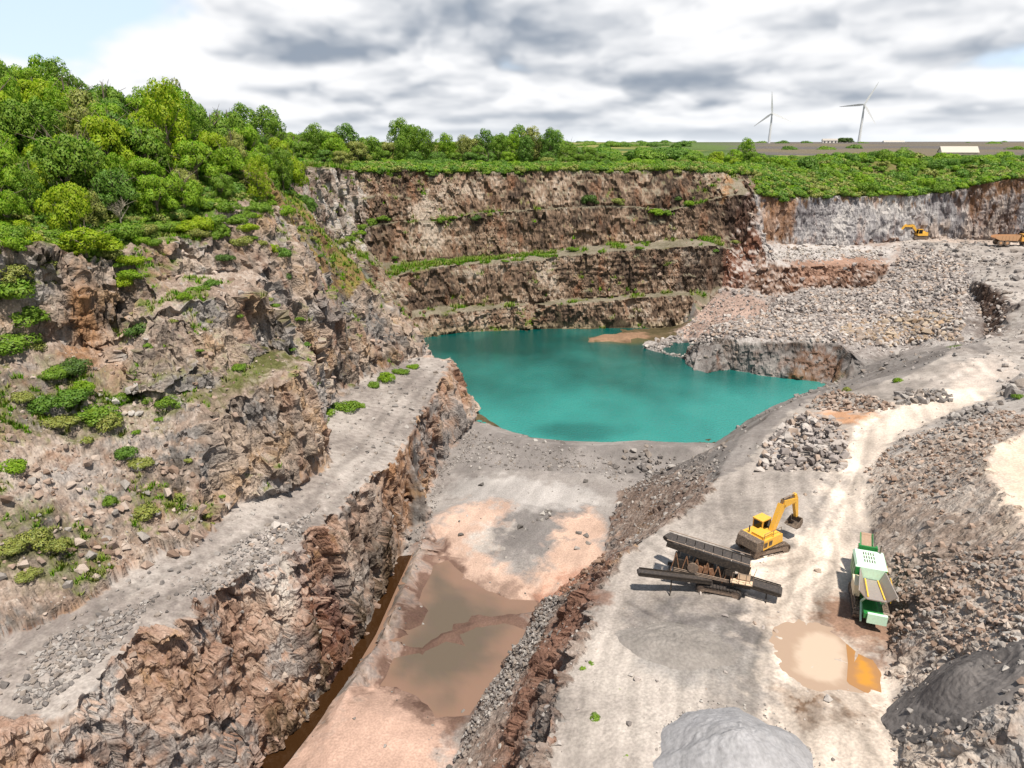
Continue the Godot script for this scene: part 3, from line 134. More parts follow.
var shrubs := [
	[Vector3(-37.2, 32.9, 68.2), 3.41, 0],
	[Vector3(-34.8, 34.5, 75.8), 2.67, 1],
	[Vector3(-33.8, 34.3, 77.9), 2.22, 1],
	[Vector3(-33.8, 34.1, 71.3), 1.84, 2],
	[Vector3(-34.8, 35.3, 85.6), 2.67, 0],
	[Vector3(-31.2, 34.6, 96), 3.50, 0],
	[Vector3(-30.9, 32.9, 93.7), 2.43, 0],
	[Vector3(-27.7, 29.1, 83.6), 2.33, 2],
	[Vector3(-27.5, 32.3, 79.9), 1.60, 1],
	[Vector3(-32.5, 36.6, 91.5), 1.68, 1],
	[Vector3(-33.2, 37.7, 91.2), 1.68, 1],
	[Vector3(-41.9, 27.2, 58.5), 2.70, 1],
	[Vector3(-40.2, 26.9, 60.2), 3.69, 1],
	[Vector3(-38.3, 25.6, 60), 3.65, 1],
	[Vector3(-40.4, 26, 58), 2.77, 1],
	[Vector3(-37, 24.7, 59.7), 2.99, 1],
	[Vector3(-40, 27.4, 61.6), 2.64, 2],
	[Vector3(-43.3, 28.1, 58.3), 2.17, 1],
	[Vector3(-37.2, 26.6, 62.6), 1.97, 1],
	[Vector3(-33.2, 26, 63.6), 2.81, 1],
	[Vector3(-35.1, 26.5, 63.7), 1.75, 1],
	[Vector3(-33.8, 22.1, 58), 2.49, 1],
	[Vector3(-35.1, 22.7, 57.9), 2.09, 1],
	[Vector3(-32.4, 22.8, 60.4), 1.90, 1],
	[Vector3(-35, 23.8, 60.2), 0.96, 1],
	[Vector3(-40.8, 24.4, 51.9), 2.43, 2],
	[Vector3(-34.5, 20.6, 53.6), 1.70, 1],
	[Vector3(-32, 19.2, 53.9), 2.49, 1],
	[Vector3(-28.4, 20.9, 62.5), 1.70, 1],
	[Vector3(-27.9, 18, 60.4), 1.05, 1],
	[Vector3(-37.8, 20.4, 46.2), 2.28, 3],
	[Vector3(-36.7, 20.2, 47.3), 2.68, 3],
	[Vector3(-35.2, 19.3, 47.4), 2.09, 3],
	[Vector3(-36.2, 19, 44.9), 1.69, 3],
	[Vector3(-26.1, 14.4, 91), 2.89, 2],
	[Vector3(-24, 13.8, 94.7), 3.87, 2],
	[Vector3(-22.5, 13.5, 96.3), 2.11, 2],
	[Vector3(-25.8, 14.5, 88.5), 1.83, 2],
	[Vector3(-20.9, 13, 109.9), 3.70, 2],
	[Vector3(-19.2, 12.6, 114.9), 2.45, 2],
	[Vector3(-22.2, 13.3, 106.5), 2.30, 1],
	[Vector3(-17.7, 12.3, 119.2), 2.35, 2],
	[Vector3(-43.6, 26.4, 194.8), 5.74, 2],
	[Vector3(-42.6, 25.6, 186.2), 3.85, 1],
	[Vector3(-42.6, 25.7, 178.2), 3.17, 1],
	[Vector3(-39.8, 29.3, 203.2), 3.57, 1],
	[Vector3(-42.2, 27.6, 200.6), 3.53, 2],
	[Vector3(-36.4, 29.5, 203.6), 4.16, 1],
	[Vector3(-32.5, 34, 116), 1.74, 1],
	[Vector3(23.4, 33.2, 216.6), 6.24, 0],
	[Vector3(31.9, 32.6, 216.8), 4.71, 1],
	[Vector3(50.5, 34.2, 219.4), 2.90, 0],
	[Vector3(-21, 28.7, 208.7), 3.61, 1],
	[Vector3(-17.3, 28.9, 209.8), 3.02, 1],
	[Vector3(-10.9, 29, 211.6), 4.87, 0],
	[Vector3(9.6, 19.3, 205.7), 3.57, 1],
	[Vector3(17.9, 20.2, 207.4), 3.30, 1],
	[Vector3(-6.5, 29.8, 212.4), 2.44, 1],
	[Vector3(-2, 18.2, 201.5), 2.33, 1],
	[Vector3(43.4, 30.3, 216.1), 5.69, 2],
	[Vector3(46.8, 30.9, 216.7), 3.81, 2],
	[Vector3(53.8, 32, 217.5), 3.21, 2],
	[Vector3(68.2, 21.8, 215.7), 3.26, 1],
	[Vector3(59.8, 21.2, 206.9), 2.79, 1],
	[Vector3(-31.9, 30.2, 68.8), 0.90, 1],
	[Vector3(-28.8, 27.3, 73.6), 1.18, 1],
	[Vector3(-26.2, 27.1, 79.6), 1.24, 1],
	[Vector3(-27.4, 25.2, 89.3), 1.52, 1],
	[Vector3(-28.9, 26.9, 70.8), 1.60, 1],
	[Vector3(-28.4, 26.9, 76), 1.20, 1],
	[Vector3(-28.8, 27.5, 92.7), 1.85, 1],
	[Vector3(5.2, 16.7, 34), 0.96, 2],
	[Vector3(4.8, 16.6, 38.5), 0.51, 2],
	[Vector3(5.4, 16.7, 38.9), 0.52, 2],
	[Vector3(5.3, 16.7, 33.4), 0.34, 2],
	[Vector3(7, 16.8, 36.4), 0.36, 2],
	[Vector3(6.5, 16.9, 31), 0.39, 2],
	[Vector3(57.3, 16.6, 98.7), 1.53, 2],
	[Vector3(51.2, 14.3, 101.1), 1.36, 3],
	[Vector3(61.6, 20.9, 79.9), 1.50, 2],
	[Vector3(10.7, 16.9, 44.8), 0.32, 2],
	[Vector3(-47.4, 36.2, 64.9), 4.66, 1],
	[Vector3(-46.5, 33.9, 65.6), 4.68, 1],
	[Vector3(-47.2, 31.9, 62.8), 4.61, 1],
	[Vector3(-46.1, 31.2, 64.6), 2.56, 1],
	[Vector3(-47.1, 37.9, 65.9), 3.74, 1],
	[Vector3(-41.9, 28.6, 63.8), 2.72, 0],
	[Vector3(-42.4, 28.4, 62), 2.23, 1],
	[Vector3(-20.8, 18, 202.9), 2.65, 1],
	[Vector3(-26, 17.6, 198.1), 2.60, 1],
	[Vector3(-33.3, 18.5, 200), 2.34, 1],
	[Vector3(37, 21.2, 204.3), 2.70, 1],
	[Vector3(25.4, 20.5, 203.4), 2.07, 1],
	[Vector3(-31.1, 32.1, 113.7), 1.53, 1],
	[Vector3(-33.9, 36.8, 113.7), 1.53, 1],
	[Vector3(-35.1, 43, 104.9), 1.58, 2],
	[Vector3(-35.8, 40.3, 112.8), 1.53, 1],
	[Vector3(-33.6, 35.9, 116), 1.39, 1],
	[Vector3(-30.7, 31.1, 119.6), 1.43, 1],
	[Vector3(-37.8, 24.2, 57.4), 1.26, 3],
	[Vector3(-33.8, 25, 62.5), 1.29, 1],
	[Vector3(-30, 21.3, 59.2), 0.93, 3],
	[Vector3(-28.3, 18.6, 57.5), 1.02, 3],
	[Vector3(-30.3, 19.4, 57), 1.22, 3],
	[Vector3(-27.8, 16.9, 57.2), 0.82, 3],
	[Vector3(-28.1, 33.1, 79.4), 1.47, 1],
	[Vector3(-29.9, 32.2, 75.2), 1.06, 1],
	[Vector3(-35.6, 30.8, 66.1), 1.11, 1],
	[Vector3(-34, 32.4, 68.5), 1.01, 1],
	[Vector3(-42.8, 36.2, 72.2), 1.70, 1],
	[Vector3(-40.3, 37, 77.9), 1.27, 2],
	[Vector3(-39.6, 37.2, 81.2), 1.30, 1],
	[Vector3(-41.7, 37.4, 74.3), 1.48, 1],
	[Vector3(-36.5, 38.2, 86.9), 1.63, 1],
]
var pond_outline := [Vector2(-11.17, 80.4), Vector2(-12.48, 69.48), Vector2(-13.34, 61.56), Vector2(-14.87, 54.17), Vector2(-11, 53.4), Vector2(-8.32, 51.65), Vector2(-6.74, 48.84), Vector2(-5.18, 48.17), Vector2(-3.93, 49.29), Vector2(-2.66, 53.4), Vector2(-0.1, 57.32), Vector2(1.39, 62.37), Vector2(3.64, 67.4), Vector2(-0.11, 67.77), Vector2(-4.14, 70.66), Vector2(-8.04, 76.16), Vector2(-10.3, 80.89)]
var puddle_outline := [Vector2(19.27, 40.16), Vector2(20.33, 41.63), Vector2(21.45, 42.29), Vector2(22.61, 42.29), Vector2(23.38, 41.42), Vector2(23.66, 40.47), Vector2(22.93, 38.57), Vector2(22.09, 36.9), Vector2(21.01, 36.37), Vector2(20.05, 36.54), Vector2(19.23, 37.08), Vector2(18.46, 37.81)]
var orange_outline := [Vector2(23.66, 40.47), Vector2(23.88, 39.75), Vector2(24.15, 39.16), Vector2(24.51, 38.76), Vector2(24.19, 37.44), Vector2(23.65, 36.11), Vector2(22.73, 36.19), Vector2(22.09, 36.9), Vector2(22.93, 38.57)]
var piles := [
	["pale_pile", [Vector2(27.2, 70.1), Vector2(31.1, 79.1), Vector2(36.3, 86.3), Vector2(40.2, 91.1), Vector2(41.6, 86.7), Vector2(41, 79.5), Vector2(38, 72), Vector2(35.3, 67.8)], 620, 0.35, 1.25, 1.3, 0],
	["pink_pile", [Vector2(42.3, 94.2), Vector2(47.9, 101.8), Vector2(50.6, 98.8), Vector2(50.4, 90.1), Vector2(49.9, 85), Vector2(45.9, 83.8), Vector2(43.3, 89)], 330, 0.3, 0.9, 0.9, 1],
	["grey_row", [Vector2(52.2, 89.7), Vector2(54.9, 92.2), Vector2(58.3, 89.9), Vector2(58.8, 86), Vector2(54, 84.7), Vector2(50.9, 86)], 120, 0.3, 1.1, 0.4, 2],
	["shore_boulders", [Vector2(14.2, 100.4), Vector2(16.2, 103.7), Vector2(22.9, 106.5), Vector2(27.6, 103.8), Vector2(22.1, 87.6), Vector2(18.3, 96.7)], 110, 0.35, 1.5, 0.3, 2],
	["road_edge", [Vector2(51.5, 77.4), Vector2(58.8, 81.5), Vector2(55, 73.3), Vector2(48.6, 69.6)], 80, 0.35, 1.3, 0.3, 2],
	["road_bend", [Vector2(61.3, 82.9), Vector2(65.9, 88.3), Vector2(71.6, 93.2), Vector2(59.7, 75.1)], 22, 0.7, 2.1, 0.2, 2],
	["pit_row", [Vector2(0.1, 81), Vector2(3.5, 84.4), Vector2(5.6, 86.5), Vector2(5.6, 84.3), Vector2(1.7, 80.7)], 14, 0.4, 0.95, 0, 3],
	["ramp_stones", [Vector2(-24, 55.1), Vector2(-23.4, 58.1), Vector2(-21.9, 59.9), Vector2(-20.9, 58.2), Vector2(-22.1, 54.7)], 40, 0.25, 1, 0.1, 0],
	["white_stones", [Vector2(-38.4, 61.5), Vector2(-37.5, 62.8), Vector2(-35.3, 63.4), Vector2(-35.1, 61.8), Vector2(-37, 61.2)], 16, 0.4, 1.3, 0, 4],
	["ramp_rubble", [Vector2(-32.3, 36.1), Vector2(-32.8, 41.2), Vector2(-29.7, 44.6), Vector2(-27.8, 46.9), Vector2(-28.5, 39.6), Vector2(-29.9, 35.3)], 900, 0.1, 0.5, 0, 2],
	["ramp_rubble2", [Vector2(-26.3, 47), Vector2(-24.8, 55.8), Vector2(-21, 61.3), Vector2(-20, 64.8), Vector2(-20, 57.7), Vector2(-24.1, 48)], 600, 0.1, 0.45, 0, 2],
	["shore_rubble", [Vector2(34.8, 174.7), Vector2(42, 182), Vector2(45, 161.7), Vector2(48.7, 157.5), Vector2(43.3, 163.1)], 170, 0.4, 1.1, 0.2, 2],
	["inlet_stones", [Vector2(61.5, 131.2), Vector2(71, 147.1), Vector2(58.7, 116.3), Vector2(49.9, 100.4)], 30, 0.4, 0.9, 0.2, 2],
	["slope_rubble", [Vector2(30.8, 49.3), Vector2(32.6, 44.2), Vector2(33.6, 39.8), Vector2(26, 28.4), Vector2(26.9, 34.4), Vector2(26.5, 40.4)], 1300, 0.08, 0.5, 0, 1],
	["left_outcrops", [Vector2(-42.7, 54.3), Vector2(-36.7, 58.7), Vector2(-28, 58.7), Vector2(-27.2, 52), Vector2(-34.1, 44.7), Vector2(-38.4, 45.4)], 190, 0.12, 1.15, -0.1, 1],
	["pile_toe", [Vector2(7.2, 30.2), Vector2(8.9, 33.3), Vector2(11.8, 35.2), Vector2(15.6, 35.2), Vector2(17.8, 30.1), Vector2(16.9, 28), Vector2(6.8, 28.2)], 420, 0.05, 0.24, 0, 3],
	["dark_toe", [Vector2(21.7, 31.9), Vector2(24.5, 35.5), Vector2(27.1, 36.5), Vector2(28.1, 33.2), Vector2(26.2, 28.8), Vector2(24.2, 26.7), Vector2(21.4, 29.5)], 420, 0.06, 0.4, 0, 2],
	["slope_white", [Vector2(28.7, 33.9), Vector2(30.3, 34.3), Vector2(26.6, 29), Vector2(26.7, 30.6)], 90, 0.2, 0.7, 0.1, 4],
	["talus_brown", [Vector2(4.9, 66.5), Vector2(10.7, 69.2), Vector2(7.9, 50.3), Vector2(5.4, 59.2)], 110, 0.2, 0.7, 0.1, 5],
	["talus_grey", [Vector2(3.7, 65.6), Vector2(5.2, 62.2), Vector2(2.1, 51.7), Vector2(-1.5, 47.6), Vector2(-3.5, 44.8), Vector2(-5.1, 44.6), Vector2(-3.7, 49.2), Vector2(-1.2, 54.9), Vector2(1, 59.4)], 1500, 0.1, 0.42, 0.05, 2],
	["wall_foot", [Vector2(-13.6, 77.1), Vector2(-12.7, 83.8), Vector2(-11.6, 101.9), Vector2(-7.7, 118), Vector2(-5.9, 112), Vector2(-10.2, 97.6), Vector2(-11.2, 82.3), Vector2(-11.5, 75.9)], 420, 0.12, 0.45, 0.1, 2],
	["bank_rubble", [Vector2(-7.7, 118), Vector2(1.3, 107.8), Vector2(14.4, 104.6), Vector2(25.3, 77.7), Vector2(23.7, 72.2), Vector2(13.5, 97.3), Vector2(-1.9, 98.6), Vector2(-9.5, 101.2)], 1000, 0.12, 0.6, 0, 2],
	["boulders", [Vector2(47.4, 179.7), Vector2(67.6, 186.4), Vector2(83.5, 199.8), Vector2(102.8, 204.5), Vector2(117.2, 215.3), Vector2(127.6, 229.1), Vector2(132.7, 224.1), Vector2(131.9, 206.6), Vector2(115.2, 173.9), Vector2(104.1, 156.1), Vector2(97.1, 146.6), Vector2(87.5, 152.2), Vector2(65.3, 153.2)], 14000, 0.22, 1.35, 0.2, 0],
	["boulders_ochre", [Vector2(76.6, 163.8), Vector2(92.2, 171.4), Vector2(101.5, 166.5), Vector2(101.6, 154), Vector2(96.8, 146.7), Vector2(87.5, 152.2), Vector2(76.3, 152.4)], 700, 0.5, 1.9, 0.3, 6],
	["scree_fine", [Vector2(39.1, 178.3), Vector2(53.7, 195.9), Vector2(60.9, 198.7), Vector2(69.1, 191.7), Vector2(83.5, 199.8), Vector2(63.7, 182.6), Vector2(44.9, 161.3)], 900, 0.2, 0.6, 0, 2],
	["bench_scree", [Vector2(74.8, 213.7), Vector2(93.1, 228.2), Vector2(124.4, 232.6), Vector2(129.6, 233.4), Vector2(116.2, 221.6), Vector2(87.9, 213.9), Vector2(76, 211.2)], 500, 0.3, 1, 0.1, 4],
	["ridge_rubble", [Vector2(36.6, 66.4), Vector2(44.9, 74.5), Vector2(49.2, 71.3), Vector2(55.5, 72.9), Vector2(52.6, 66.9), Vector2(43.7, 58.5), Vector2(41.1, 55.3), Vector2(37.1, 51.7), Vector2(35.1, 59.6)], 1300, 0.1, 0.55, 0, 1],
]

var rng := RandomNumberGenerator.new()
var vx := PackedVector3Array()          # terrain points (x, y, distance)
var vt := PackedFloat32Array()          # wanted edge length there
var tri := PackedInt32Array()
var nrm := PackedVector3Array()
var col := PackedColorArray()
var reg := PackedByteArray()            # region of each point
const GX := -160.0
const GD := -25.0
const CELL := 0.4
const TAP_X := [-0.9, 0.8, -0.5, 0.6]
const TAP_D := [-0.5, -0.8, 0.9, 0.5]
const NX := 1000
const ND := 900
var region_map := PackedByteArray()
var patch_map := PackedByteArray()
var height_map := PackedFloat32Array()  # finished ground height on the same grid
var taken := {}

func _ready() -> void:
	rng.seed = 20240614
	make_camera()
	make_sky()
	make_sun()
	make_terrain()
	make_water()
	make_rocks()
	make_plants()
	make_far_things()
	make_machines()

# ------------------------------------------------------------------ camera, sky, sun
func make_camera() -> void:
	var cam := Camera3D.new()
	cam.name = "camera"
	cam.fov = 57.49
	cam.position = Vector3(0, 50, 0)
	cam.rotation_degrees = Vector3(-18.85, 0, 0)
	cam.near = 0.5
	cam.far = 20000.0
	add_child(cam)
	cam.current = true

func noise(kind: int, freq: float, octaves: int, sd: int) -> FastNoiseLite:
	var n := FastNoiseLite.new()
	n.noise_type = kind
	n.frequency = freq
	n.seed = sd
	n.fractal_octaves = octaves
	n.fractal_type = FastNoiseLite.FRACTAL_FBM if octaves > 1 else FastNoiseLite.FRACTAL_NONE
	return n

func make_sky() -> void:
	const SW := 2688
	const SH := 1344
	var big := noise(FastNoiseLite.TYPE_SIMPLEX_SMOOTH, 1.0, 3, 11)
	var mid := noise(FastNoiseLite.TYPE_SIMPLEX_SMOOTH, 1.0, 5, 55)
	var shade := noise(FastNoiseLite.TYPE_SIMPLEX_SMOOTH, 1.0, 4, 51)
	var px := PackedFloat32Array()
	px.resize(SW * SH * 3)
	for j in SH:
		var el := PI * (0.5 - (j + 0.5) / SH)
		var step := 1 if el > -0.01 and el < 0.32 else 6
		if el <= -0.01 and j % 6 != 0 or el >= 0.32 and j % 6 != 0:
			var src := (j - j % 6) * SW * 3
			if el < 0.32 and el > 0.30:
				src = (j - 1) * SW * 3
			for k in SW * 3:
				px[j * SW * 3 + k] = px[src + k]
			continue
		var sy := sin(el)
		var cy := cos(el)
		for i in range(0, SW, step):
			var az := TAU * (i + 0.5) / SW
			var dx := sin(az) * cy
			var dz := -cos(az) * cy
			var c := Color(0.30, 0.30, 0.28)
			if sy > -0.01:
				var up := maxf(sy, 0.0)
				var w := log(up + 0.07) * 1.7
				var ax := sin(az) * 4.6
				var azz := cos(az) * 4.6
				var wob := mid.get_noise_3d(ax * 0.8 + 31.0, w * 0.8, azz * 0.8) * 0.5
				var d := cloud_depth(big, mid, ax + wob, w, azz - wob)
				var over := cloud_depth(big, mid, ax + wob, w + 0.22, azz - wob)
				var mass := shade.get_noise_3d(ax * 0.34 + 9.0, w * 0.5 - 4.0, azz * 0.34)
				# a broad opening in the cloud towards the north-west
				var gap := exp(-pow((wrapf(az + 0.66, -PI, PI)) / 0.17, 2.0) - pow((up - 0.145) / 0.07, 2.0))
				var cover := smoothstep(-0.66, -0.28, d + 0.3 * exp(-up * 22.0) - 0.95 * gap)
				var fluff := mid.get_noise_3d(ax * 1.5 + 60.0, w * 2.2, azz * 1.5)
				var dark := clampf(0.30 + (over - d) * 1.8 + mass * 0.75 + 2.2 * maxf(up - 0.165, 0.0) + 0.28 * fluff, 0.0, 1.0)
				dark = lerpf(dark, smoothstep(0.0, 1.0, dark), 0.5) * (1.0 - 0.75 * gap)
				dark = lerpf(dark, dark * 0.6, exp(-up * 34.0))
				var blue := Color(0.36, 0.46, 0.575).lerp(Color(0.50, 0.585, 0.67), exp(-up * 9.0))
				var cloud := Color(0.555, 0.557, 0.565).lerp(Color(0.165, 0.195, 0.24), dark)
				c = blue.lerp(cloud, cover)
				c = c.lerp(Color(0.58, 0.61, 0.64), 0.65 * exp(-up * 60.0))
			for k in step:
				var o := (j * SW + mini(i + k, SW - 1)) * 3
				px[o] = c.r
				px[o + 1] = c.g
				px[o + 2] = c.b
	var im := Image.create_from_data(SW, SH, false, Image.FORMAT_RGBF, px.to_byte_array())
	var pm := PanoramaSkyMaterial.new()
	pm.panorama = ImageTexture.create_from_image(im)
	pm.energy_multiplier = 1.0
	var sky := Sky.new()
	sky.sky_material = pm
	var env := Environment.new()
	env.background_mode = Environment.BG_SKY
	env.sky = sky
	env.ambient_light_source = Environment.AMBIENT_SOURCE_SKY
	env.tonemap_mode = Environment.TONE_MAPPER_LINEAR
	env.tonemap_exposure = 1.83
	env.sdfgi_enabled = true
	env.ssao_enabled = true
	env.ssil_enabled = true
	var we := WorldEnvironment.new()
	we.name = "world_environment"
	we.environment = env
	add_child(we)

func cloud_depth(big: FastNoiseLite, mid: FastNoiseLite, x: float, y: float, z: float) -> float:
	return 0.5 * big.get_noise_3d(x * 0.24 + 3.1, y * 0.5, z * 0.24) + 0.95 * mid.get_noise_3d(x * 0.5, y * 0.8, z * 0.5)

func make_sun() -> void:
	var sun := DirectionalLight3D.new()
	sun.name = "sun"
	sun.light_energy = 1.2
	sun.light_color = Color(1.0, 0.955, 0.89)
	sun.light_angular_distance = 2.5
	sun.shadow_enabled = true
	# from the right, a little behind the camera
	var from := Vector3(0.20, 1.15, 0.44).normalized()
	sun.look_at_from_position(from * 100.0, Vector3.ZERO, Vector3.UP)
	add_child(sun)

# ------------------------------------------------------------------ helpers
func numbered(called: String) -> String:
	var n: int = taken.get(called, 0)
	taken[called] = n + 1
	return called if n == 0 else "%s_%03d" % [called, n]

func tag(o: Node, label: String, category := "", group := "", kind := "") -> void:
	if label != "":
		o.set_meta("label", label)
	if category != "":
		o.set_meta("category", category)
	if group != "":
		o.set_meta("group", group)
	if kind != "":
		o.set_meta("kind", kind)

func put(called: String, m: Mesh, mat: Material, parent: Node = null) -> MeshInstance3D:
	var o := MeshInstance3D.new()
	o.mesh = m
	if mat:
		o.material_override = mat
	if parent:
		o.name = called
		parent.add_child(o, true)
	else:
		o.name = numbered(called)
		add_child(o, true)
	return o

func K(c: Color, f := 0.74) -> Color:       # colour as it shows in sunlight -> base colour
	var l := c.srgb_to_linear()
	return Color(l.r * f, l.g * f, l.b * f)

func line(called: String) -> PackedVector2Array:
	var back := called.begins_with("-")
	var out := PackedVector2Array()
	for p in lines[called.trim_prefix("-")]:
		out.append(Vector2(p.x, p.z))
	if back:
		out.reverse()
	return out

func fill(map: PackedByteArray, poly: PackedVector2Array, value: int) -> void:
	var lo := 1e9
	var hi := -1e9
	for p in poly:
		lo = minf(lo, p.y)
		hi = maxf(hi, p.y)
	var n := poly.size()
	for j in range(maxi(0, int((lo - GD) / CELL)), mini(ND, int((hi - GD) / CELL) + 2)):
		var y := GD + (j + 0.5) * CELL
		var xs := PackedFloat32Array()
		for k in n:
			var a := poly[k]
			var b := poly[(k + 1) % n]
			if (a.y > y) != (b.y > y):
				xs.append(a.x + (y - a.y) / (b.y - a.y) * (b.x - a.x))
		xs.sort()
		for k in range(0, xs.size() - 1, 2):
			for i in range(maxi(0, int((xs[k] - GX) / CELL + 0.5)), mini(NX, int((xs[k + 1] - GX) / CELL + 0.5))):
				map[j * NX + i] = value

func region_poly(parts: Array) -> PackedVector2Array:
	var out := PackedVector2Array()
	for q in parts:
		if q is String:
			out.append_array(line(q))
		else:
			out.append(q)
	return out

func cell_of(x: float, d: float) -> int:
	return clampi(int((d - GD) / CELL), 0, ND - 1) * NX + clampi(int((x - GX) / CELL), 0, NX - 1)

func ground(x: float, d: float) -> float:
	return height_map[cell_of(x, d)]

# ------------------------------------------------------------------ terrain
var styles := []
var style_of := {}

func style(called: String, flat_colours: Array, steep_colours: Array, rough: float, blocks: float, chips: float, green: float, streak: float) -> void:
	style_of[called] = styles.size()
	styles.append({"name": called, "f": flat_colours.map(func(c): return K(c)), "s": steep_colours.map(func(c): return K(c)), "rough": rough, "blocks": blocks, "chips": chips, "green": green, "streak": streak})

func region(called: String, parts: Array) -> void:
	fill(region_map, region_poly(parts), style_of[called])

func make_regions() -> void:
	region_map.resize(NX * ND)
	patch_map.resize(NX * ND)
	var grey := [Color8(126, 121, 118), Color8(160, 154, 150), Color8(190, 184, 180)]
	style("land", [Color8(98, 128, 52), Color8(120, 150, 64), Color8(150, 166, 92)], grey, 0.25, 0.0, 0.0, 0.3, 0.0)
	style("wood", [Color8(70, 100, 34), Color8(92, 124, 44), Color8(120, 132, 64)], [Color8(78, 88, 52), Color8(104, 104, 70), Color8(120, 112, 88), Color8(140, 130, 110)], 0.5, 0.5, 0.2, 0.6, 0.0)
	style("left", [Color8(160, 142, 130), Color8(198, 178, 165), Color8(222, 208, 198)], [Color8(122, 113, 107), Color8(172, 159, 149), Color8(206, 187, 171), Color8(234, 215, 199)], 0.5, 1.7, 0.8, 0.33, 0.35)
	style("spur", [Color8(150, 122, 86), Color8(172, 156, 92), Color8(152, 160, 80)], [Color8(118, 94, 76), Color8(168, 138, 106), Color8(172, 156, 96), Color8(196, 176, 144)], 0.5, 0.9, 0.4, 0.32, 0.1)
	style("ramp", [Color8(150, 142, 139), Color8(178, 170, 166), Color8(204, 197, 193)], [Color8(140, 112, 98), Color8(184, 158, 142), Color8(206, 188, 176), Color8(220, 206, 196)], 0.22, 0.8, 0.3, 0.0, 0.1)
	style("lower_wall", [Color8(178, 144, 126), Color8(208, 178, 162), Color8(226, 202, 188)], [Color8(140, 110, 96), Color8(192, 162, 144), Color8(218, 194, 178), Color8(240, 226, 214)], 0.35, 1.7, 0.8, 0.0, 0.45)
	style("pit", [Color8(146, 140, 139), Color8(172, 166, 164), Color8(194, 189, 187)], [Color8(108, 101, 98), Color8(148, 141, 138), Color8(172, 165, 162), Color8(192, 185, 182)], 0.16, 0.5, 0.3, 0.0, 0.0)
	style("right_wall", [Color8(136, 118, 110), Color8(166, 148, 138), Color8(192, 178, 170)], [Color8(132, 114, 106), Color8(168, 148, 138), Color8(194, 178, 169), Color8(212, 201, 194)], 0.4, 1.2, 0.7, 0.0, 0.25)
	style("bench", [Color8(156, 149, 145), Color8(190, 182, 177), Color8(216, 208, 202)], [Color8(124, 117, 112), Color8(158, 151, 146), Color8(184, 177, 172), Color8(202, 195, 190)], 0.16, 0.5, 0.25, 0.0, 0.0)
	style("rubble", [Color8(172, 155, 144), Color8(203, 188, 178), Color8(224, 214, 206)], [Color8(156, 141, 132), Color8(191, 177, 168), Color8(212, 201, 193), Color8(226, 218, 212)], 0.6, 0.8, 0.6, 0.0, 0.0)
	style("dip", [Color8(134, 128, 126), Color8(158, 152, 150), Color8(178, 173, 171)], [Color8(108, 99, 95), Color8(140, 131, 126), Color8(164, 156, 152), Color8(184, 177, 173)], 0.22, 0.6, 0.3, 0.0, 0.0)
	style("boulder", [Color8(158, 150, 148), Color8(196, 189, 187), Color8(222, 217, 215)], [Color8(108, 94, 88), Color8(152, 138, 131), Color8(184, 173, 168), Color8(210, 203, 200)], 0.7, 0.7, 0.5, 0.0, 0.0)
	style("lake_wall", [Color8(140, 135, 134), Color8(162, 157, 156), Color8(184, 180, 179)], [Color8(92, 87, 86), Color8(138, 133, 132), Color8(166, 162, 161), Color8(192, 187, 185)], 0.3, 0.9, 0.6, 0.0, 0.4)
	style("brown_wall", [Color8(190, 168, 158), Color8(216, 203, 197), Color8(230, 224, 222)], [Color8(92, 74, 66), Color8(146, 117, 102), Color8(184, 152, 135), Color8(210, 190, 179)], 0.3, 1.6, 0.9, 0.0, 0.25)
	style("pale_wall", [Color8(182, 173, 168), Color8(212, 206, 203), Color8(228, 224, 222)], [Color8(122, 116, 120), Color8(172, 169, 174), Color8(206, 204, 208), Color8(234, 231, 231)], 0.25, 1.0, 0.6, 0.0, 0.85)
	style("upper_bench", [Color8(156, 148, 144), Color8(188, 181, 177), Color8(210, 204, 200)], [Color8(98, 84, 77), Color8(140, 126, 119), Color8(168, 159, 154), Color8(190, 183, 179)], 0.35, 0.8, 0.5, 0.0, 0.1)
	style("spoil", [Color8(104, 122, 54), Color8(126, 140, 68), Color8(158, 140, 110)], [Color8(116, 94, 80), Color8(156, 130, 110), Color8(180, 156, 138), Color8(200, 182, 168)], 0.5, 0.6, 0.4, 0.5, 0.1)
	style("far_wall", [Color8(138, 132, 112), Color8(164, 156, 138), Color8(180, 172, 156)], [Color8(96, 84, 76), Color8(150, 127, 110), Color8(188, 162, 141), Color8(228, 212, 197)], 0.25, 1.4, 0.8, 0.3, 0.95)
	style("white_wall", [Color8(120, 130, 70), Color8(140, 140, 90), Color8(160, 150, 120)], [Color8(98, 84, 78), Color8(186, 168, 156), Color8(228, 216, 208), Color8(244, 238, 234)], 0.3, 1.7, 0.7, 0.3, 0.7)
	style("lake_bed", [Color8(90, 84, 60), Color8(110, 100, 74), Color8(130, 116, 90)], [Color8(70, 60, 50), Color8(100, 90, 76), Color8(120, 110, 90), Color8(140, 130, 110)], 0.2, 0.4, 0.2, 0.0, 0.0)
	style("upper_flat", [Color8(210, 192, 178), Color8(228, 212, 200), Color8(240, 228, 218)], grey + [Color8(200, 190, 180)], 0.2, 0.3, 0.2, 0.0, 0.0)
	region("pit", [Vector2(-26, -25), Vector2(-22, 60), Vector2(-14, 130), Vector2(-22, 150), Vector2(10, 120), Vector2(40, 122), Vector2(70, 150), Vector2(74, 140), Vector2(50, 60), Vector2(30, -25)])
	region("left", [Vector2(-44, 70), Vector2(-36, 100), Vector2(-29, 128), Vector2(-17, 128), Vector2(-19, 60), Vector2(-40, 40)])
	region("upper_bench", [Vector2(60, 60), Vector2(62, 120), Vector2(100, 140), Vector2(120, 245), Vector2(215, 245), Vector2(215, 40)])
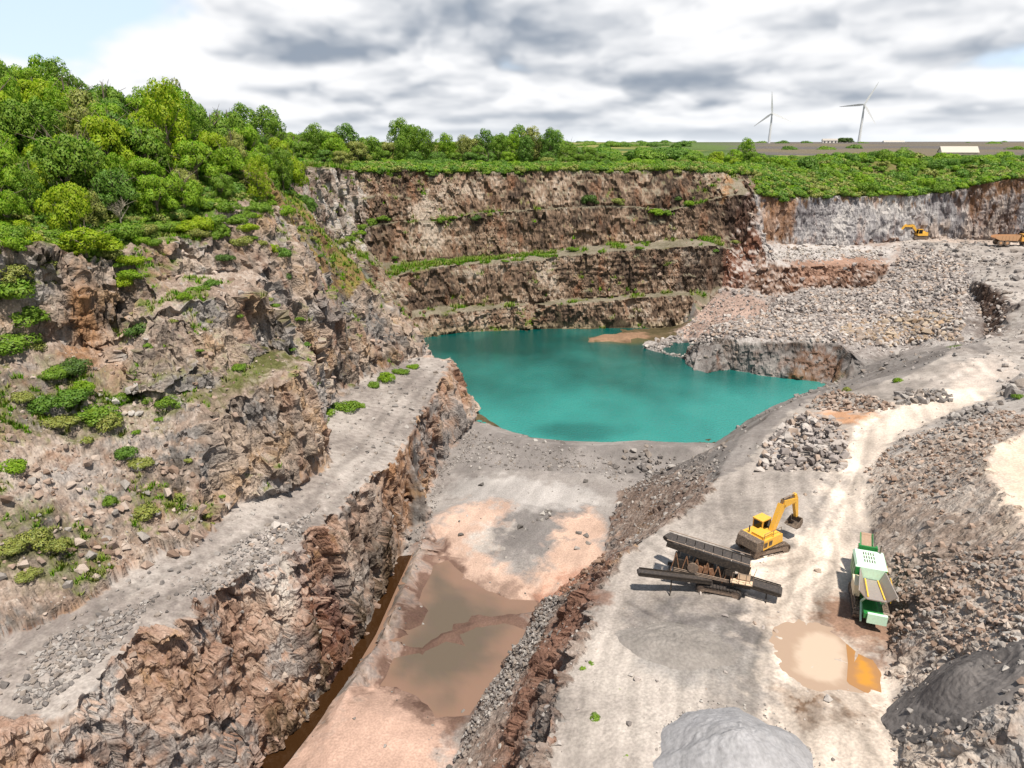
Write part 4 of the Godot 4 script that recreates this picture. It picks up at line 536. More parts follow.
	region("wood", [Vector2(-160, -25), Vector2(-40, -25), Vector2(-42, 40), Vector2(-48, 62), Vector2(-40, 92), Vector2(-34, 104), Vector2(-38, 120), Vector2(-44, 200), Vector2(-44, 290), Vector2(-160, 300)])
	region("left", ["left_top_crest", Vector2(-28, 110), Vector2(-26, 126), "-left_mid_crest", "left_mid_toe", "-left_mid_toe", "-left_ramp_in", Vector2(-40, 20), Vector2(-44, -25), Vector2(-60, -25), Vector2(-64, 30)])
	region("left", [Vector2(-62, 50), Vector2(-47.8, 66), Vector2(-41, 76), Vector2(-33, 98), Vector2(-31, 106), Vector2(-27, 110), Vector2(-18, 128), Vector2(-21, 172), Vector2(-26, 174), Vector2(-25, 130), "-left_mid_toe", "-left_ramp_in"])
	region("lake_bed", ["far_water", Vector2(52, 190), "lake_wall_toe", "-right_shore", "-bank_water", "tip_water"])
	region("lake_wall", [Vector2(36, 180), Vector2(44, 168), Vector2(54, 160), Vector2(62, 160), Vector2(62, 148), Vector2(50, 148), Vector2(38, 158), Vector2(32, 174)])
	region("far_wall", ["far_water", Vector2(70, 196), Vector2(71, 220), "-far_back", Vector2(-60, 215), Vector2(-40, 178), Vector2(-26, 176)])
	region("wood", ["far_rim", "-far_back"])
	region("white_wall", [Vector2(-48, 138), Vector2(-55, 160), Vector2(-52, 190), Vector2(-46, 208), "-white_rim", "white_toe", Vector2(-38, 150)])
	region("white_wall", [Vector2(-53, 136), Vector2(-55, 160), Vector2(-50, 205), Vector2(-41, 206), Vector2(-38, 180), Vector2(-40, 150)])
	region("left", [Vector2(-29, 123), Vector2(-17, 123), Vector2(-18.5, 150), Vector2(-22, 178), Vector2(-29, 178)])
	region("spur", ["spur", Vector2(-22, 141), Vector2(-24, 170), Vector2(-36, 168), Vector2(-38, 140), Vector2(-44, 112)])
	region("spur", [Vector2(-40, 104), Vector2(-32, 103), Vector2(-28, 112), Vector2(-26.5, 121), Vector2(-25, 128), Vector2(-30, 126), Vector2(-38, 120)])
	region("left", [Vector2(-64, -25), Vector2(-64, 36), Vector2(-54, 52), "-left_ramp_in", Vector2(-40, 20), Vector2(-42, -25)])
	region("ramp", [Vector2(-42, -25), Vector2(-41, 20), "left_ramp_in", "left_mid_toe", Vector2(-16.6, 128.5), "-ramp_crest"])
	region("pit", ["lower_toe", "bank_water", "-right_toe"])
	region("lower_wall", ["ramp_crest", Vector2(-16.6, 128), Vector2(-21, 150), "-tip_water", "-lower_toe"])
	region("right_wall", ["right_toe", "-right_crest"])
	region("bench", ["right_crest", "pad_crest", "-road_inner", "road_outer", Vector2(80, 100), Vector2(40, -25)])
	region("bench", ["right_crest", "pad_crest", Vector2(60, 96), "-road_outer", "-slope_toe", Vector2(26, -25)])
	region("dip", ["-pad_crest", "-right_shore", Vector2(38, 112), Vector2(33, 100), Vector2(26, 84), Vector2(21, 68), Vector2(27, 73), Vector2(38, 91), Vector2(45, 100)])
	region("dip", ["pad_crest", "-dip_toe", Vector2(71, 146), Vector2(60, 140), Vector2(46, 128), Vector2(44, 104)])
	region("rubble", ["slope_toe", "road_outer", Vector2(80, 90), "-slope_crest"])
	region("rubble", ["slope_toe", Vector2(38, 68), "road_ridge", Vector2(60, 66), Vector2(44, 52), "-slope_crest"])
	region("upper_flat", ["slope_crest", Vector2(80, 60), Vector2(80, -25)])
	region("upper_bench", ["road_outer", Vector2(64, 97), Vector2(72, 100), Vector2(90, 130), "-notch_crest", "-bench_edge", "pale_toe", Vector2(200, 200), Vector2(160, 60), Vector2(90, 70)])
	region("boulder", ["lake_wall_toe", Vector2(71, 146), "lake_wall_crest", "dip_toe", Vector2(93, 134), "-notch_crest", "-bench_edge", Vector2(122, 224), "-brown_crest", "-brown_toe", Vector2(62, 198), "-scree_left"])
	region("boulder", ["lake_wall_crest", Vector2(86, 150), Vector2(96, 140), Vector2(101, 142), Vector2(108, 152), Vector2(112, 164), Vector2(115, 176), "-bench_edge", Vector2(118, 219), "-brown_toe", Vector2(56, 196), Vector2(46, 186), Vector2(34, 178)])
	region("dip", ["pad_crest", Vector2(72, 101), Vector2(88, 133), Vector2(93, 146), Vector2(88, 151), Vector2(78, 147), Vector2(72, 145), Vector2(46, 128), Vector2(44, 104)])
	region("lake_wall", ["lake_wall_toe", Vector2(76, 143), Vector2(80, 146), "-lake_wall_crest"])
	region("brown_wall", ["brown_toe", Vector2(122, 222), Vector2(132, 240), "-pale_toe", Vector2(68, 218), Vector2(62, 206)])
	region("pale_wall", ["pale_toe", "-pale_crest"])
	region("spoil", ["pale_crest", Vector2(215, 262), Vector2(215, 285), Vector2(95, 290), Vector2(84, 260), Vector2(78, 236)])
	var k := 1
	for p in patches:
		var pv := PackedVector2Array(p[3])
		if pv.size() > 3:
			var grown := Geometry2D.offset_polygon(pv, p[2])
			for g in (grown if grown.size() else [pv]):
				fill(patch_map, g, k)
		k += 1

func dense_points() -> void:
	var used := {}
	for k in lines:
		var pts: Array = lines[k]
		var list := PackedVector3Array()
		if k in lone:
			list = PackedVector3Array(pts)
		else:
			list.append(pts[0])
			for i in pts.size() - 1:
				var a: Vector3 = pts[i]
				var b: Vector3 = pts[i + 1]
				var n := maxi(1, ceili(Vector2(b.x - a.x, b.z - a.z).length() / fine.get(k, 2.2)))
				for j in n:
					list.append(a.lerp(b, (j + 1.0) / n))
		for p in list:
			var key := Vector2i(roundi(p.x / 0.7), roundi(p.z / 0.7))
			if not used.has(key):
				used[key] = true
				vx.append(p + Vector3(fmod(absf(p.x) * 7.31, 0.1), 0, fmod(absf(p.z) * 5.17, 0.1)))
	for ring in [[380, 44], [600, 44], [1100, 44], [2200, 46], [6000, 62]]:
		for i in 24:
			var an := TAU * i / 24 + 0.1
			var p := Vector3(ring[0] * sin(an), ring[1], ring[0] * cos(an))
			if ring[0] == 380 and p.z < 0:
				continue
			p.z += 60
			if p.x > 100 and p.z > 400:
				p.y += clampf((p.z - 400) * 0.012, 0, 10)
			vx.append(p)

func wanted(p: Vector3) -> float:
	var c := Vector3(p.x, p.y - 50.0, p.z)
	var dist := c.length()
	var fwd := c.z * 0.9464 - c.y * 0.3231
	var t := maxf(0.12, (0.0038 if p.z > 150.0 and p.z < 255.0 and p.x > -60.0 else 0.0060) * dist) * (1.0 + (0.0 if p.z < 255.0 else pow(dist / 290.0, 2.5) * 0.8))
	if fwd < 1.0 or absf(c.x) > fwd * 0.80 + 3.0 or absf(c.y * 0.9464 + c.z * 0.3231) > fwd * 0.62 + 3.0:
		t = maxf(t * 5.0, 1.5)
	return t

func tessellate() -> void:
	var flat := PackedVector2Array()
	for p in vx:
		flat.append(Vector2(p.x, p.z))
		vt.append(wanted(p))
	var cur := delaunay(flat)
	# all turned the same way round: seen from above, clockwise
	for i in range(0, cur.size(), 3):
		var a := flat[cur[i]]
		var b := flat[cur[i + 1]]
		var c := flat[cur[i + 2]]
		if (b - a).cross(c - a) > 0.0:
			var s := cur[i + 1]
			cur[i + 1] = cur[i + 2]
			cur[i + 2] = s
	var mid := {}
	while cur.size():
		var nxt := PackedInt32Array()
		for i in range(0, cur.size(), 3):
			var a := cur[i]
			var b := cur[i + 1]
			var c := cur[i + 2]
			var pa := vx[a]
			var pb := vx[b]
			var pc := vx[c]
			var ab := -1
			var bc := -1
			var ca := -1
			if pa.distance_to(pb) > 0.5 * (vt[a] + vt[b]):
				ab = halfway(mid, a, b)
			if pb.distance_to(pc) > 0.5 * (vt[b] + vt[c]):
				bc = halfway(mid, b, c)
			if pc.distance_to(pa) > 0.5 * (vt[c] + vt[a]):
				ca = halfway(mid, c, a)
			var n := int(ab >= 0) + int(bc >= 0) + int(ca >= 0)
			if n == 0:
				tri.append(a)
				tri.append(b)
				tri.append(c)
			elif n == 3:
				nxt.append_array(PackedInt32Array([a, ab, ca, ab, b, bc, ca, bc, c, ab, bc, ca]))
			elif n == 1:
				if ab >= 0:
					nxt.append_array(PackedInt32Array([a, ab, c, ab, b, c]))
				elif bc >= 0:
					nxt.append_array(PackedInt32Array([a, b, bc, a, bc, c]))
				else:
					nxt.append_array(PackedInt32Array([a, b, ca, ca, b, c]))
			else:
				if ab < 0:
					if vx[a].distance_to(vx[bc]) < vx[b].distance_to(vx[ca]):
						nxt.append_array(PackedInt32Array([bc, c, ca, a, bc, ca, a, b, bc]))
					else:
						nxt.append_array(PackedInt32Array([bc, c, ca, a, b, ca, b, bc, ca]))
				elif bc < 0:
					if vx[b].distance_to(vx[ca]) < vx[c].distance_to(vx[ab]):
						nxt.append_array(PackedInt32Array([a, ab, ca, ab, b, ca, b, c, ca]))
					else:
						nxt.append_array(PackedInt32Array([a, ab, ca, ab, b, c, ab, c, ca]))
				else:
					if vx[c].distance_to(vx[ab]) < vx[a].distance_to(vx[bc]):
						nxt.append_array(PackedInt32Array([ab, b, bc, a, ab, c, ab, bc, c]))
					else:
						nxt.append_array(PackedInt32Array([ab, b, bc, a, ab, bc, a, bc, c]))
		cur = nxt

func delaunay(pts: PackedVector2Array) -> PackedInt32Array:
	# sweep in x; a triangle whose circle lies wholly behind the sweep is finished
	var n := pts.size()
	var px := PackedFloat64Array()
	var py := PackedFloat64Array()
	for p in pts:
		px.append(p.x)
		py.append(p.y)
	px.append_array(PackedFloat64Array([-90000.0, 90000.0, 0.0]))
	py.append_array(PackedFloat64Array([-80000.0, -81000.0, 90000.0]))
	var order := range(n)
	order.sort_custom(func(a, b): return px[a] < px[b] or px[a] == px[b] and py[a] < py[b])
	var out := PackedInt32Array()
	var live := [[n, n + 1, n + 2, 0.0, 0.0, 1e300, 1e150]]
	for i in order:
		var x := px[i]
		var y := py[i]
		var keep := []
		var edges := {}
		for t in live:
			var dx: float = x - t[3]
			var dy: float = y - t[4]
			if dx > t[6]:
				out.append(t[0])
				out.append(t[1])
				out.append(t[2])
			elif dx * dx + dy * dy < t[5]:
				for e in [[t[0], t[1]], [t[1], t[2]], [t[2], t[0]]]:
					var key: int = mini(e[0], e[1]) * 100000 + maxi(e[0], e[1])
					edges[key] = edges.get(key, 0) + 1
			else:
				keep.append(t)
		for key in edges:
			if edges[key] > 1:
				continue
			var a: int = key / 100000
			var b: int = key % 100000
			var bx := px[b] - px[a]
			var by := py[b] - py[a]
			var cx := x - px[a]
			var cy := y - py[a]
			var d := 2.0 * (bx * cy - by * cx)
			if absf(d) < 1e-9:
				continue
			var ux := (cy * (bx * bx + by * by) - by * (cx * cx + cy * cy)) / d
			var uy := (bx * (cx * cx + cy * cy) - cx * (bx * bx + by * by)) / d
			var r2 := ux * ux + uy * uy
			keep.append([a, b, i, ux + px[a], uy + py[a], r2, sqrt(r2)])
		live = keep
	for t in live:
		out.append_array(PackedInt32Array([t[0], t[1], t[2]]))
	var good := PackedInt32Array()
	for k in range(0, out.size(), 3):
		if out[k] < n and out[k + 1] < n and out[k + 2] < n:
			good.append_array(PackedInt32Array([out[k], out[k + 1], out[k + 2]]))
	return good

func halfway(mid: Dictionary, a: int, b: int) -> int:
	var key := mini(a, b) * 8000000 + maxi(a, b)
	var m: int = mid.get(key, -1)
	if m < 0:
		m = vx.size()
		mid[key] = m
		var p := (vx[a] + vx[b]) * 0.5
		vx.append(p)
		vt.append(wanted(p))
	return m

func find_normals() -> void:
	nrm.resize(vx.size())
	nrm.fill(Vector3.ZERO)
	for i in range(0, tri.size(), 3):
		var a := tri[i]
		var b := tri[i + 1]
		var c := tri[i + 2]
		var pa := vx[a]
		var n := (vx[b] - pa).cross(vx[c] - pa)
		nrm[a] += n
		nrm[b] += n
		nrm[c] += n
	for i in nrm.size():
		nrm[i] = nrm[i].normalized()

func make_terrain() -> void:
	make_regions()
	dense_points()
	tessellate()
	find_normals()
	if nrm[0].y < 0:
		print("flipped")
	var count := vx.size()
	print("points ", count, " triangles ", tri.size() / 3, " t ", Time.get_ticks_msec())
	var rough := noise(FastNoiseLite.TYPE_SIMPLEX_SMOOTH, 0.16, 5, 3)
	var large := noise(FastNoiseLite.TYPE_SIMPLEX_SMOOTH, 0.045, 3, 4)
	var block := noise(FastNoiseLite.TYPE_CELLULAR, 0.34, 1, 8)
	block.cellular_return_type = FastNoiseLite.RETURN_CELL_VALUE
	block.cellular_jitter = 1.0
	var chip := noise(FastNoiseLite.TYPE_CELLULAR, 1.05, 1, 9)
	chip.cellular_return_type = FastNoiseLite.RETURN_CELL_VALUE
	var ridge := noise(FastNoiseLite.TYPE_SIMPLEX_SMOOTH, 0.38, 5, 21)
	ridge.fractal_type = FastNoiseLite.FRACTAL_RIDGED
	ridge.fractal_gain = 0.62
	var fluted := noise(FastNoiseLite.TYPE_SIMPLEX_SMOOTH, 0.5, 3, 14)
	var streaky := noise(FastNoiseLite.TYPE_SIMPLEX_SMOOTH, 0.8, 3, 15)
	var speck := noise(FastNoiseLite.TYPE_SIMPLEX_SMOOTH, 1.1, 4, 16)
	var hue := noise(FastNoiseLite.TYPE_SIMPLEX_SMOOTH, 0.09, 3, 17)
	var S := styles.size()
	var s_rough := PackedFloat32Array()
	var s_block := PackedFloat32Array()
	var s_chip := PackedFloat32Array()
	for s in styles:
		s_rough.append(s.rough)
		s_block.append(s.blocks)
		s_chip.append(s.chips)
	var crag := PackedFloat32Array()
	for sty in styles:
		crag.append({"left": 0.85, "rubble": 0.30, "spur": 0.35, "boulder": 0.35, "brown_wall": 0.4, "lower_wall": 0.5, "right_wall": 0.35, "white_wall": 0.4, "upper_bench": 0.2, "far_wall": 0.2}.get(sty.name, 0.0))
	reg.resize(count)
	var steep := PackedFloat32Array()
	steep.resize(count)
	for i in count:
		var p := vx[i]
		var n := nrm[i]
		var r := 0
		if p.z < 335.0 and p.x > -159.0 and p.x < 239.0:
			var jx := p.x + speck.get_noise_3d(p.x * 0.3, p.y * 0.3, p.z * 0.3) * 1.2
			var jd := p.z + speck.get_noise_3d(p.x * 0.3 + 50.0, p.y * 0.3, p.z * 0.3) * 1.2
			r = region_map[cell_of(jx, jd)]
		reg[i] = r
		var st := smoothstep(0.16, 0.5, 1.0 - n.y)
		steep[i] = st
		var d := Vector3.ZERO
		var fade := 1.0 if p.z < 300.0 else 0.0
		if p.z > 300.0:
			d.y = rough.get_noise_2d(p.x * 0.08, p.z * 0.08) * 1.2
		else:
			d.y = rough.get_noise_3dv(p) * s_rough[r] * 0.9 + large.get_noise_2d(p.x, p.z) * s_rough[r] * 1.1
			if crag[r] > 0.0:
				d.y += (ridge.get_noise_3d(p.x * 0.7, p.y, p.z * 0.7) + 0.25) * crag[r]
		if st > 0.02 and s_block[r] > 0.0 and fade > 0.0:
			var h := Vector3(n.x, 0.15, n.z).normalized()
			# joints cut the rock into tall blocks; beds cut it level
			var lean := rough.get_noise_3d(p.x * 0.5, p.y * 0.5, p.z * 0.5) * 2.0
			var b := block.get_noise_3d(p.x + lean, p.y * 0.55 + lean, p.z - lean)
			var c := chip.get_noise_3d(p.x, p.y * 0.7, p.z)
			var f := fluted.get_noise_3d(p.x, p.y * 0.16, p.z)
			var bed := rough.get_noise_2d(p.y * 4.5, large.get_noise_2d(p.x, p.z) * 6.0)
			var w := st * s_block[r]
			d += h * (w * (b * 0.55 + f * 0.38 + bed * 0.2 + large.get_noise_3d(p.x * 1.6, p.y * 0.8, p.z * 1.6) * 0.9) + st * s_chip[r] * (c * 0.30 + ridge.get_noise_3d(p.x, p.y * 0.5, p.z) * 0.75))
		vx[i] = p + d
	find_normals()
	print("shaped ", Time.get_ticks_msec())
	height_map.resize(NX * ND)
	height_map.fill(-99.0)
	for i in count:
		var p := vx[i]
		if p.x > GX and p.z > GD and p.z < 334.0 and p.x < 239.0:
			var c := cell_of(p.x, p.z)
			height_map[c] = maxf(height_map[c], p.y)
	fill_height_gaps()
	# colour
	col.resize(count)
	var fa := PackedColorArray()
	var sa := PackedColorArray()
	var green := PackedFloat32Array()
	var streak := PackedFloat32Array()
	for s in styles:
		for k in 3:
			fa.append(s.f[k])
		for k in 4:
			sa.append(s.s[mini(k, s.s.size() - 1)])
		green.append(s.green)
		streak.append(s.streak)
	var pc := PackedColorArray([Color.BLACK])
	var pk := PackedByteArray([0])
	for p in patches:
		pc.append(K(p[1]))
		pk.append(1 if p[0] == "wall" else 2 if p[0] == "ochre" else 3 if p[0] == "grass" else 0)
	var g1 := K(Color8(92, 118, 42))
	var g2 := K(Color8(136, 146, 62))
	var ochre := K(Color8(222, 182, 138))
	var rust := K(Color8(176, 116, 80))
	var tracks := PackedFloat32Array()
	for sty in styles:
		tracks.append({"bench": 0.30, "pit": 0.14, "ramp": 0.12, "upper_flat": 0.2, "upper_bench": 0.15, "dip": 0.2}.get(sty.name, 0.0))
	var speckle := PackedFloat32Array()
	for sty in styles:
		speckle.append({"bench": 0.40, "pit": 0.35, "ramp": 0.7, "upper_flat": 0.35, "dip": 0.5, "left": 1.2, "rubble": 1.2, "boulder": 1.3}.get(sty.name, 0.9))
	var bench_id: int = style_of["bench"]
	var ramp_id: int = style_of["ramp"]
	var wet := style_of["far_wall"] as int
	for i in count:
		var p := vx[i]
		var n := nrm[i]
		var r := reg[i]
		var st := smoothstep(0.22, 0.50, 1.0 - n.y)
		var grain := speck.get_noise_3dv(p)
		var blot := hue.get_noise_3d(p.x, p.y * 0.8, p.z)
		# level ground
		var tone := clampf(0.5 + blot * 0.8 + grain * speckle[r], 0.0, 1.0)
		var f := fa[r * 3].lerp(fa[r * 3 + 1], tone * 2.0) if tone < 0.5 else fa[r * 3 + 1].lerp(fa[r * 3 + 2], tone * 2.0 - 1.0)
		var mark := 1.0
		if tracks[r] > 0.0 and st < 0.9:
			var along := p.x * 0.36 + p.z * 0.93
			var across := p.x * 0.93 - p.z * 0.36 + hue.get_noise_2d(p.x * 0.3, p.z * 0.3) * 2.0
			var tr := streaky.get_noise_2d(across * 1.1, along * 0.07) + 0.6 * streaky.get_noise_2d(across * 0.35 + 90.0, along * 0.05)
			var tv := 1.0 + tracks[r] * tr
			if r == bench_id or r == ramp_id:
				tv *= wheel_marks(p.x, p.z, grain, r == ramp_id)
			f = Color(f.r * tv, f.g * tv, f.b * tv)
			mark = tv
		var c := f
		if st > 0.01:
			var sk := streaky.get_noise_3d(p.x * 0.6, p.y * 0.13, p.z * 0.6)
			var cellc := block.get_noise_3d(p.x * 1.3 + blot * 3.0, p.y * 0.9, p.z * 1.3) * 0.20 + chip.get_noise_3d(p.x * 0.9, p.y * 0.75 + blot, p.z * 0.9) * 0.22 + minf(0.0, rough.get_noise_2d(p.y * 7.0 + blot * 6.0, hue.get_noise_2d(p.x * 0.4, p.z * 0.4) * 3.0)) * 0.5
			if r != wet and r != wet + 1 and p.z < 150.0:
				cellc *= 0.5
			var wide := hue.get_noise_3d(p.x * 0.42 + 77.0, p.y * 0.55, p.z * 0.42)
			var q := clampf(0.5 + blot * 0.62 + wide * 0.75 * streak[r] + grain * 0.5 + sk * streak[r] * 0.20 + cellc, 0.0, 0.999) * 3.0
			var k := int(q)
			var s := sa[r * 4 + k].lerp(sa[r * 4 + k + 1], q - k)
			var ru := hue.get_noise_3d(p.x * 1.7 + 40.0, p.y * 0.5, p.z * 1.7) + sk * 0.35
			if r == wet or r == wet + 1:
				s = s.lerp(rust, clampf((ru - 0.22) * 1.2, 0.0, 0.42))
				# bleached band just over the waterline
				s = s.lerp(K(Color8(206, 190, 160)), clampf((2.2 - p.y) * 0.5, 0.0, 0.8))
			elif streak[r] > 0.2:
				s = s.lerp(rust, clampf((ru - 0.18) * 1.2, 0.0, 0.42))
			if p.z < 150.0 and r != wet:
				var slate := hue.get_noise_3d(p.x * 1.1 - 70.0, p.y * 1.4, p.z * 1.1) + grain * 0.3
				s = s.lerp(Color(s.get_luminance(), s.get_luminance(), s.get_luminance() * 1.02) * 0.95, clampf((slate - 0.06) * 3.0, 0.0, 0.7))
				s = s.lerp(ochre, clampf((-slate - 0.24) * 2.2, 0.0, 0.5))
			c = f.lerp(s, st)
		if p.z < 334.0:
			var wob := 1.0 - 0.55 * st
			var wx := hue.get_noise_2d(p.x * 3.1, p.z * 3.1) * 2.6 * wob + grain * 0.9 * wob
			var wd := hue.get_noise_2d(p.x * 3.1 + 200.0, p.z * 3.1) * 2.6 * wob - grain * 0.9 * wob
			var spread := 0.9 * wob + 0.1
			var took := 0.0
			var weight := 0.0
			var mixed := Color(0, 0, 0)
			for tap in 4:
				var k2 := patch_map[cell_of(p.x + wx + spread * TAP_X[tap], p.z + wd + spread * TAP_D[tap])]
				if k2 > 0:
					var pcol := pc[k2]
					var am := 0.90
					if pk[k2] == 1:
						am = 0.62 * st
					elif pk[k2] == 2:
						am = 0.6
					elif pk[k2] == 3:
						am = 0.85 * (1.0 - st)
					var m := 1.0 + 0.4 * speckle[r] * grain + 0.4 * blot
					took += 1.0
					m *= mark
					mixed += Color(pcol.r * m, pcol.g * m, pcol.b * m)
					weight += am
			if took > 0.0:
				c = c.lerp(Color(mixed.r / took, mixed.g / took, mixed.b / took), weight * 0.25)
			if took == 0.0 and green[r] > 0.0:
				var gw := hue.get_noise_3d(p.x * 1.3 - 30.0, p.y, p.z * 1.3) + 0.5 * grain
				gw = smoothstep(0.36 - 0.5 * green[r], 0.52 - 0.45 * green[r], gw) * (1.0 - smoothstep(0.3, 0.55, 1.0 - n.y)) * 0.85
				c = c.lerp(g1.lerp(g2, clampf(0.5 + grain, 0.0, 1.0)), gw)
		if r == 0 and p.z > 330.0:
			c = far_colour(p, grain, hue)
		col[i] = c
	print("coloured ", Time.get_ticks_msec())
	emit_terrain()

var routes := [
	[Vector2(66, 96.5), Vector2(58, 92), Vector2(50, 87), Vector2(43, 80), Vector2(38, 71), Vector2(33, 63), Vector2(28.5, 55), Vector2(24.5, 49), Vector2(20, 42), Vector2(16, 35), Vector2(14, 25)],
	[Vector2(35, 66), Vector2(29, 58), Vector2(24.8, 52), Vector2(22.5, 46), Vector2(21, 36), Vector2(22, 26)],
	[Vector2(24, 52), Vector2(19, 51), Vector2(14, 53), Vector2(12, 57)],
	[Vector2(26, 50), Vector2(20, 45.5), Vector2(12, 43.5), Vector2(9.5, 46)],
	[Vector2(-30, 45), Vector2(-24, 54), Vector2(-20, 64), Vector2(-18, 80), Vector2(-17, 100), Vector2(-15, 118)],
]

func wheel_marks(x: float, d: float, grain: float, ramp: bool) -> float:
	# pairs of pressed, slightly darker wheel lines with a pale crown of dust between them
	var q := Vector2(x, d)
	var out := 1.0
	for k in ([4] if ramp else [0, 1, 2, 3]):
		var line_: Array = routes[k]
		var near := 1e9
		for i in line_.size() - 1:
			var a: Vector2 = line_[i]
			var b: Vector2 = line_[i + 1]
			if absf(q.x - a.x) > 16.0 or absf(q.y - a.y) > 26.0:
				continue
			near = minf(near, q.distance_to(Geometry2D.get_closest_point_to_segment(q, a, b)))
		for off in [1.05, 1.5] if k % 2 == 0 else [0.85]:
			var e := absf(near - off + grain * 0.22)
			out -= 0.17 * (1.0 - smoothstep(0.14, 0.34, e))
		if near < 0.7:
			out += 0.07
	return out

func far_colour(p: Vector3, grain: float, hue: FastNoiseLite) -> Color:
	var f := hue.get_noise_2d(p.x * 0.05, p.z * 0.035)
	var c := K(Color8(120, 146, 84)).lerp(K(Color8(90, 116, 62)), clampf(0.5 + f * 2.0, 0.0, 1.0))
	if p.x > p.z * 0.30 and p.z > 420.0:
		c = K(Color8(132, 128, 128)).lerp(K(Color8(150, 140, 120)), clampf(0.5 + f * 2.5, 0.0, 1.0))
	elif f > 0.18:
		c = K(Color8(176, 176, 104))
	return c

func fill_height_gaps() -> void:
	for sweep in 6:
		for j in range(1, ND - 1):
			for i in range(1, NX - 1):
				var c := j * NX + i
				if height_map[c] < -90.0:
					var s := 0.0
					var n := 0
					for o in [c - 1, c + 1, c - NX, c + NX]:
						if height_map[o] > -90.0:
							s += height_map[o]
							n += 1
					if n > 0:
						height_map[c] = s / n

func grain_texture(sd: int, freq: float, lo: float, hi: float, octaves := 5, kind := FastNoiseLite.TYPE_SIMPLEX_SMOOTH) -> NoiseTexture2D:
	var t := NoiseTexture2D.new()
	t.width = 1024
	t.height = 1024
	t.seamless = true
	t.noise = noise(kind, freq, octaves, sd)
	var g := Gradient.new()
	g.set_color(0, Color(lo, lo, lo))
	g.set_color(1, Color(hi, hi, hi))
	t.color_ramp = g
	return t

var rock_mat: StandardMaterial3D
var stone_mat: StandardMaterial3D
var earth_mat: StandardMaterial3D

func make_rock_materials() -> void:
	rock_mat = StandardMaterial3D.new()
	rock_mat.resource_name = "rock_and_earth"
	rock_mat.vertex_color_use_as_albedo = true
	rock_mat.roughness = 0.95
	rock_mat.metallic_specular = 0.25
	rock_mat.uv1_triplanar = true
	rock_mat.uv1_world_triplanar = true
	rock_mat.uv1_scale = Vector3.ONE * 0.11
	rock_mat.albedo_texture = grain_texture(31, 0.035, 0.66, 1.0, 6)
	rock_mat.heightmap_enabled = true
	rock_mat.heightmap_texture = grain_texture(32, 0.022, 0.0, 1.0, 6)
	rock_mat.heightmap_scale = 16.0
	earth_mat = rock_mat.duplicate()
	earth_mat.resource_name = "worn_ground"
	earth_mat.heightmap_scale = 5.0
	earth_mat.albedo_texture = grain_texture(35, 0.03, 0.80, 1.0, 5)
	stone_mat = StandardMaterial3D.new()
	stone_mat.resource_name = "broken_stone"
	stone_mat.vertex_color_use_as_albedo = true
	stone_mat.roughness = 0.92
	stone_mat.metallic_specular = 0.3
	stone_mat.uv1_triplanar = true
	stone_mat.uv1_scale = Vector3.ONE * 0.6
	stone_mat.albedo_texture = grain_texture(33, 0.02, 0.7, 1.0)

func emit_terrain() -> void:
	make_rock_materials()
	# pieces of the ground, by region of each triangle's first corner
	var piece_of := {"land": "land", "wood": "hillside_ground", "left": "left_rock_slope", "spur": "left_rock_slope", "ramp": "haul_ramp_ground", "lower_wall": "lower_rock_wall", "pit": "pit_floor", "lake_bed": "lake_bed_ground", "right_wall": "pit_bank_wall", "bench": "quarry_bench_ground", "upper_flat": "upper_bench_ground", "rubble": "rubble_slope_ground", "dip": "lakeside_slope_ground", "boulder": "boulder_slope_ground", "lake_wall": "lakeside_rock_wall", "brown_wall": "brown_rock_wall", "pale_wall": "pale_rock_wall", "upper_bench": "upper_bench_ground", "spoil": "spoil_hill", "far_wall": "terraced_rock_wall", "white_wall": "white_rock_wall"}
	var groups := {}
	var group_of := []
	for s in styles:
		var g: String = piece_of[s.name]
		if not groups.has(g):
			groups[g] = groups.size()
		group_of.append(groups[g])
	var lists := []
	for g in groups:
		lists.append(PackedInt32Array())
	for i in range(0, tri.size(), 3):
		var g: int = group_of[reg[tri[i]]]
		lists[g].append(tri[i])
		lists[g].append(tri[i + 1])
		lists[g].append(tri[i + 2])
	for g in groups:
		var list: PackedInt32Array = lists[groups[g]]
		if list.is_empty():
			continue
		var remap := PackedInt32Array()
		remap.resize(vx.size())
		remap.fill(-1)
		var pv := PackedVector3Array()
		var pn := PackedVector3Array()
		var pcol := PackedColorArray()
		var idx := PackedInt32Array()
		idx.resize(list.size())
		for k in list.size():
			var v := list[k]
			var m := remap[v]
			if m < 0:
				m = pv.size()
				remap[v] = m
				var p := vx[v]
				pv.append(Vector3(p.x, p.y, -p.z))
				var n := nrm[v]
				pn.append(Vector3(n.x, n.y, -n.z))
				pcol.append(col[v])
			idx[k] = m
		var arr := []
		arr.resize(Mesh.ARRAY_MAX)
		arr[Mesh.ARRAY_VERTEX] = pv
		if not g in ["left_rock_slope", "lower_rock_wall", "pit_bank_wall", "terraced_rock_wall", "white_rock_wall", "pale_rock_wall", "brown_rock_wall", "lakeside_rock_wall", "boulder_slope_ground", "rubble_slope_ground"]:
			arr[Mesh.ARRAY_NORMAL] = pn     # broken rock keeps its hard facets
		arr[Mesh.ARRAY_COLOR] = pcol
		arr[Mesh.ARRAY_INDEX] = idx
		var am := ArrayMesh.new()
		am.add_surface_from_arrays(Mesh.PRIMITIVE_TRIANGLES, arr, [], {}, 0)
		am.surface_set_material(0, earth_mat if g in ["quarry_bench_ground", "pit_floor", "upper_bench_ground", "haul_ramp_ground", "lakeside_slope_ground"] else rock_mat)
		var o := put(g, am, null)
		o.set_meta("kind", "structure")
	print("terrain out ", Time.get_ticks_msec())

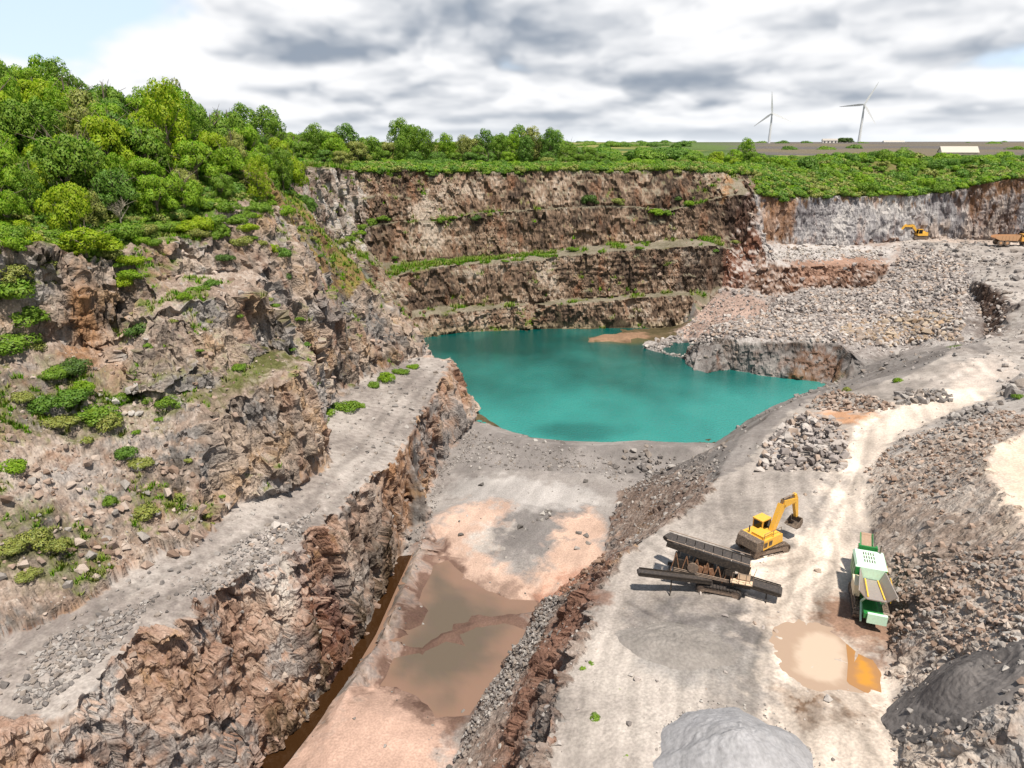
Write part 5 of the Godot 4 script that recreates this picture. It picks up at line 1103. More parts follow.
# ------------------------------------------------------------------ water
func flat_water(called: String, outline: PackedVector2Array, y: float, mat: Material, grown: float) -> MeshInstance3D:
	var poly := outline
	if grown != 0.0:
		poly = Geometry2D.offset_polygon(outline, grown)[0]
	var idx := Geometry2D.triangulate_polygon(poly)
	var st := SurfaceTool.new()
	st.begin(Mesh.PRIMITIVE_TRIANGLES)
	for t in range(0, idx.size(), 3):       # clockwise from above
		var turn := (poly[idx[t + 1]] - poly[idx[t]]).cross(poly[idx[t + 2]] - poly[idx[t]])
		if turn > 0.0:
			var s := idx[t]
			idx[t] = idx[t + 1]
			idx[t + 1] = s
	for k in idx:
		st.set_normal(Vector3.UP)
		st.set_uv(Vector2(poly[k].x, -poly[k].y))
		st.add_vertex(Vector3(poly[k].x, y, -poly[k].y))
	var o := put(called, st.commit(), mat)
	o.set_meta("kind", "structure")
	return o

func water_material(called: String, c: Color, ripple: float, gloss: float, scale: float) -> StandardMaterial3D:
	var m := StandardMaterial3D.new()
	m.resource_name = called
	m.albedo_color = c
	m.roughness = gloss
	m.metallic_specular = 0.5
	if ripple > 0.0:
		var t := NoiseTexture2D.new()
		t.width = 1024
		t.height = 1024
		t.seamless = true
		t.as_normal_map = true
		t.bump_strength = 4.0
		t.noise = noise(FastNoiseLite.TYPE_SIMPLEX_SMOOTH, 0.02, 5, 77)
		m.normal_enabled = true
		m.normal_texture = t
		m.normal_scale = ripple
		m.uv1_scale = Vector3.ONE * scale
	return m

func make_water() -> void:
	# the lake: one sheet of clouded turquoise water, milkier where silt washes in
	var x0 := -32.0
	var d0 := 110.0
	var nx := 104
	var nd := 80
	var silt := noise(FastNoiseLite.TYPE_SIMPLEX_SMOOTH, 0.035, 4, 41)
	var pv := PackedVector3Array()
	var pn := PackedVector3Array()
	var puv := PackedVector2Array()
	var pcol := PackedColorArray()
	var idx := PackedInt32Array()
	var deep := Color(0.001, 0.058, 0.053)
	var milky := Color(0.028, 0.225, 0.206)
	for j in nd + 1:
		for i in nx + 1:
			var x := x0 + i * 1.15
			var d := d0 + j * 1.15
			pv.append(Vector3(x, 0.0, -d))
			pn.append(Vector3.UP)
			puv.append(Vector2(x, -d))
			var s := silt.get_noise_2d(x, d * 0.7)
			var m := clampf(pow(smoothstep(188.0, 118.0, d), 1.2) + s * 0.55, 0.0, 1.0)
			var hole := Vector2((x - 14.2) / 7.5, (d - 119.5) / 3.6).length() + s * 0.5
			m *= lerpf(0.55, 1.0, smoothstep(0.2, 1.4, hole + s * 0.6))
			var c := deep.lerp(milky, m)
			var sh := Vector2((x - 31.0) / 13.0, (d - 184.0) / 6.5).length()
			c = c.lerp(Color(0.085, 0.085, 0.03), 0.75 * (1.0 - smoothstep(0.35, 1.1, sh + s * 0.3)))
			pcol.append(c)
			if i < nx and j < nd:
				var a := j * (nx + 1) + i
				idx.append_array(PackedInt32Array([a, a + nx + 1, a + nx + 2, a, a + nx + 2, a + 1]))
	var arr := []
	arr.resize(Mesh.ARRAY_MAX)
	arr[Mesh.ARRAY_VERTEX] = pv
	arr[Mesh.ARRAY_NORMAL] = pn
	arr[Mesh.ARRAY_TEX_UV] = puv
	arr[Mesh.ARRAY_COLOR] = pcol
	arr[Mesh.ARRAY_INDEX] = idx
	var am := ArrayMesh.new()
	am.add_surface_from_arrays(Mesh.PRIMITIVE_TRIANGLES, arr)
	var wm := water_material("lake_water", Color.WHITE, 1.6, 0.06, 0.075)
	wm.vertex_color_use_as_albedo = true
	put("lake_water", am, wm).set_meta("kind", "structure")
	var muddy := water_material("pond_water", Color.WHITE, 0.12, 0.26, 0.2)
	muddy.vertex_color_use_as_albedo = true
	graded_water("pond_water", PackedVector2Array(pond_outline), 0.86, muddy, 1.1, Color(0.112, 0.088, 0.066), Color(0.205, 0.130, 0.095), 4.5)
	var strip := line("lower_toe").slice(4, 8)
	strip.append_array(line("lower_toe").slice(8, 12))
	var ditch := PackedVector2Array()
	var toe := line("lower_toe")
	for k in range(2, 12):
		ditch.append(toe[k] + Vector2(-0.9, 0))
	var back := line("ditch_right")
	back.reverse()
	for p in back:
		ditch.append(p + Vector2(0.4, 0))
	var dark := water_material("ditch_water", Color(0.20, 0.13, 0.07), 0.05, 0.08, 0.3)
	flat_water("ditch_water", ditch, 0.80, dark, 0.0)
	var cream := water_material("puddle_water", Color.WHITE, 0.04, 0.2, 1.0)
	cream.vertex_color_use_as_albedo = true
	graded_water("puddle_water", PackedVector2Array(puddle_outline), 16.86, cream, 1.5, Color(0.46, 0.365, 0.29), Color(0.34, 0.25, 0.185), 0.8)
	var orange := water_material("orange_puddle_water", Color.WHITE, 0.04, 0.2, 1.0)
	orange.vertex_color_use_as_albedo = true
	graded_water("orange_puddle_water", PackedVector2Array(orange_outline), 16.867, orange, 0.25, Color(0.46, 0.22, 0.03), Color(0.32, 0.17, 0.07), 0.7)

func graded_water(called: String, outline: PackedVector2Array, y: float, mat: Material, grown: float, deep: Color, shallow: Color, reach: float) -> void:
	# a sheet of muddy water, paler where it is shallow near its banks
	var poly := Geometry2D.offset_polygon(outline, grown, Geometry2D.JOIN_ROUND)[0]
	var lo := Vector2(1e9, 1e9)
	var hi := -lo
	for q in poly:
		lo = lo.min(q)
		hi = hi.max(q)
	var step := (hi - lo).length() / 70.0
	var n := noise(FastNoiseLite.TYPE_SIMPLEX_SMOOTH, 0.9 / reach, 4, 55)
	var st := SurfaceTool.new()
	st.begin(Mesh.PRIMITIVE_TRIANGLES)
	var nx := int((hi.x - lo.x) / step) + 1
	var ny := int((hi.y - lo.y) / step) + 1
	for j in ny:
		for i in nx:
			var cell := PackedVector2Array([lo + Vector2(i, j) * step, lo + Vector2(i + 1, j) * step, lo + Vector2(i + 1, j + 1) * step, lo + Vector2(i, j + 1) * step])
			for part in Geometry2D.intersect_polygons(cell, poly):
				var idx := Geometry2D.triangulate_polygon(part)
				for t in range(0, idx.size(), 3):
					var a: Vector2 = part[idx[t]]
					var b: Vector2 = part[idx[t + 1]]
					var c: Vector2 = part[idx[t + 2]]
					if (b - a).cross(c - a) > 0.0:
						var s := b
						b = c
						c = s
					for q in [a, b, c]:
						var edge := 1e9
						for k in outline.size():
							edge = minf(edge, q.distance_to(Geometry2D.get_closest_point_to_segment(q, outline[k], outline[(k + 1) % outline.size()])))
						if not Geometry2D.is_point_in_polygon(q, outline):
							edge = 0.0
						var f := smoothstep(0.1, 1.0, edge / reach + n.get_noise_2d(q.x, q.y) * 0.4)
						st.set_color(shallow.lerp(deep, f))
						st.set_normal(Vector3.UP)
						st.set_uv(q)
						st.add_vertex(Vector3(q.x, y, -q.y))
	put(called, st.commit(), mat).set_meta("kind", "structure")

# ------------------------------------------------------------------ rocks
func rock_mesh(sd: int, n: int) -> ArrayMesh:
	var r := RandomNumberGenerator.new()
	r.seed = sd
	var pts := PackedVector3Array()
	var sc := Vector3(r.randf_range(0.42, 0.6), r.randf_range(0.3, 0.42), r.randf_range(0.34, 0.5))
	while pts.size() < n:
		var p := Vector3(r.randfn(), r.randfn(), r.randfn()).normalized()
		# squarer than a ball
		p /= pow(pow(absf(p.x), 4.0) + pow(absf(p.y), 4.0) + pow(absf(p.z), 4.0), 0.25)
		pts.append(p * sc * r.randf_range(0.82, 1.0))
	var st := SurfaceTool.new()
	st.begin(Mesh.PRIMITIVE_TRIANGLES)
	for a in n:
		for b in range(a + 1, n):
			for c in range(b + 1, n):
				var nn := (pts[b] - pts[a]).cross(pts[c] - pts[a])
				if nn.length() < 1e-7:
					continue
				var pos := false
				var neg := false
				for k in n:
					if k != a and k != b and k != c:
						var s := nn.dot(pts[k] - pts[a])
						pos = pos or s > 1e-7
						neg = neg or s < -1e-7
				if pos and neg:
					continue
				var order := [a, b, c] if pos else [a, c, b]
				nn = (-nn if pos else nn).normalized()
				for k in order:
					st.set_normal(nn)
					st.set_color(Color.WHITE)
					st.add_vertex(pts[k])
	return st.commit()

func make_rocks() -> void:
	var shapes := []
	for k in 9:
		shapes.append(rock_mesh(100 + k, 12 + k % 4))
	var tones := [
		[Color8(218, 209, 205), Color8(196, 188, 186), Color8(232, 225, 221), Color8(170, 162, 160), Color8(214, 194, 180)],
		[Color8(206, 182, 167), Color8(192, 172, 160), Color8(222, 206, 195), Color8(170, 146, 131), Color8(192, 186, 182)],
		[Color8(168, 162, 160), Color8(188, 183, 181), Color8(146, 141, 140), Color8(208, 203, 200), Color8(176, 166, 159)],
		[Color8(194, 190, 188), Color8(150, 145, 143), Color8(214, 210, 206), Color8(130, 126, 124), Color8(176, 170, 166)],
		[Color8(230, 225, 220), Color8(212, 207, 204), Color8(220, 208, 198), Color8(196, 191, 188), Color8(236, 231, 226)],
		[Color8(164, 132, 114), Color8(142, 112, 96), Color8(188, 160, 142), Color8(126, 102, 90), Color8(200, 176, 160)],
		[Color8(212, 190, 166), Color8(200, 174, 148), Color8(224, 206, 186), Color8(186, 172, 162), Color8(214, 208, 204)],
	]
	var all := []          # [apparent size, shape, transform, tone, k, pile]
	var r := RandomNumberGenerator.new()
	r.seed = 77
	for p in piles:
		var poly := PackedVector2Array(p[1])
		var lo := Vector2(1e9, 1e9)
		var hi := -lo
		for q in poly:
			lo = lo.min(q)
			hi = hi.max(q)
		var made := 0
		var tries := 0
		while made < p[2] and tries < p[2] * 30:
			tries += 1
			var q := Vector2(r.randf_range(lo.x, hi.x), r.randf_range(lo.y, hi.y))
			if not Geometry2D.is_point_in_polygon(q, poly):
				continue
			made += 1
			var edge := 1e9
			for k in poly.size():
				edge = minf(edge, q.distance_to(Geometry2D.get_closest_point_to_segment(q, poly[k], poly[(k + 1) % poly.size()])))
			var u := r.randf()
			var s: float = p[3] + (p[4] - p[3]) * pow(u, 2.6)
			var lift: float = p[5] * minf(1.0, edge / 3.0) * r.randf_range(0.3, 1.0)
			add_rock(all, r, shapes, Vector3(q.x, ground(q.x, q.y) + lift + s * 0.12, -q.y), s, p[6], p[0])
	# loose stones all over, thicker where the ground is rubble
	var share := {"boulder": 0.10, "rubble": 0.07, "left": 0.045, "ramp": 0.040, "right_wall": 0.03, "lower_wall": 0.018, "bench": 0.005, "pit": 0.006, "dip": 0.012, "upper_bench": 0.04, "brown_wall": 0.02, "spur": 0.01, "lake_wall": 0.02, "far_wall": 0.006}
	var kind_tone := {"boulder": 0, "rubble": 1, "left": 1, "ramp": 2, "right_wall": 2, "lower_wall": 1, "bench": 0, "pit": 3, "dip": 2, "upper_bench": 2, "brown_wall": 0, "spur": 1, "lake_wall": 2, "far_wall": 5}
	var probability := PackedFloat32Array()
	for s in styles:
		probability.append(share.get(s.name, 0.0))
	for i in range(0, vx.size()):
		var pr := probability[reg[i]]
		if pr > 0.0 and r.randf() < pr:
			var p := vx[i]
			if nrm[i].y < 0.45 or p.y < -0.1:
				continue
			var dist := (p - Vector3(0, 50, 0)).length()
			var s := dist * 0.0019 + (0.05 + dist * 0.0012) * pow(r.randf(), 5.0) * 4.0
			var nm: String = styles[reg[i]].name
			add_rock(all, r, shapes, Vector3(p.x, p.y + s * 0.1, -p.z), s, kind_tone[nm], nm)
	all.sort_custom(func(a, b): return a[0] > b[0])
	var words := {
		"pale_pile": "in the pale rock heap beside the haul road", "pink_pile": "in the pinkish rubble bank above the lake inlet", "grey_row": "in the stone row along the haul road bend",
		"shore_boulders": "on the near shore of the turquoise lake", "road_edge": "on the lower edge of the haul road", "road_bend": "at the outer bend of the haul road", "pit_row": "in the short row on the grey pit floor",
		"ramp_stones": "in the small cluster on the left ramp", "white_stones": "among bushes on the left slope", "boulders": "on the boulder slope below the far excavator", "boulders_ochre": "at the foot of the boulder slope",
		"slope_rubble": "on the brown rubble slope beside the green crusher", "left_outcrops": "on the left slope above the ramp", "slope_white": "near the right edge of the rubble slope", "bench_scree": "below the pale quarry face", "shore_rubble": "at the lake edge of the scree",
		"left": "on the left scree slope", "ramp": "on the left ramp", "rubble": "on the brown rubble slope", "boulder": "on the far scree", "ridge_rubble": "on the rubble ridge above the green crusher", "upper_bench": "on the far right bench"}
	var hues := [["pale grey", "grey", "whitish", "dark grey", "pinkish"], ["pink-brown", "brownish", "pale pink", "dark brown", "grey"], ["mid grey", "light grey", "dark grey", "pale grey", "brownish"], ["light grey", "dark grey", "pale grey", "darkest grey", "mid grey"], ["whitish", "light grey", "cream", "grey", "white"], ["brown", "dark brown", "tan", "darkest brown", "pale brown"], ["ochre", "dark ochre", "pale ochre", "brown-grey", "light grey"]]
	var ranks := {}
	var mats := {}
	var left_over := []
	for s in shapes:
		left_over.append([])
	var done := 0
	for a in all:
		if done < 270 and words.has(a[5]) and a[0] > 0.0:
			var key := Vector2i(a[3], a[4])
			if not mats.has(key):
				var m: StandardMaterial3D = stone_mat.duplicate()
				m.resource_name = "stone"
				m.albedo_color = (tones[a[3]][a[4]] as Color)
				m.albedo_color = K(tones[a[3]][a[4]], 0.74).linear_to_srgb()
				mats[key] = m
			var o := put("boulder", shapes[a[1]], mats[key])
			o.transform = a[2]
			var kindw: String = hues[a[3]][a[4]]
			var bk: String = kindw + a[5]
			var nth: int = ranks.get(bk, 0)
			ranks[bk] = nth + 1
			tag(o, "%s %s boulder %s" % [ORDINALS[nth] + "largest" if nth < 24 else "smaller", kindw, words[a[5]]], "boulder", "boulders " + words[a[5]])
			done += 1
		else:
			left_over[a[1]].append(a)
	for k in shapes.size():
		var mm := MultiMesh.new()
		mm.transform_format = MultiMesh.TRANSFORM_3D
		mm.use_colors = true
		mm.mesh = shapes[k]
		mm.instance_count = left_over[k].size()
		for i in left_over[k].size():
			var a: Array = left_over[k][i]
			mm.set_instance_transform(i, a[2])
			var c := K(tones[a[3]][a[4]], 0.74)
			var v := 0.82 + 0.36 * fmod(absf(sin(i * 12.9898 + k)) * 437.58, 1.0)
			mm.set_instance_color(i, Color(c.r * v, c.g * v, c.b * v))
		var mi := MultiMeshInstance3D.new()
		mi.multimesh = mm
		mi.material_override = stone_mat
		mi.name = numbered("rubble_stones")
		tag(mi, "loose broken stones strewn over the quarry slopes", "", "loose stones", "stuff")
		add_child(mi, true)
	print("rocks ", all.size(), " ", Time.get_ticks_msec())

func add_rock(all: Array, r: RandomNumberGenerator, shapes: Array, at: Vector3, s: float, tone: int, pile: String) -> void:
	var b := Basis.from_euler(Vector3(r.randf_range(-0.5, 0.5), r.randf_range(0, TAU), r.randf_range(-0.5, 0.5))).scaled_local(Vector3.ONE * s * 1.15)
	var c := at - Vector3(0, 50, 0)
	var f := -c.z * 0.9464 - c.y * 0.3231
	var seen := s / maxf(1.0, f)
	if f < 2.0 or absf(c.x) > f * 0.72 or c.y * 0.9464 - c.z * 0.3231 < -f * 0.53:
		seen = -1.0
	all.append([seen, r.randi() % shapes.size(), Transform3D(b, at), tone, r.randi() % 5, pile])

# ------------------------------------------------------------------ plants
var leaf_v := PackedVector3Array()
var leaf_n := PackedVector3Array()
var leaf_c := PackedColorArray()

func leaves_on(r: RandomNumberGenerator, centre: Vector3, rad: Vector3, n: int, leaf: float, low: float) -> void:
	for i in n:
		var z := r.randf_range(low, 1.0)
		var a := r.randf() * TAU
		var q := sqrt(maxf(0.0, 1.0 - z * z))
		var dir := Vector3(q * cos(a), z, q * sin(a))
		var at := centre + dir * rad * r.randf_range(0.72, 1.06)
		var nn := (dir + Vector3(r.randfn(), r.randfn() + 0.35, r.randfn()) * 0.45).normalized()
		var t := nn.cross(Vector3(r.randfn(), r.randfn(), r.randfn())).normalized()
		var b := nn.cross(t)
		var s := leaf * r.randf_range(0.6, 1.3)
		var w := s * 0.55
		var bend := nn * s * 0.25
		var sm := (dir * 0.75 + nn * 0.5).normalized()
		var v := r.randf_range(0.72, 1.2)
		var c := Color(v * r.randf_range(0.85, 1.2), v, v * r.randf_range(0.6, 1.15))
		for p in [at - t * s, at + b * w - bend, at + t * s, at - t * s, at + t * s, at - b * w - bend]:
			leaf_v.append(p)
			leaf_n.append(sm)
			leaf_c.append(c)

func leaf_mesh() -> ArrayMesh:
	var arr := []
	arr.resize(Mesh.ARRAY_MAX)
	arr[Mesh.ARRAY_VERTEX] = leaf_v
	arr[Mesh.ARRAY_NORMAL] = leaf_n
	arr[Mesh.ARRAY_COLOR] = leaf_c
	var am := ArrayMesh.new()
	am.add_surface_from_arrays(Mesh.PRIMITIVE_TRIANGLES, arr)
	leaf_v = PackedVector3Array()
	leaf_n = PackedVector3Array()
	leaf_c = PackedColorArray()
	return am

func crown_mesh(sd: int, form: String) -> ArrayMesh:       # about 1 across in radius, base at 0
	var r := RandomNumberGenerator.new()
	r.seed = sd
	match form:
		"broad":
			for k in 24:
				var a := k * 2.4 + r.randf() * 0.6
				var h := r.randf_range(0.35, 1.3)
				var out := sqrt(maxf(0.05, 1.0 - pow((h - 0.5) / 0.95, 2.0))) * r.randf_range(0.45, 0.85)
				var rr := r.randf_range(0.22, 0.4)
				leaves_on(r, Vector3(cos(a) * out, h, sin(a) * out), Vector3(rr, rr * 0.75, rr), int(1900 * rr * rr) + 60, 0.047, -0.35)
		"tall":
			for k in 24:
				var a := k * 2.4 + r.randf() * 0.6
				var h := 0.35 + 1.75 * (k + r.randf()) / 24.0
				var out := sqrt(maxf(0.04, 1.0 - pow((h - 1.0) / 1.15, 2.0))) * r.randf_range(0.3, 0.72)
				var rr := r.randf_range(0.22, 0.38)
				leaves_on(r, Vector3(cos(a) * out, h, sin(a) * out), Vector3(rr, rr, rr), int(1650 * rr * rr) + 60, 0.047, -0.5)
		"bush":
			for k in 13:
				var a := k * 2.4 + r.randf() * 0.6
				var out := r.randf_range(0.1, 0.72)
				var rr := r.randf_range(0.26, 0.46)
				leaves_on(r, Vector3(cos(a) * out, r.randf_range(0.15, 0.62) * (1.2 - out * 0.6), sin(a) * out), Vector3(rr, rr * 0.85, rr), int(1000 * rr * rr) + 40, 0.066, -0.5)
		"small_bush":
			for k in 7:
				var a := k * 2.4 + r.randf() * 0.6
				var out := r.randf_range(0.0, 0.62)
				var rr := r.randf_range(0.32, 0.52)
				leaves_on(r, Vector3(cos(a) * out, r.randf_range(0.1, 0.45), sin(a) * out), Vector3(rr, rr * 0.8, rr), int(260 * rr * rr) + 16, 0.14, -0.3)
		"flowering":
			for k in 14:
				var a := k * 2.4
				var out := r.randf_range(0.1, 0.9)
				leaves_on(r, Vector3(cos(a) * out, 0.1, sin(a) * out), Vector3(0.3, 0.22, 0.3), 40, 0.09, 0.0)
	return leaf_mesh()

func tube(st: SurfaceTool, a: Vector3, b: Vector3, ra: float, rb: float, sides := 6) -> void:
	var ax := (b - a).normalized()
	var u := ax.cross(Vector3.UP if absf(ax.y) < 0.9 else Vector3.RIGHT).normalized()
	var w := ax.cross(u)
	for k in sides:
		var a0 := TAU * k / sides
		var a1 := TAU * (k + 1) / sides
		var d0 := u * cos(a0) + w * sin(a0)
		var d1 := u * cos(a1) + w * sin(a1)
		for q in [[a + d0 * ra, d0], [b + d0 * rb, d0], [b + d1 * rb, d1], [a + d0 * ra, d0], [b + d1 * rb, d1], [a + d1 * ra, d1]]:
			st.set_normal(q[1])
			st.add_vertex(q[0])

func trunk_mesh(sd: int, tall: float, bare: bool) -> ArrayMesh:
	var r := RandomNumberGenerator.new()
	r.seed = sd
	var st := SurfaceTool.new()
	st.begin(Mesh.PRIMITIVE_TRIANGLES)
	var top := Vector3(r.randf_range(-0.05, 0.05), tall * 0.6, r.randf_range(-0.05, 0.05))
	tube(st, Vector3(0, -0.5, 0), top, 0.075, 0.05)
	tube(st, top, top + Vector3(0, tall * 0.4, 0), 0.05, 0.012)
	for k in (16 if bare else 7):
		var a := k * 2.4
		var s := Vector3(0, tall * r.randf_range(0.2, 0.75), 0)
		var e := s + Vector3(cos(a), r.randf_range(0.5, 1.1), sin(a)) * r.randf_range(0.4, 0.75)
		tube(st, s, e, 0.026, 0.01, 5)
		for m in (4 if bare else 2):
			var s2 := s.lerp(e, r.randf_range(0.4, 0.9))
			tube(st, s2, s2 + Vector3(r.randfn() * 0.3, r.randf_range(0.15, 0.5), r.randfn() * 0.3), 0.012, 0.005, 4)
	return st.commit()

func leaf_material(called: String, c: Color, back: Color) -> StandardMaterial3D:
	var m := StandardMaterial3D.new()
	m.resource_name = called
	m.albedo_color = c.linear_to_srgb()
	m.vertex_color_use_as_albedo = true
	m.roughness = 0.55
	m.metallic_specular = 0.35
	m.backlight_enabled = true
	m.backlight = back
	m.cull_mode = BaseMaterial3D.CULL_DISABLED
	return m

var crowns := {}
var trunks := []
var bare_trunks := []
var leaf_mats := []
var bark: StandardMaterial3D

func plant(called: String, form: String, at: Vector3, rad: float, squash: float, kind: int, label: String, category: String, group: String, stem := true) -> Node3D:
	var o := Node3D.new()
	o.name = numbered(called)
	add_child(o, true)
	o.position = at
	o.rotation.y = rng.randf() * TAU
	tag(o, label, category, group)
	var c := put("crown" if stem else "foliage", crowns[form][rng.randi() % crowns[form].size()], leaf_mats[kind], o)
	c.scale = Vector3(rad, rad * squash, rad)
	if stem:
		var t := put("trunk", trunks[rng.randi() % trunks.size()], bark, o)
		t.scale = Vector3(rad, rad * squash, rad)
	return o

var pending := {}

func later(set_name: String, o: Node3D, words_: String) -> void:
	if not pending.has(set_name):
		pending[set_name] = []
	pending[set_name].append([o, words_])

const ORDINALS := ["", "second ", "third ", "fourth ", "fifth ", "sixth ", "seventh ", "eighth ", "ninth ", "tenth ", "eleventh ", "twelfth ", "thirteenth ", "fourteenth ", "fifteenth ", "sixteenth ", "seventeenth ", "eighteenth ", "nineteenth ", "twentieth ", "twenty-first ", "twenty-second ", "twenty-third ", "twenty-fourth "]

func label_by_marks(set_name: String, marks: Array) -> void:
	var by := {}
	for e in pending.get(set_name, []):
		var q := Vector2(e[0].position.x, -e[0].position.z)
		var best := 0
		for k in marks.size():
			if q.distance_to(marks[k][1]) < q.distance_to(marks[best][1]):
				best = k
		var key := "%s|%d" % [e[1], best]
		if not by.has(key):
			by[key] = []
		by[key].append([q.distance_to(marks[best][1]), e[0], e[1], marks[best][0]])
	for key in by:
		by[key].sort_custom(func(a, c): return a[0] < c[0])
		for n in by[key].size():
			var e: Array = by[key][n]
			e[1].set_meta("label", "%s %snearest to %s" % [e[2], ORDINALS[n], e[3]] if n < 24 else "%s among those far from %s" % [e[2], e[3]])

func make_plants() -> void:
	crowns = {"broad": [], "tall": [], "bush": [], "small_bush": [], "flowering": []}
	for f in crowns:
		for k in (4 if f != "flowering" else 1):
			crowns[f].append(crown_mesh(500 + k * 17 + f.length(), f))
	for k in 3:
		trunks.append(trunk_mesh(40 + k, 1.5, false))
		bare_trunks.append(trunk_mesh(60 + k, 1.3, true))
	bark = StandardMaterial3D.new()
	bark.resource_name = "bark"
	bark.albedo_color = Color(0.16, 0.13, 0.10).linear_to_srgb()
	bark.roughness = 0.9
	var twig := bark.duplicate()
	twig.albedo_color = Color(0.30, 0.27, 0.22).linear_to_srgb()
	leaf_mats = [
		leaf_material("dark_leaves", Color(0.080, 0.146, 0.035), Color(0.38, 0.62, 0.10)),
		leaf_material("green_leaves", Color(0.170, 0.285, 0.036), Color(0.50, 0.78, 0.10)),
		leaf_material("bright_leaves", Color(0.245, 0.390, 0.034), Color(0.62, 0.88, 0.07)),
		leaf_material("olive_leaves", Color(0.251, 0.284, 0.080), Color(0.50, 0.62, 0.12)),
		leaf_material("fresh_leaves", Color(0.320, 0.430, 0.026), Color(0.69, 0.88, 0.05)),
		leaf_material("deep_green_leaves", Color(0.116, 0.225, 0.037), Color(0.40, 0.69, 0.09)),
	]
	var tone := ["dark green", "mid green", "bright green", "olive", "yellow-green", "deep green"]
	# the wooded hill on the left
	var spots := []
	var r := RandomNumberGenerator.new()
	r.seed = 4242
	var tries := 0
	while spots.size() < 225 and tries < 9000:
		tries += 1
		var q := Vector2(r.randf_range(-96, -33), r.randf_range(50, 158))
		if styles[region_map[cell_of(q.x, q.y)]].name != "wood" or q.x < -0.80 * q.y - 3.0:
			continue
		var ok := true
		for s in spots:
			if s.distance_to(q) < 1.9 + q.y * 0.017:
				ok = false
				break
		if ok:
			spots.append(q)
	for q in spots:
		var y := ground(q.x, q.y)
		var edge := 1e9
		for k in lines["left_top_crest"]:
			edge = minf(edge, q.distance_to(Vector2(k.x, k.z)))
		for k in lines["spur"]:
			edge = minf(edge, q.distance_to(Vector2(k.x, k.z)) + 1.0)
		var kind: int = [1, 2, 4, 2, 4, 1, 2, 3, 2, 5, 1][r.randi() % 11]
		if edge < 3.6:
			kind = [1, 0, 1, 3, 2, 5][r.randi() % 6]
			var rad := r.randf_range(1.3, 2.2)
			later("hill", plant("woodland_bush", "bush", Vector3(q.x, y - 0.2, -q.y), rad, r.randf_range(0.9, 1.3), kind, "", "bush", "bushes above the left cliff", false), tone[kind] + " woodland bush")
		else:
			var rad := r.randf_range(2.2, 3.8) * (0.74 if edge < 9.0 else 1.0)
			var tall := r.randf() >= 0.75
			later("hill", plant("broadleaf_tree", "tall" if tall else "broad", Vector3(q.x, y - 0.3, -q.y), rad, r.randf_range(1.2, 1.6), kind, "", "tree", "trees of the wooded hill"), "%s %s tree" % [tone[kind], "upright" if tall else "spreading"])
	var crest: Array = lines["left_top_crest"]
	for k in 62:
		var f := 1.0 + r.randf() * (crest.size() - 2.01)
		var c0: Vector3 = crest[int(f)]
		var c1: Vector3 = crest[int(f) + 1]
		var q := c0.lerp(c1, f - int(f)) + Vector3(r.randf_range(-5.0, 1.6), 0, r.randf_range(-1.5, 2.0))
		var kind: int = [1, 2, 1, 3, 2, 5, 4][r.randi() % 7]
		var rad := r.randf_range(0.8, 1.9)
		later("hill", plant("woodland_bush", "bush", Vector3(q.x, ground(q.x, q.z) - 0.3, -q.z), rad, r.randf_range(0.8, 1.2), kind, "", "bush", "bushes above the left cliff", false), tone[kind] + " crest bush")
	var special := [[Vector3(-37.2, 41.5, 84.0), 3.3, 0.75, 4, "large dome of lime-green leaves at the cliff edge left of the bare-branched bush"]]
	for s in special:
		plant("lime_green_tree", "broad", Vector3(s[0].x - 7.0, ground(s[0].x - 7.0, 73.0) - 0.5, -73.0), s[1], s[2], s[3], s[4], "tree", "")
	for k in 7:
		var q := Vector2(r.randf_range(-62, -42), r.randf_range(66, 108))
		if styles[region_map[cell_of(q.x, q.y)]].name != "wood":
			continue
		var o := put("leafless_shrub", bare_trunks[k % 3], twig)
		o.position = Vector3(q.x, ground(q.x, q.y), -q.y)
		o.scale = Vector3(1.7, 2.2, 1.7)
		tag(o, "", "shrub", "leafless shrubs of the left hill")
		later("hill", o, "grey leafless twiggy shrub")
	# trees along the rim of the terraced wall: [column in plan, distance, height over the rim, tone]
	var rim_profile := [[-92, 15], [-76, 14], [-62, 13.5], [-48, 12], [-38, 14.5], [-30, 12.5], [-20, 12], [-8, 13], [6, 13.5], [18, 12.5], [26, 10.5], [31, 7.0], [36, 3.5], [60, 2.8], [70, 4.5], [79, 9.0], [88, 9.5], [98, 6.5], [108, 5.0]]
	for k in 96:
		var x := -88.0 + 196.0 * (k + r.randf()) / 96.0
		var h := 8.0
		for j in rim_profile.size() - 1:
			if x >= rim_profile[j][0] and x < rim_profile[j + 1][0]:
				h = lerpf(rim_profile[j][1], rim_profile[j + 1][1], (x - rim_profile[j][0]) / (rim_profile[j + 1][0] - rim_profile[j][0]))
		var row := k % 3
		var d := 248.0 + row * 9.0 + r.randf_range(-3, 3) + maxf(0.0, x - 40.0) * 0.25
		if x < -44.0:
			d -= 30.0
		h *= [0.62, 0.85, 1.0][row] * r.randf_range(0.82, 1.05)
		var kind: int = [1, 1, 5, 2, 3, 5, 1][r.randi() % 7]
		if x > 66.0:
			kind = [2, 4, 2, 1][r.randi() % 4]
		var where := "left stretch" if x < -15.0 else "middle stretch" if x < 32.0 else "right stretch"
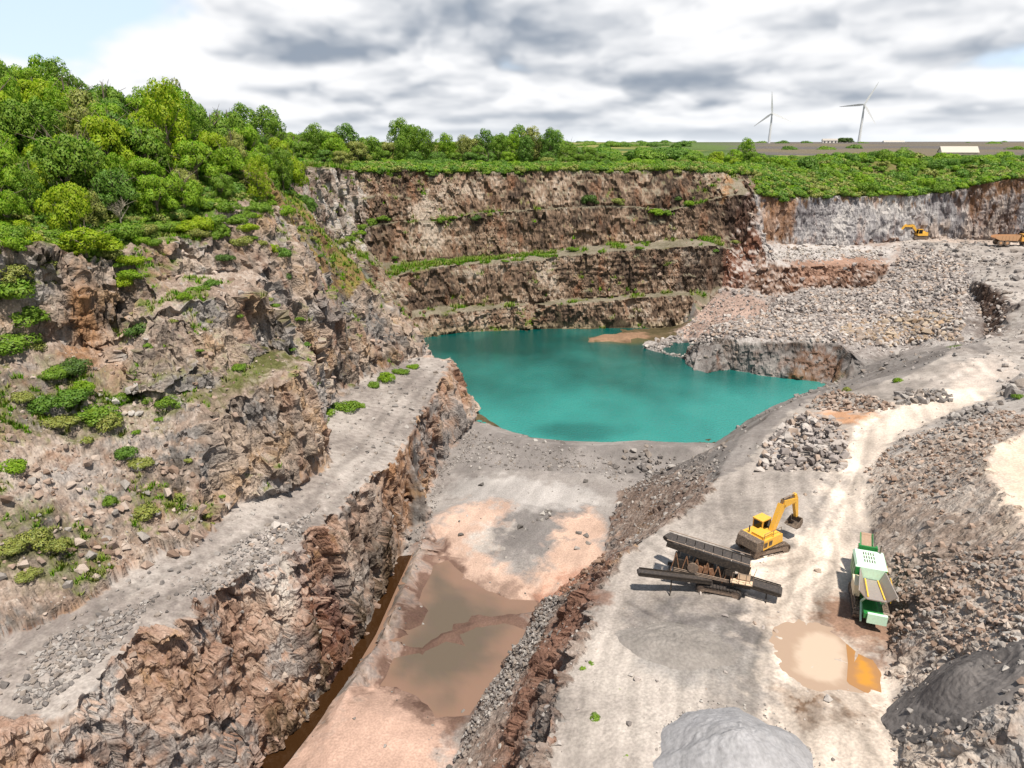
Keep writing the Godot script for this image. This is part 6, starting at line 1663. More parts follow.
		if h < 4.0:
			later("rim", plant("rim_bush", "bush", Vector3(x, ground(x, d) - 0.3, -d), h * 0.9, 1.0, kind, "", "bush", "bushes on the rim", false), tone[kind] + " rounded rim bush")
		else:
			var tall2 := not (h < 8.0 or r.randf() < 0.4)
			later("rim", plant("rim_tree", "tall" if tall2 else "broad", Vector3(x, ground(x, d) - 0.3, -d), h * 0.44, 1.0 if h < 8 else 1.12, kind, "", "tree", "trees on the rim of the terraced wall"), "%s %s rim tree" % [tone[kind], "upright" if tall2 else "spreading"])
	for k in 90:
		var x := -42.0 + 124.0 * (k + r.randf()) / 90.0
		var d := 232.0 + r.randf_range(0, 9) + maxf(0.0, x - 40.0) * 0.1
		var kind: int = [1, 2, 3, 5, 2][r.randi() % 5]
		later("rim", plant("rim_bush", "bush", Vector3(x, ground(x, d) - 0.3, -d), r.randf_range(1.4, 3.4), 1.0, kind, "", "bush", "low bushes along the edge of the terraced wall", false), tone[kind] + " edge bush")
	# the green mound over the pale face
	for k in 150:
		var x := r.randf_range(86, 196)
		var d := r.randf_range(243, 282)
		if styles[region_map[cell_of(x, d)]].name != "spoil" or x > 150.0 and d < 262.0:
			continue
		var kind: int = [1, 2, 2, 5, 5, 1][r.randi() % 6]
		later("mound", plant("mound_bush", "bush", Vector3(x, ground(x, d) - 0.3, -d), r.randf_range(1.8, 4.6), r.randf_range(0.8, 1.25), kind, "", "bush", "bushes on the green mound", false), tone[kind] + " bush")
	# single shrubs on ledges, slopes and benches
	var names := ["dark shrub", "green shrub", "bright green shrub", "low yellow-green plant"]
	var marks := [["the ochre-stained corner of the left cliff", Vector2(-43, 63)], ["the white stones on the left slope", Vector2(-38, 61)], ["the lime-green tree at the cliff edge", Vector2(-43, 76)], ["the grassy spur", Vector2(-31, 118)], ["the rock nose above the left ramp", Vector2(-24, 70)], ["the far tip of the left ramp", Vector2(-19, 122)], ["the pale cliff in the far left corner", Vector2(-43, 190)], ["the left half of the terraced wall", Vector2(-12, 208)], ["the right half of the terraced wall", Vector2(40, 212)], ["the near end of the left ramp", Vector2(-37, 46)], ["the screener", Vector2(12, 44)], ["the bend of the haul road", Vector2(62, 92)], ["the middle ledge of the left cliff", Vector2(-31, 76)], ["the left picture edge below the wood", Vector2(-47, 60)], ["the pink lower rock wall", Vector2(-20, 60)]]
	var by_mark := {}
	for s in shrubs:
		var at: Vector3 = s[0]
		var best := 0
		for k in marks.size():
			if (marks[k][1] as Vector2).distance_to(Vector2(at.x, at.z)) < (marks[best][1] as Vector2).distance_to(Vector2(at.x, at.z)):
				best = k
		var key := best * 10 + int(s[2])
		if not by_mark.has(key):
			by_mark[key] = []
		by_mark[key].append(s)
	for key in by_mark:
		var mark: Array = marks[key / 10]
		by_mark[key].sort_custom(func(a, b): return Vector2(a[0].x, a[0].z).distance_to(mark[1]) < Vector2(b[0].x, b[0].z).distance_to(mark[1]))
		for n in by_mark[key].size():
			var s: Array = by_mark[key][n]
			var at: Vector3 = s[0]
			var g := ground(at.x, at.z)
			plant("shrub", "small_bush" if s[1] < 1.3 else "bush", Vector3(at.x, g - 0.15 if absf(g - at.y) < 1.5 else at.y - 0.15, -at.z), s[1] * 0.58 * r.randf_range(0.85, 1.1), r.randf_range(0.6, 1.05), [[0, 0, 5], [1, 3, 1, 5], [2, 1, 2], [3]][s[2]][n % [3, 4, 3, 1][s[2]]], "%s %snearest to %s" % [names[s[2]], ORDINALS[mini(n, 23)], mark[0]], "shrub", "shrubs on the quarry slopes", false)
	label_by_marks("hill", [["the lime-green tree at the cliff edge", Vector2(-44, 73)], ["the top of the grassy spur", Vector2(-38, 108)], ["the left end of the cliff crest", Vector2(-50, 60)], ["the hilltop at the left picture edge", Vector2(-76, 98)], ["the pale cliff in the far left corner", Vector2(-52, 145)]])
	label_by_marks("rim", [["the pale cliff in the far left corner", Vector2(-45, 207)], ["the wooded hill's far end", Vector2(-60, 225)], ["the middle of the terraced wall", Vector2(2, 226)], ["the dark shrub hanging on the terraced wall", Vector2(25, 228)], ["the right end of the terraced wall", Vector2(70, 234)], ["the left end of the pale face", Vector2(88, 240)], ["the left third of the terraced wall", Vector2(-22, 224)], ["the tan stripe on the terraced wall", Vector2(50, 232)]])
	label_by_marks("mound", [["the left end of the pale face", Vector2(90, 244)], ["the far yellow excavator", Vector2(136, 250)], ["the dusty dump truck", Vector2(158, 248)], ["the pale building behind the mound", Vector2(158, 280)], ["the middle of the pale face", Vector2(115, 256)], ["the right picture edge above the pale face", Vector2(188, 262)]])
	scatter_growth(r)
	print("plants ", Time.get_ticks_msec())

func scatter_growth(r: RandomNumberGenerator) -> void:
	# ground cover: woodland undergrowth, and grass on ledges and the spur
	var under := []
	var tufts := []
	var hue := noise(FastNoiseLite.TYPE_SIMPLEX_SMOOTH, 0.09, 3, 17)
	for i in vx.size():
		var p := vx[i]
		if p.z > 330.0 or nrm[i].y < 0.55:
			continue
		var nm: String = styles[reg[i]].name
		if nm == "wood":
			if r.randf() < (0.34 if p.z < 118.0 else 0.16):
				under.append(p)
		elif nm == "spoil":
			if r.randf() < 0.20:
				under.append(p)
		else:
			var c := col[i]
			if c.g > c.r * 1.06 and r.randf() < 0.42 and nm in ["left", "spur", "far_wall", "white_wall"]:
				tufts.append(p)
			elif nm == "spur" and r.randf() < 0.10:
				tufts.append(p)
	growth("woodland_undergrowth", under, crowns["small_bush"], [1, 3, 5, 2], r, 0.0066, "tangled green undergrowth between the trees and bushes")
	leaf_v.clear()
	var tr := RandomNumberGenerator.new()
	tr.seed = 9
	for k in 12:
		var a := tr.randf() * TAU
		var base := Vector3(cos(a), 0, sin(a)) * tr.randf_range(0.0, 0.5)
		var tip := base * 1.7 + Vector3(tr.randfn() * 0.15, tr.randf_range(0.5, 1.0), tr.randfn() * 0.15)
		var w := Vector3(-sin(a), 0, cos(a)) * 0.12
		var nn := Vector3(cos(a) * 0.4, 0.9, sin(a) * 0.4).normalized()
		var v := tr.randf_range(0.8, 1.2)
		for q in [base - w, tip, base + w]:
			leaf_v.append(q)
			leaf_n.append(nn)
			leaf_c.append(Color(v, v, v))
	growth("grass", tufts, [leaf_mesh()], [3, 1, 2, 3], r, 0.0042, "rough grass on ledges and slopes")

func growth(called: String, at: Array, meshes: Array, kinds: Array, r: RandomNumberGenerator, size: float, label: String) -> void:
	var sets := []
	for k in kinds:
		sets.append([])
	for p in at:
		sets[r.randi() % kinds.size()].append(p)
	for k in kinds.size():
		var mm := MultiMesh.new()
		mm.transform_format = MultiMesh.TRANSFORM_3D
		mm.mesh = meshes[k % meshes.size()]
		mm.instance_count = sets[k].size()
		for i in sets[k].size():
			var p: Vector3 = sets[k][i]
			var dist := (p - Vector3(0, 50, 0)).length()
			var s := (0.18 + dist * size) * r.randf_range(0.6, 1.4)
			mm.set_instance_transform(i, Transform3D(Basis(Vector3.UP, r.randf() * TAU).scaled(Vector3(s, s * r.randf_range(0.7, 1.2), s)), Vector3(p.x, p.y - 0.05, -p.z)))
		var mi := MultiMeshInstance3D.new()
		mi.multimesh = mm
		mi.material_override = leaf_mats[kinds[k]]
		mi.name = numbered(called)
		tag(mi, label, "", called.replace("_", " "), "stuff")
		add_child(mi, true)
	print(called, " ", at.size())

# ------------------------------------------------------------------ building blocks for machines and buildings
func kit() -> SurfaceTool:
	var st := SurfaceTool.new()
	st.begin(Mesh.PRIMITIVE_TRIANGLES)
	return st

func hexa(st: SurfaceTool, p: Array) -> void:          # 0-3 one end, 4-7 the other, in the same order
	var mid := Vector3.ZERO
	for q in p:
		mid += q
	mid /= 8.0
	for f in [[0, 1, 2, 3], [4, 5, 6, 7], [0, 1, 5, 4], [1, 2, 6, 5], [2, 3, 7, 6], [3, 0, 4, 7]]:
		var a: Vector3 = p[f[0]]
		var b: Vector3 = p[f[1]]
		var c: Vector3 = p[f[2]]
		var d: Vector3 = p[f[3]]
		var n := (c - a).cross(d - b).normalized()
		var out := n.dot((a + b + c + d) * 0.25 - mid) > 0.0
		if not out:
			n = -n
		var order := [a, d, c, a, c, b] if out else [a, b, c, a, c, d]
		for q in order:
			st.set_normal(n)
			st.set_color(Color.WHITE)
			st.add_vertex(q)

func box(st: SurfaceTool, c: Vector3, s: Vector3, b := Basis()) -> void:
	var h := s * 0.5
	var p := []
	for q in [Vector3(-1, -1, -1), Vector3(1, -1, -1), Vector3(1, -1, 1), Vector3(-1, -1, 1), Vector3(-1, 1, -1), Vector3(1, 1, -1), Vector3(1, 1, 1), Vector3(-1, 1, 1)]:
		p.append(c + b * (q * h))
	hexa(st, p)

func bar(st: SurfaceTool, a: Vector3, b: Vector3, w: float, h: float) -> void:
	var ax := (b - a).normalized()
	var side := ax.cross(Vector3.UP)
	if side.length() < 0.05:
		side = Vector3.RIGHT
	side = side.normalized() * w * 0.5
	var up := side.cross(ax).normalized() * h * 0.5
	hexa(st, [a - side - up, a + side - up, a + side + up, a - side + up, b - side - up, b + side - up, b + side + up, b - side + up])

func taper(st: SurfaceTool, a: Vector3, b: Vector3, w: float, h0: float, h1: float) -> void:
	var ax := (b - a).normalized()
	var side := ax.cross(Vector3.UP).normalized() * w * 0.5
	var up := side.cross(ax).normalized() * 0.5
	hexa(st, [a - side - up * h0, a + side - up * h0, a + side + up * h0, a - side + up * h0, b - side - up * h1, b + side - up * h1, b + side + up * h1, b - side + up * h1])

func disc(st: SurfaceTool, c: Vector3, axis: Vector3, r: float, w: float, sides := 16) -> void:
	var u := axis.cross(Vector3.UP if absf(axis.y) < 0.9 else Vector3.RIGHT).normalized()
	var v := axis.cross(u)
	var e := axis * w * 0.5
	for k in sides:
		var d0 := u * cos(TAU * k / sides) + v * sin(TAU * k / sides)
		var d1 := u * cos(TAU * (k + 1) / sides) + v * sin(TAU * (k + 1) / sides)
		for q in [[c + e, axis], [c + e + d1 * r, axis], [c + e + d0 * r, axis], [c - e, -axis], [c - e + d0 * r, -axis], [c - e + d1 * r, -axis], [c - e + d0 * r, d0], [c + e + d0 * r, d0], [c + e + d1 * r, d1], [c - e + d0 * r, d0], [c + e + d1 * r, d1], [c - e + d1 * r, d1]]:
			st.set_normal(q[1])
			st.set_color(Color.WHITE)
			st.add_vertex(q[0])

var paint_cache := {}

func paint(called: String, c: Color, rough := 0.55, metal := 0.0, dusty := 0.35) -> StandardMaterial3D:
	if paint_cache.has(called):
		return paint_cache[called]
	var m := StandardMaterial3D.new()
	m.resource_name = called
	m.albedo_color = c
	m.roughness = rough
	m.metallic = metal
	m.uv1_triplanar = true
	m.uv1_scale = Vector3.ONE * 0.35
	if dusty > 0.0:
		# dust and scuffs lie over the paint in blotches
		if not paint_cache.has("dust"):
			paint_cache["dust"] = grain_texture(61, 0.012, 0.0, 1.0, 6)
			var d := grain_texture(62, 0.008, 0.5, 0.9, 3)
			d.color_ramp.set_color(0, Color8(150, 128, 110))
			d.color_ramp.set_color(1, Color8(188, 168, 150))
			paint_cache["dust_colour"] = d
		var mask := "dust_mask_%.2f" % dusty
		if not paint_cache.has(mask):
			var w := grain_texture(63, 0.012, 0.0, minf(1.0, dusty * 2.0), 6)
			w.color_ramp.add_point(0.5, Color(dusty * 0.6, dusty * 0.6, dusty * 0.6))
			paint_cache[mask] = w
		m.detail_enabled = true
		m.detail_blend_mode = BaseMaterial3D.BLEND_MODE_MIX
		m.detail_albedo = paint_cache["dust_colour"]
		m.detail_mask = paint_cache[mask]
		m.uv2_triplanar = true
		m.uv2_scale = Vector3.ONE * 0.3
	paint_cache[called] = m
	return m

func node(called: String, at: Vector3, yaw: float, label: String, category: String, group := "") -> Node3D:
	var o := Node3D.new()
	o.name = numbered(called)
	add_child(o, true)
	o.position = at
	o.rotation.y = yaw
	tag(o, label, category, group)
	return o

func crawler(parent: Node3D, at: Vector3, length: float, high: float, wide: float, rubber: Material, steel: Material) -> void:
	# a track runs along local x: belt of shoes round a frame, sprocket, idler and rollers
	var r := high * 0.5
	var t := kit()
	var half := length * 0.5 - r
	var shoes := int((half * 4.0 + TAU * r) / 0.24)
	for k in shoes:
		var s := (half * 4.0 + TAU * r) * k / shoes
		var p: Vector2
		var a: float
		if s < half * 2.0:
			p = Vector2(-half + s, high)
			a = 0.0
		elif s < half * 2.0 + PI * r:
			a = (s - half * 2.0) / r
			p = Vector2(half + sin(a) * r, r + cos(a) * r)
		elif s < half * 4.0 + PI * r:
			p = Vector2(half - (s - half * 2.0 - PI * r), 0.0)
			a = PI
		else:
			a = PI + (s - half * 4.0 - PI * r) / r
			p = Vector2(-half + sin(a) * r, r + cos(a) * r)
		box(t, at + Vector3(p.x, p.y, 0), Vector3(0.21, 0.09, wide), Basis(Vector3.BACK, -a))
	var track := put("crawler_track", t.commit(), rubber, parent)
	var f := kit()
	box(f, at + Vector3(0, r, 0), Vector3(length - high, high * 0.45, wide * 0.6))
	put("track_frame", f.commit(), steel, track)
	for k in 2:
		var w := kit()
		disc(w, at + Vector3(half * (2 * k - 1), r, 0), Vector3.BACK, r * 0.86, wide * 0.66)
		put("sprocket" if k == 0 else "idler_wheel", w.commit(), steel, track)

func excavator(at: Vector3, yaw: float, swing: float, reach: Array, size: float, label: String, dusty_tone: Color) -> Node3D:
	var o := node("excavator", at, yaw, label, "excavator")
	o.scale = Vector3.ONE * size
	var yellow := paint("excavator_yellow", Color8(226, 172, 24), 0.45, 0.0, 0.3)
	var dark := paint("dark_steel", Color8(58, 54, 52), 0.6, 0.2, 0.4)
	var steel := paint("worn_steel", Color8(112, 100, 92), 0.55, 0.3, 0.4)
	for s in [-1, 1]:
		crawler(o, Vector3(0, 0, s * 1.15), 4.3, 0.95, 0.6, dark, steel)
	var u := kit()
	box(u, Vector3(0, 0.62, 0), Vector3(2.2, 0.4, 1.8))
	disc(u, Vector3(0, 0.98, 0), Vector3.UP, 0.75, 0.3, 20)
	put("undercarriage", u.commit(), dark, o)
	var house := Basis(Vector3.UP, swing)
	var h := kit()
	hexa(h, [house * Vector3(-2.0, 1.12, -1.35), house * Vector3(1.2, 1.12, -1.35), house * Vector3(1.2, 1.12, 1.35), house * Vector3(-2.0, 1.12, 1.35), house * Vector3(-1.9, 2.1, -1.3), house * Vector3(1.1, 2.0, -1.3), house * Vector3(1.1, 2.0, 1.3), house * Vector3(-1.9, 2.1, 1.3)])
	box(h, house * Vector3(-0.9, 2.2, 0.35), Vector3(1.4, 0.28, 1.4), house)
	var body := put("body", h.commit(), yellow, o)
	var ct := kit()
	hexa(ct, [house * Vector3(-2.75, 1.15, -1.2), house * Vector3(-1.95, 1.15, -1.4), house * Vector3(-1.95, 1.15, 1.4), house * Vector3(-2.75, 1.15, 1.2), house * Vector3(-2.65, 2.05, -1.15), house * Vector3(-1.9, 2.2, -1.38), house * Vector3(-1.9, 2.2, 1.38), house * Vector3(-2.65, 2.05, 1.15)])
	put("counterweight", ct.commit(), dark, body)
	var ex := kit()
	tube(ex, house * Vector3(-1.5, 2.1, -0.7), house * Vector3(-1.5, 2.8, -0.7), 0.07, 0.07, 8)
	put("exhaust_pipe", ex.commit(), dark, body)
	var hr := kit()
	for q in [[-1.7, 1.2], [-0.3, 1.2], [0.9, 1.2]]:
		tube(hr, house * Vector3(q[0], 2.05, q[1]), house * Vector3(q[0], 2.75, q[1]), 0.03, 0.03, 5)
	tube(hr, house * Vector3(-1.7, 2.75, 1.2), house * Vector3(0.9, 2.75, 1.2), 0.03, 0.03, 5)
	put("handrail", hr.commit(), dark, body)
	for k in 2:
		var vn := kit()
		for m in 5:
			box(vn, house * Vector3(-1.75 + 0.75 * k + 0.1 * m, 1.62, 1.37), Vector3(0.05, 0.5, 0.04), house)
		put("side_vent", vn.commit(), dark, body)
	var cb := kit()
	for q in [[-0.1, -1.3], [1.35, -1.3], [-0.1, -0.25], [1.35, -0.25]]:
		bar(cb, house * Vector3(q[0], 1.3, q[1]), house * Vector3(q[0] - (0.25 if q[0] > 1.0 else 0.0), 2.95, q[1]), 0.11, 0.11)
	box(cb, house * Vector3(0.5, 3.0, -0.78), Vector3(1.45, 0.12, 1.2), house)
	box(cb, house * Vector3(0.62, 1.5, -0.78), Vector3(1.5, 0.5, 1.1), house)
	var cab := put("cab", cb.commit(), yellow, o)
	var glass := StandardMaterial3D.new()
	glass.resource_name = "cab_glass"
	glass.albedo_color = Color(0.02, 0.025, 0.03)
	glass.roughness = 0.08
	for g in [[Vector3(1.22, 2.35, -0.78), Vector3(0.04, 1.15, 0.95)], [Vector3(0.55, 2.35, -1.31), Vector3(1.2, 1.15, 0.03)], [Vector3(0.55, 2.35, -0.24), Vector3(1.2, 1.15, 0.03)], [Vector3(-0.12, 2.4, -0.78), Vector3(0.03, 1.0, 0.9)]]:
		var w := kit()
		box(w, house * g[0], g[1], house)
		put("cab_window", w.commit(), glass, cab)
	# arm: points along the swing, given as (forward, up)
	var pt := func(v: Vector2) -> Vector3: return house * Vector3(v.x, v.y, 0.3)
	var bm := kit()
	taper(bm, pt.call(reach[0]), pt.call(reach[1]), 0.46, 0.5, 0.85)
	taper(bm, pt.call(reach[1]), pt.call(reach[2]), 0.46, 0.85, 0.42)
	var boom := put("boom", bm.commit(), yellow, o)
	var stk := kit()
	var back: Vector2 = reach[2] + (reach[2] - reach[3]).normalized() * 0.7
	taper(stk, pt.call(back), pt.call(reach[2]), 0.34, 0.3, 0.62)
	taper(stk, pt.call(reach[2]), pt.call(reach[3]), 0.34, 0.62, 0.32)
	put("stick", stk.commit(), yellow, o)
	for c in [[reach[0] + Vector2(0.55, -0.15), reach[1] + Vector2(0.0, -0.35)], [reach[1] + Vector2(0.1, 0.5), back]]:
		var cy := kit()
		tube(cy, pt.call(c[0]), pt.call((c[0] as Vector2).lerp(c[1], 0.6)), 0.11, 0.11, 8)
		tube(cy, pt.call((c[0] as Vector2).lerp(c[1], 0.6)), pt.call(c[1]), 0.06, 0.06, 8)
		put("hydraulic_cylinder", cy.commit(), steel, boom)
	var hs := kit()
	for z in [-0.12, 0.0, 0.12]:
		var up := Vector3(0, 0.47, 0) + house * Vector3(0, 0, z)
		tube(hs, pt.call(reach[0]) + up, pt.call(reach[1]) + up, 0.035, 0.035, 5)
		tube(hs, pt.call(reach[1]) + up, pt.call(reach[2]) + up * 0.7, 0.035, 0.035, 5)
	put("hydraulic_hose", hs.commit(), dark, boom)
	var bk := kit()
	var e: Vector2 = reach[3]
	var dirn: Vector2 = reach[4]
	var nrm2 := Vector2(-dirn.y, dirn.x)
	var wide := house * Vector3(0, 0, 0.62)
	var prof := [e + nrm2 * 0.25, e + dirn * 0.35 + nrm2 * 0.62, e + dirn * 0.95 + nrm2 * 0.55, e + dirn * 1.25 + nrm2 * 0.1, e + dirn * 1.2 - nrm2 * 0.35]
	for k in 4:
		var a: Vector3 = pt.call(prof[k])
		var b: Vector3 = pt.call(prof[k + 1])
		var th: Vector3 = pt.call(prof[k] + Vector2(0.06, 0.06)) - a
		hexa(bk, [a - wide, a + wide, a + wide + th, a - wide + th, b - wide, b + wide, b + wide + th, b - wide + th])
	for s in [-1, 1]:
		var q: Vector3 = wide * float(s)
		var tw := wide.normalized() * 0.05
		var p0: Vector3 = pt.call(prof[0])
		var p1: Vector3 = pt.call(prof[1])
		var p2: Vector3 = pt.call(prof[2])
		var p3: Vector3 = pt.call(prof[4])
		hexa(bk, [p0 + q - tw, p1 + q - tw, p2 + q - tw, p3 + q - tw, p0 + q + tw, p1 + q + tw, p2 + q + tw, p3 + q + tw])
	put("bucket", bk.commit(), dark, o)
	return o

func conveyor(parent: Node3D, a: Vector3, b: Vector3, wide: float, frame_mat: Material, belt_mat: Material, sides: float) -> MeshInstance3D:
	var f := kit()
	var ax := (b - a).normalized()
	var side := ax.cross(Vector3.UP).normalized()
	var up := side.cross(ax)
	for s in [-1.0, 1.0]:
		bar(f, a + side * s * wide * 0.5, b + side * s * wide * 0.5, 0.09, 0.26)
		bar(f, a + side * s * (wide * 0.5 + 0.05) + up * sides, b + side * s * (wide * 0.5 + 0.05) + up * sides, 0.05, 0.09)
		var n := int((b - a).length() / 0.8)
		for k in n + 1:
			var p: Vector3 = a.lerp(b, float(k) / n) + side * s * wide * 0.5
			bar(f, p - up * 0.1, p + up * sides, 0.06, 0.06)
	for k in int((b - a).length() / 0.9) + 1:
		var p := a + ax * k * 0.9
		bar(f, p - side * wide * 0.5 - up * 0.1, p + side * wide * 0.5 - up * 0.1, 0.07, 0.07)
	var frame := put("conveyor_frame", f.commit(), frame_mat, parent)
	var t := kit()
	box(t, (a + b) * 0.5 + up * 0.1, Vector3((b - a).length(), 0.05, wide * 0.86), Basis(ax, up, -side) if false else Basis(ax, up, ax.cross(up)))
	put("belt", t.commit(), belt_mat, frame)
	for e in [a, b]:
		var d := kit()
		disc(d, e, side, 0.17, wide * 0.9, 14)
		put("belt_drum", d.commit(), belt_mat, frame)
	return frame

func make_screener() -> void:
	var o := node("mobile_screener", Vector3(15.4, 17.02, -47.2), -0.34, "black tracked mobile screener with conveyors reaching left and right", "screener")
	var black := paint("black_paint", Color8(30, 29, 29), 0.5, 0.1, 0.08)
	var rubber := paint("belt_rubber", Color8(44, 43, 45), 0.65, 0.0, 0.08)
	var rust := paint("rusty_steel", Color8(120, 78, 48), 0.8, 0.1, 0.3)
	var steel := paint("worn_steel", Color8(112, 100, 92), 0.55, 0.3, 0.4)
	var beige := paint("beige_panel", Color8(206, 184, 160), 0.6, 0.0, 0.2)
	for s in [-1, 1]:
		crawler(o, Vector3(0.9, 0, s * 0.95), 3.3, 0.72, 0.45, rubber, steel)
	var ch := kit()
	for s in [-1, 1]:
		bar(ch, Vector3(-3.2, 1.0, s * 0.62), Vector3(3.2, 1.0, s * 0.62), 0.16, 0.3)
	for k in 6:
		bar(ch, Vector3(-3.0 + k * 1.2, 1.0, -0.62), Vector3(-3.0 + k * 1.2, 1.0, 0.62), 0.12, 0.2)
	for q in [[-2.6, 3.2], [-1.4, 2.9], [-0.2, 2.6], [1.0, 2.4], [2.2, 2.2]]:
		for s in [-1, 1]:
			bar(ch, Vector3(q[0], 1.0, s * 0.66), Vector3(q[0] + 0.25, q[1], s * 0.62), 0.1, 0.12)
	put("chassis", ch.commit(), black, o)
	# the long covered screen deck, higher at its left end
	var dk := kit()
	var A := Vector3(-3.3, 3.55, 0.0)
	var B := Vector3(3.0, 2.45, 0.0)
	for s in [-1.0, 1.0]:
		taper(dk, A + Vector3(0, 0, 0.72 * s), B + Vector3(0, 0, 0.72 * s), 0.08, 0.42, 0.75)
	var deck := put("screen_deck", dk.commit(), black, o)
	var cov := kit()
	for k in 9:
		var p := A.lerp(B, (k + 0.5) / 9.0)
		var along := (B - A).normalized()
		box(cov, p + Vector3(0, 0.28, 0), Vector3(0.66, 0.05, 1.3), Basis(along, Vector3.BACK.cross(along), Vector3.BACK))
	put("deck_cover", cov.commit(), rubber, deck)
	var rail := kit()
	tube(rail, A + Vector3(0, 0.4, 0.74), B + Vector3(0, 0.55, 0.74), 0.035, 0.035, 6)
	tube(rail, A + Vector3(0, 0.4, -0.74), B + Vector3(0, 0.55, -0.74), 0.035, 0.035, 6)
	put("deck_rail", rail.commit(), steel, deck)
	var en := kit()
	box(en, Vector3(-1.9, 1.75, 0.1), Vector3(1.5, 1.2, 1.15))
	put("engine_housing", en.commit(), black, o)
	for k in 3:
		var r := kit()
		box(r, Vector3(-0.6 + 0.42 * k, 1.75 + 0.12 * (k % 2), 0.35), Vector3(0.34, 0.62, 0.7), Basis(Vector3.BACK, 0.25 * (k - 1)))
		put("rusty_pump", r.commit(), rust, o)
	var mid := kit()
	box(mid, Vector3(0.9, 1.55, -0.1), Vector3(1.7, 0.85, 1.1))
	box(mid, Vector3(-0.4, 2.35, -0.15), Vector3(1.2, 0.5, 0.9), Basis(Vector3.BACK, -0.17))
	box(mid, Vector3(1.6, 2.05, 0.2), Vector3(0.7, 0.5, 1.2))
	put("drive_housing", mid.commit(), black, o)
	var br := kit()
	for k in 7:
		bar(br, Vector3(-2.9 + 0.8 * k, 1.0, 0.7), Vector3(-2.5 + 0.8 * k, 2.9 - 0.12 * k, 0.68), 0.07, 0.07)
		bar(br, Vector3(-2.1 + 0.8 * k, 1.0, 0.7), Vector3(-2.5 + 0.8 * k, 2.9 - 0.12 * k, 0.68), 0.07, 0.07)
	put("brace", br.commit(), rust, o)
	for z in [-0.5, 0.45]:
		var hp := kit()
		for k in 3:
			tube(hp, Vector3(-2.6, 1.3 + 0.14 * k, z + 0.3), Vector3(1.6, 1.25 + 0.1 * k, z + 0.42), 0.04, 0.04, 5)
		put("hydraulic_hose", hp.commit(), steel, o)
	var wheel := kit()
	disc(wheel, Vector3(-1.15, 1.9, 0.78), Vector3.BACK, 0.42, 0.14, 18)
	put("flywheel", wheel.commit(), steel, o)
	var fb := kit()
	box(fb, Vector3(2.65, 1.95, 0.0), Vector3(0.9, 0.62, 1.5))
	put("discharge_panel", fb.commit(), beige, o)
	var pl := kit()
	box(pl, Vector3(2.5, 1.52, 0.9), Vector3(1.6, 0.06, 0.6))
	put("walkway", pl.commit(), beige, o)
	var hr := kit()
	for k in 4:
		tube(hr, Vector3(1.8 + 0.5 * k, 1.52, 1.2), Vector3(1.8 + 0.5 * k, 2.4, 1.2), 0.025, 0.025, 5)
	tube(hr, Vector3(1.8, 2.4, 1.2), Vector3(3.3, 2.4, 1.2), 0.025, 0.025, 5)
	tube(hr, Vector3(3.3, 2.4, 1.2), Vector3(3.5, 2.3, 0.0), 0.025, 0.025, 5)
	put("handrail", hr.commit(), steel, o)
	var c1 := conveyor(o, Vector3(0.2, 1.05, 0.8), Vector3(-5.0, 1.75, 2.55), 0.62, black, rubber, 0.18)
	c1.name = "side_conveyor"
	var c2 := conveyor(o, Vector3(2.2, 1.2, 0.1), Vector3(5.3, 0.95, 0.35), 1.1, black, rubber, 0.2)
	c2.name = "tail_conveyor"
	var c3 := conveyor(o, Vector3(-0.4, 1.3, -0.6), Vector3(-3.6, 2.5, -2.2), 0.7, black, rubber, 0.2)
	c3.name = "rear_conveyor"
	var lg := kit()
	for q in [Vector3(-2.6, 0, 1.75), Vector3(4.4, 0, 0.3)]:
		bar(lg, q, q + Vector3(0, 1.3 if q.x < 0 else 0.95, 0.15), 0.1, 0.1)
		bar(lg, q + Vector3(0.0, 0, 0.5), q + Vector3(0, 1.3 if q.x < 0 else 0.95, 0.15), 0.08, 0.08)
	put("support_leg", lg.commit(), black, o)

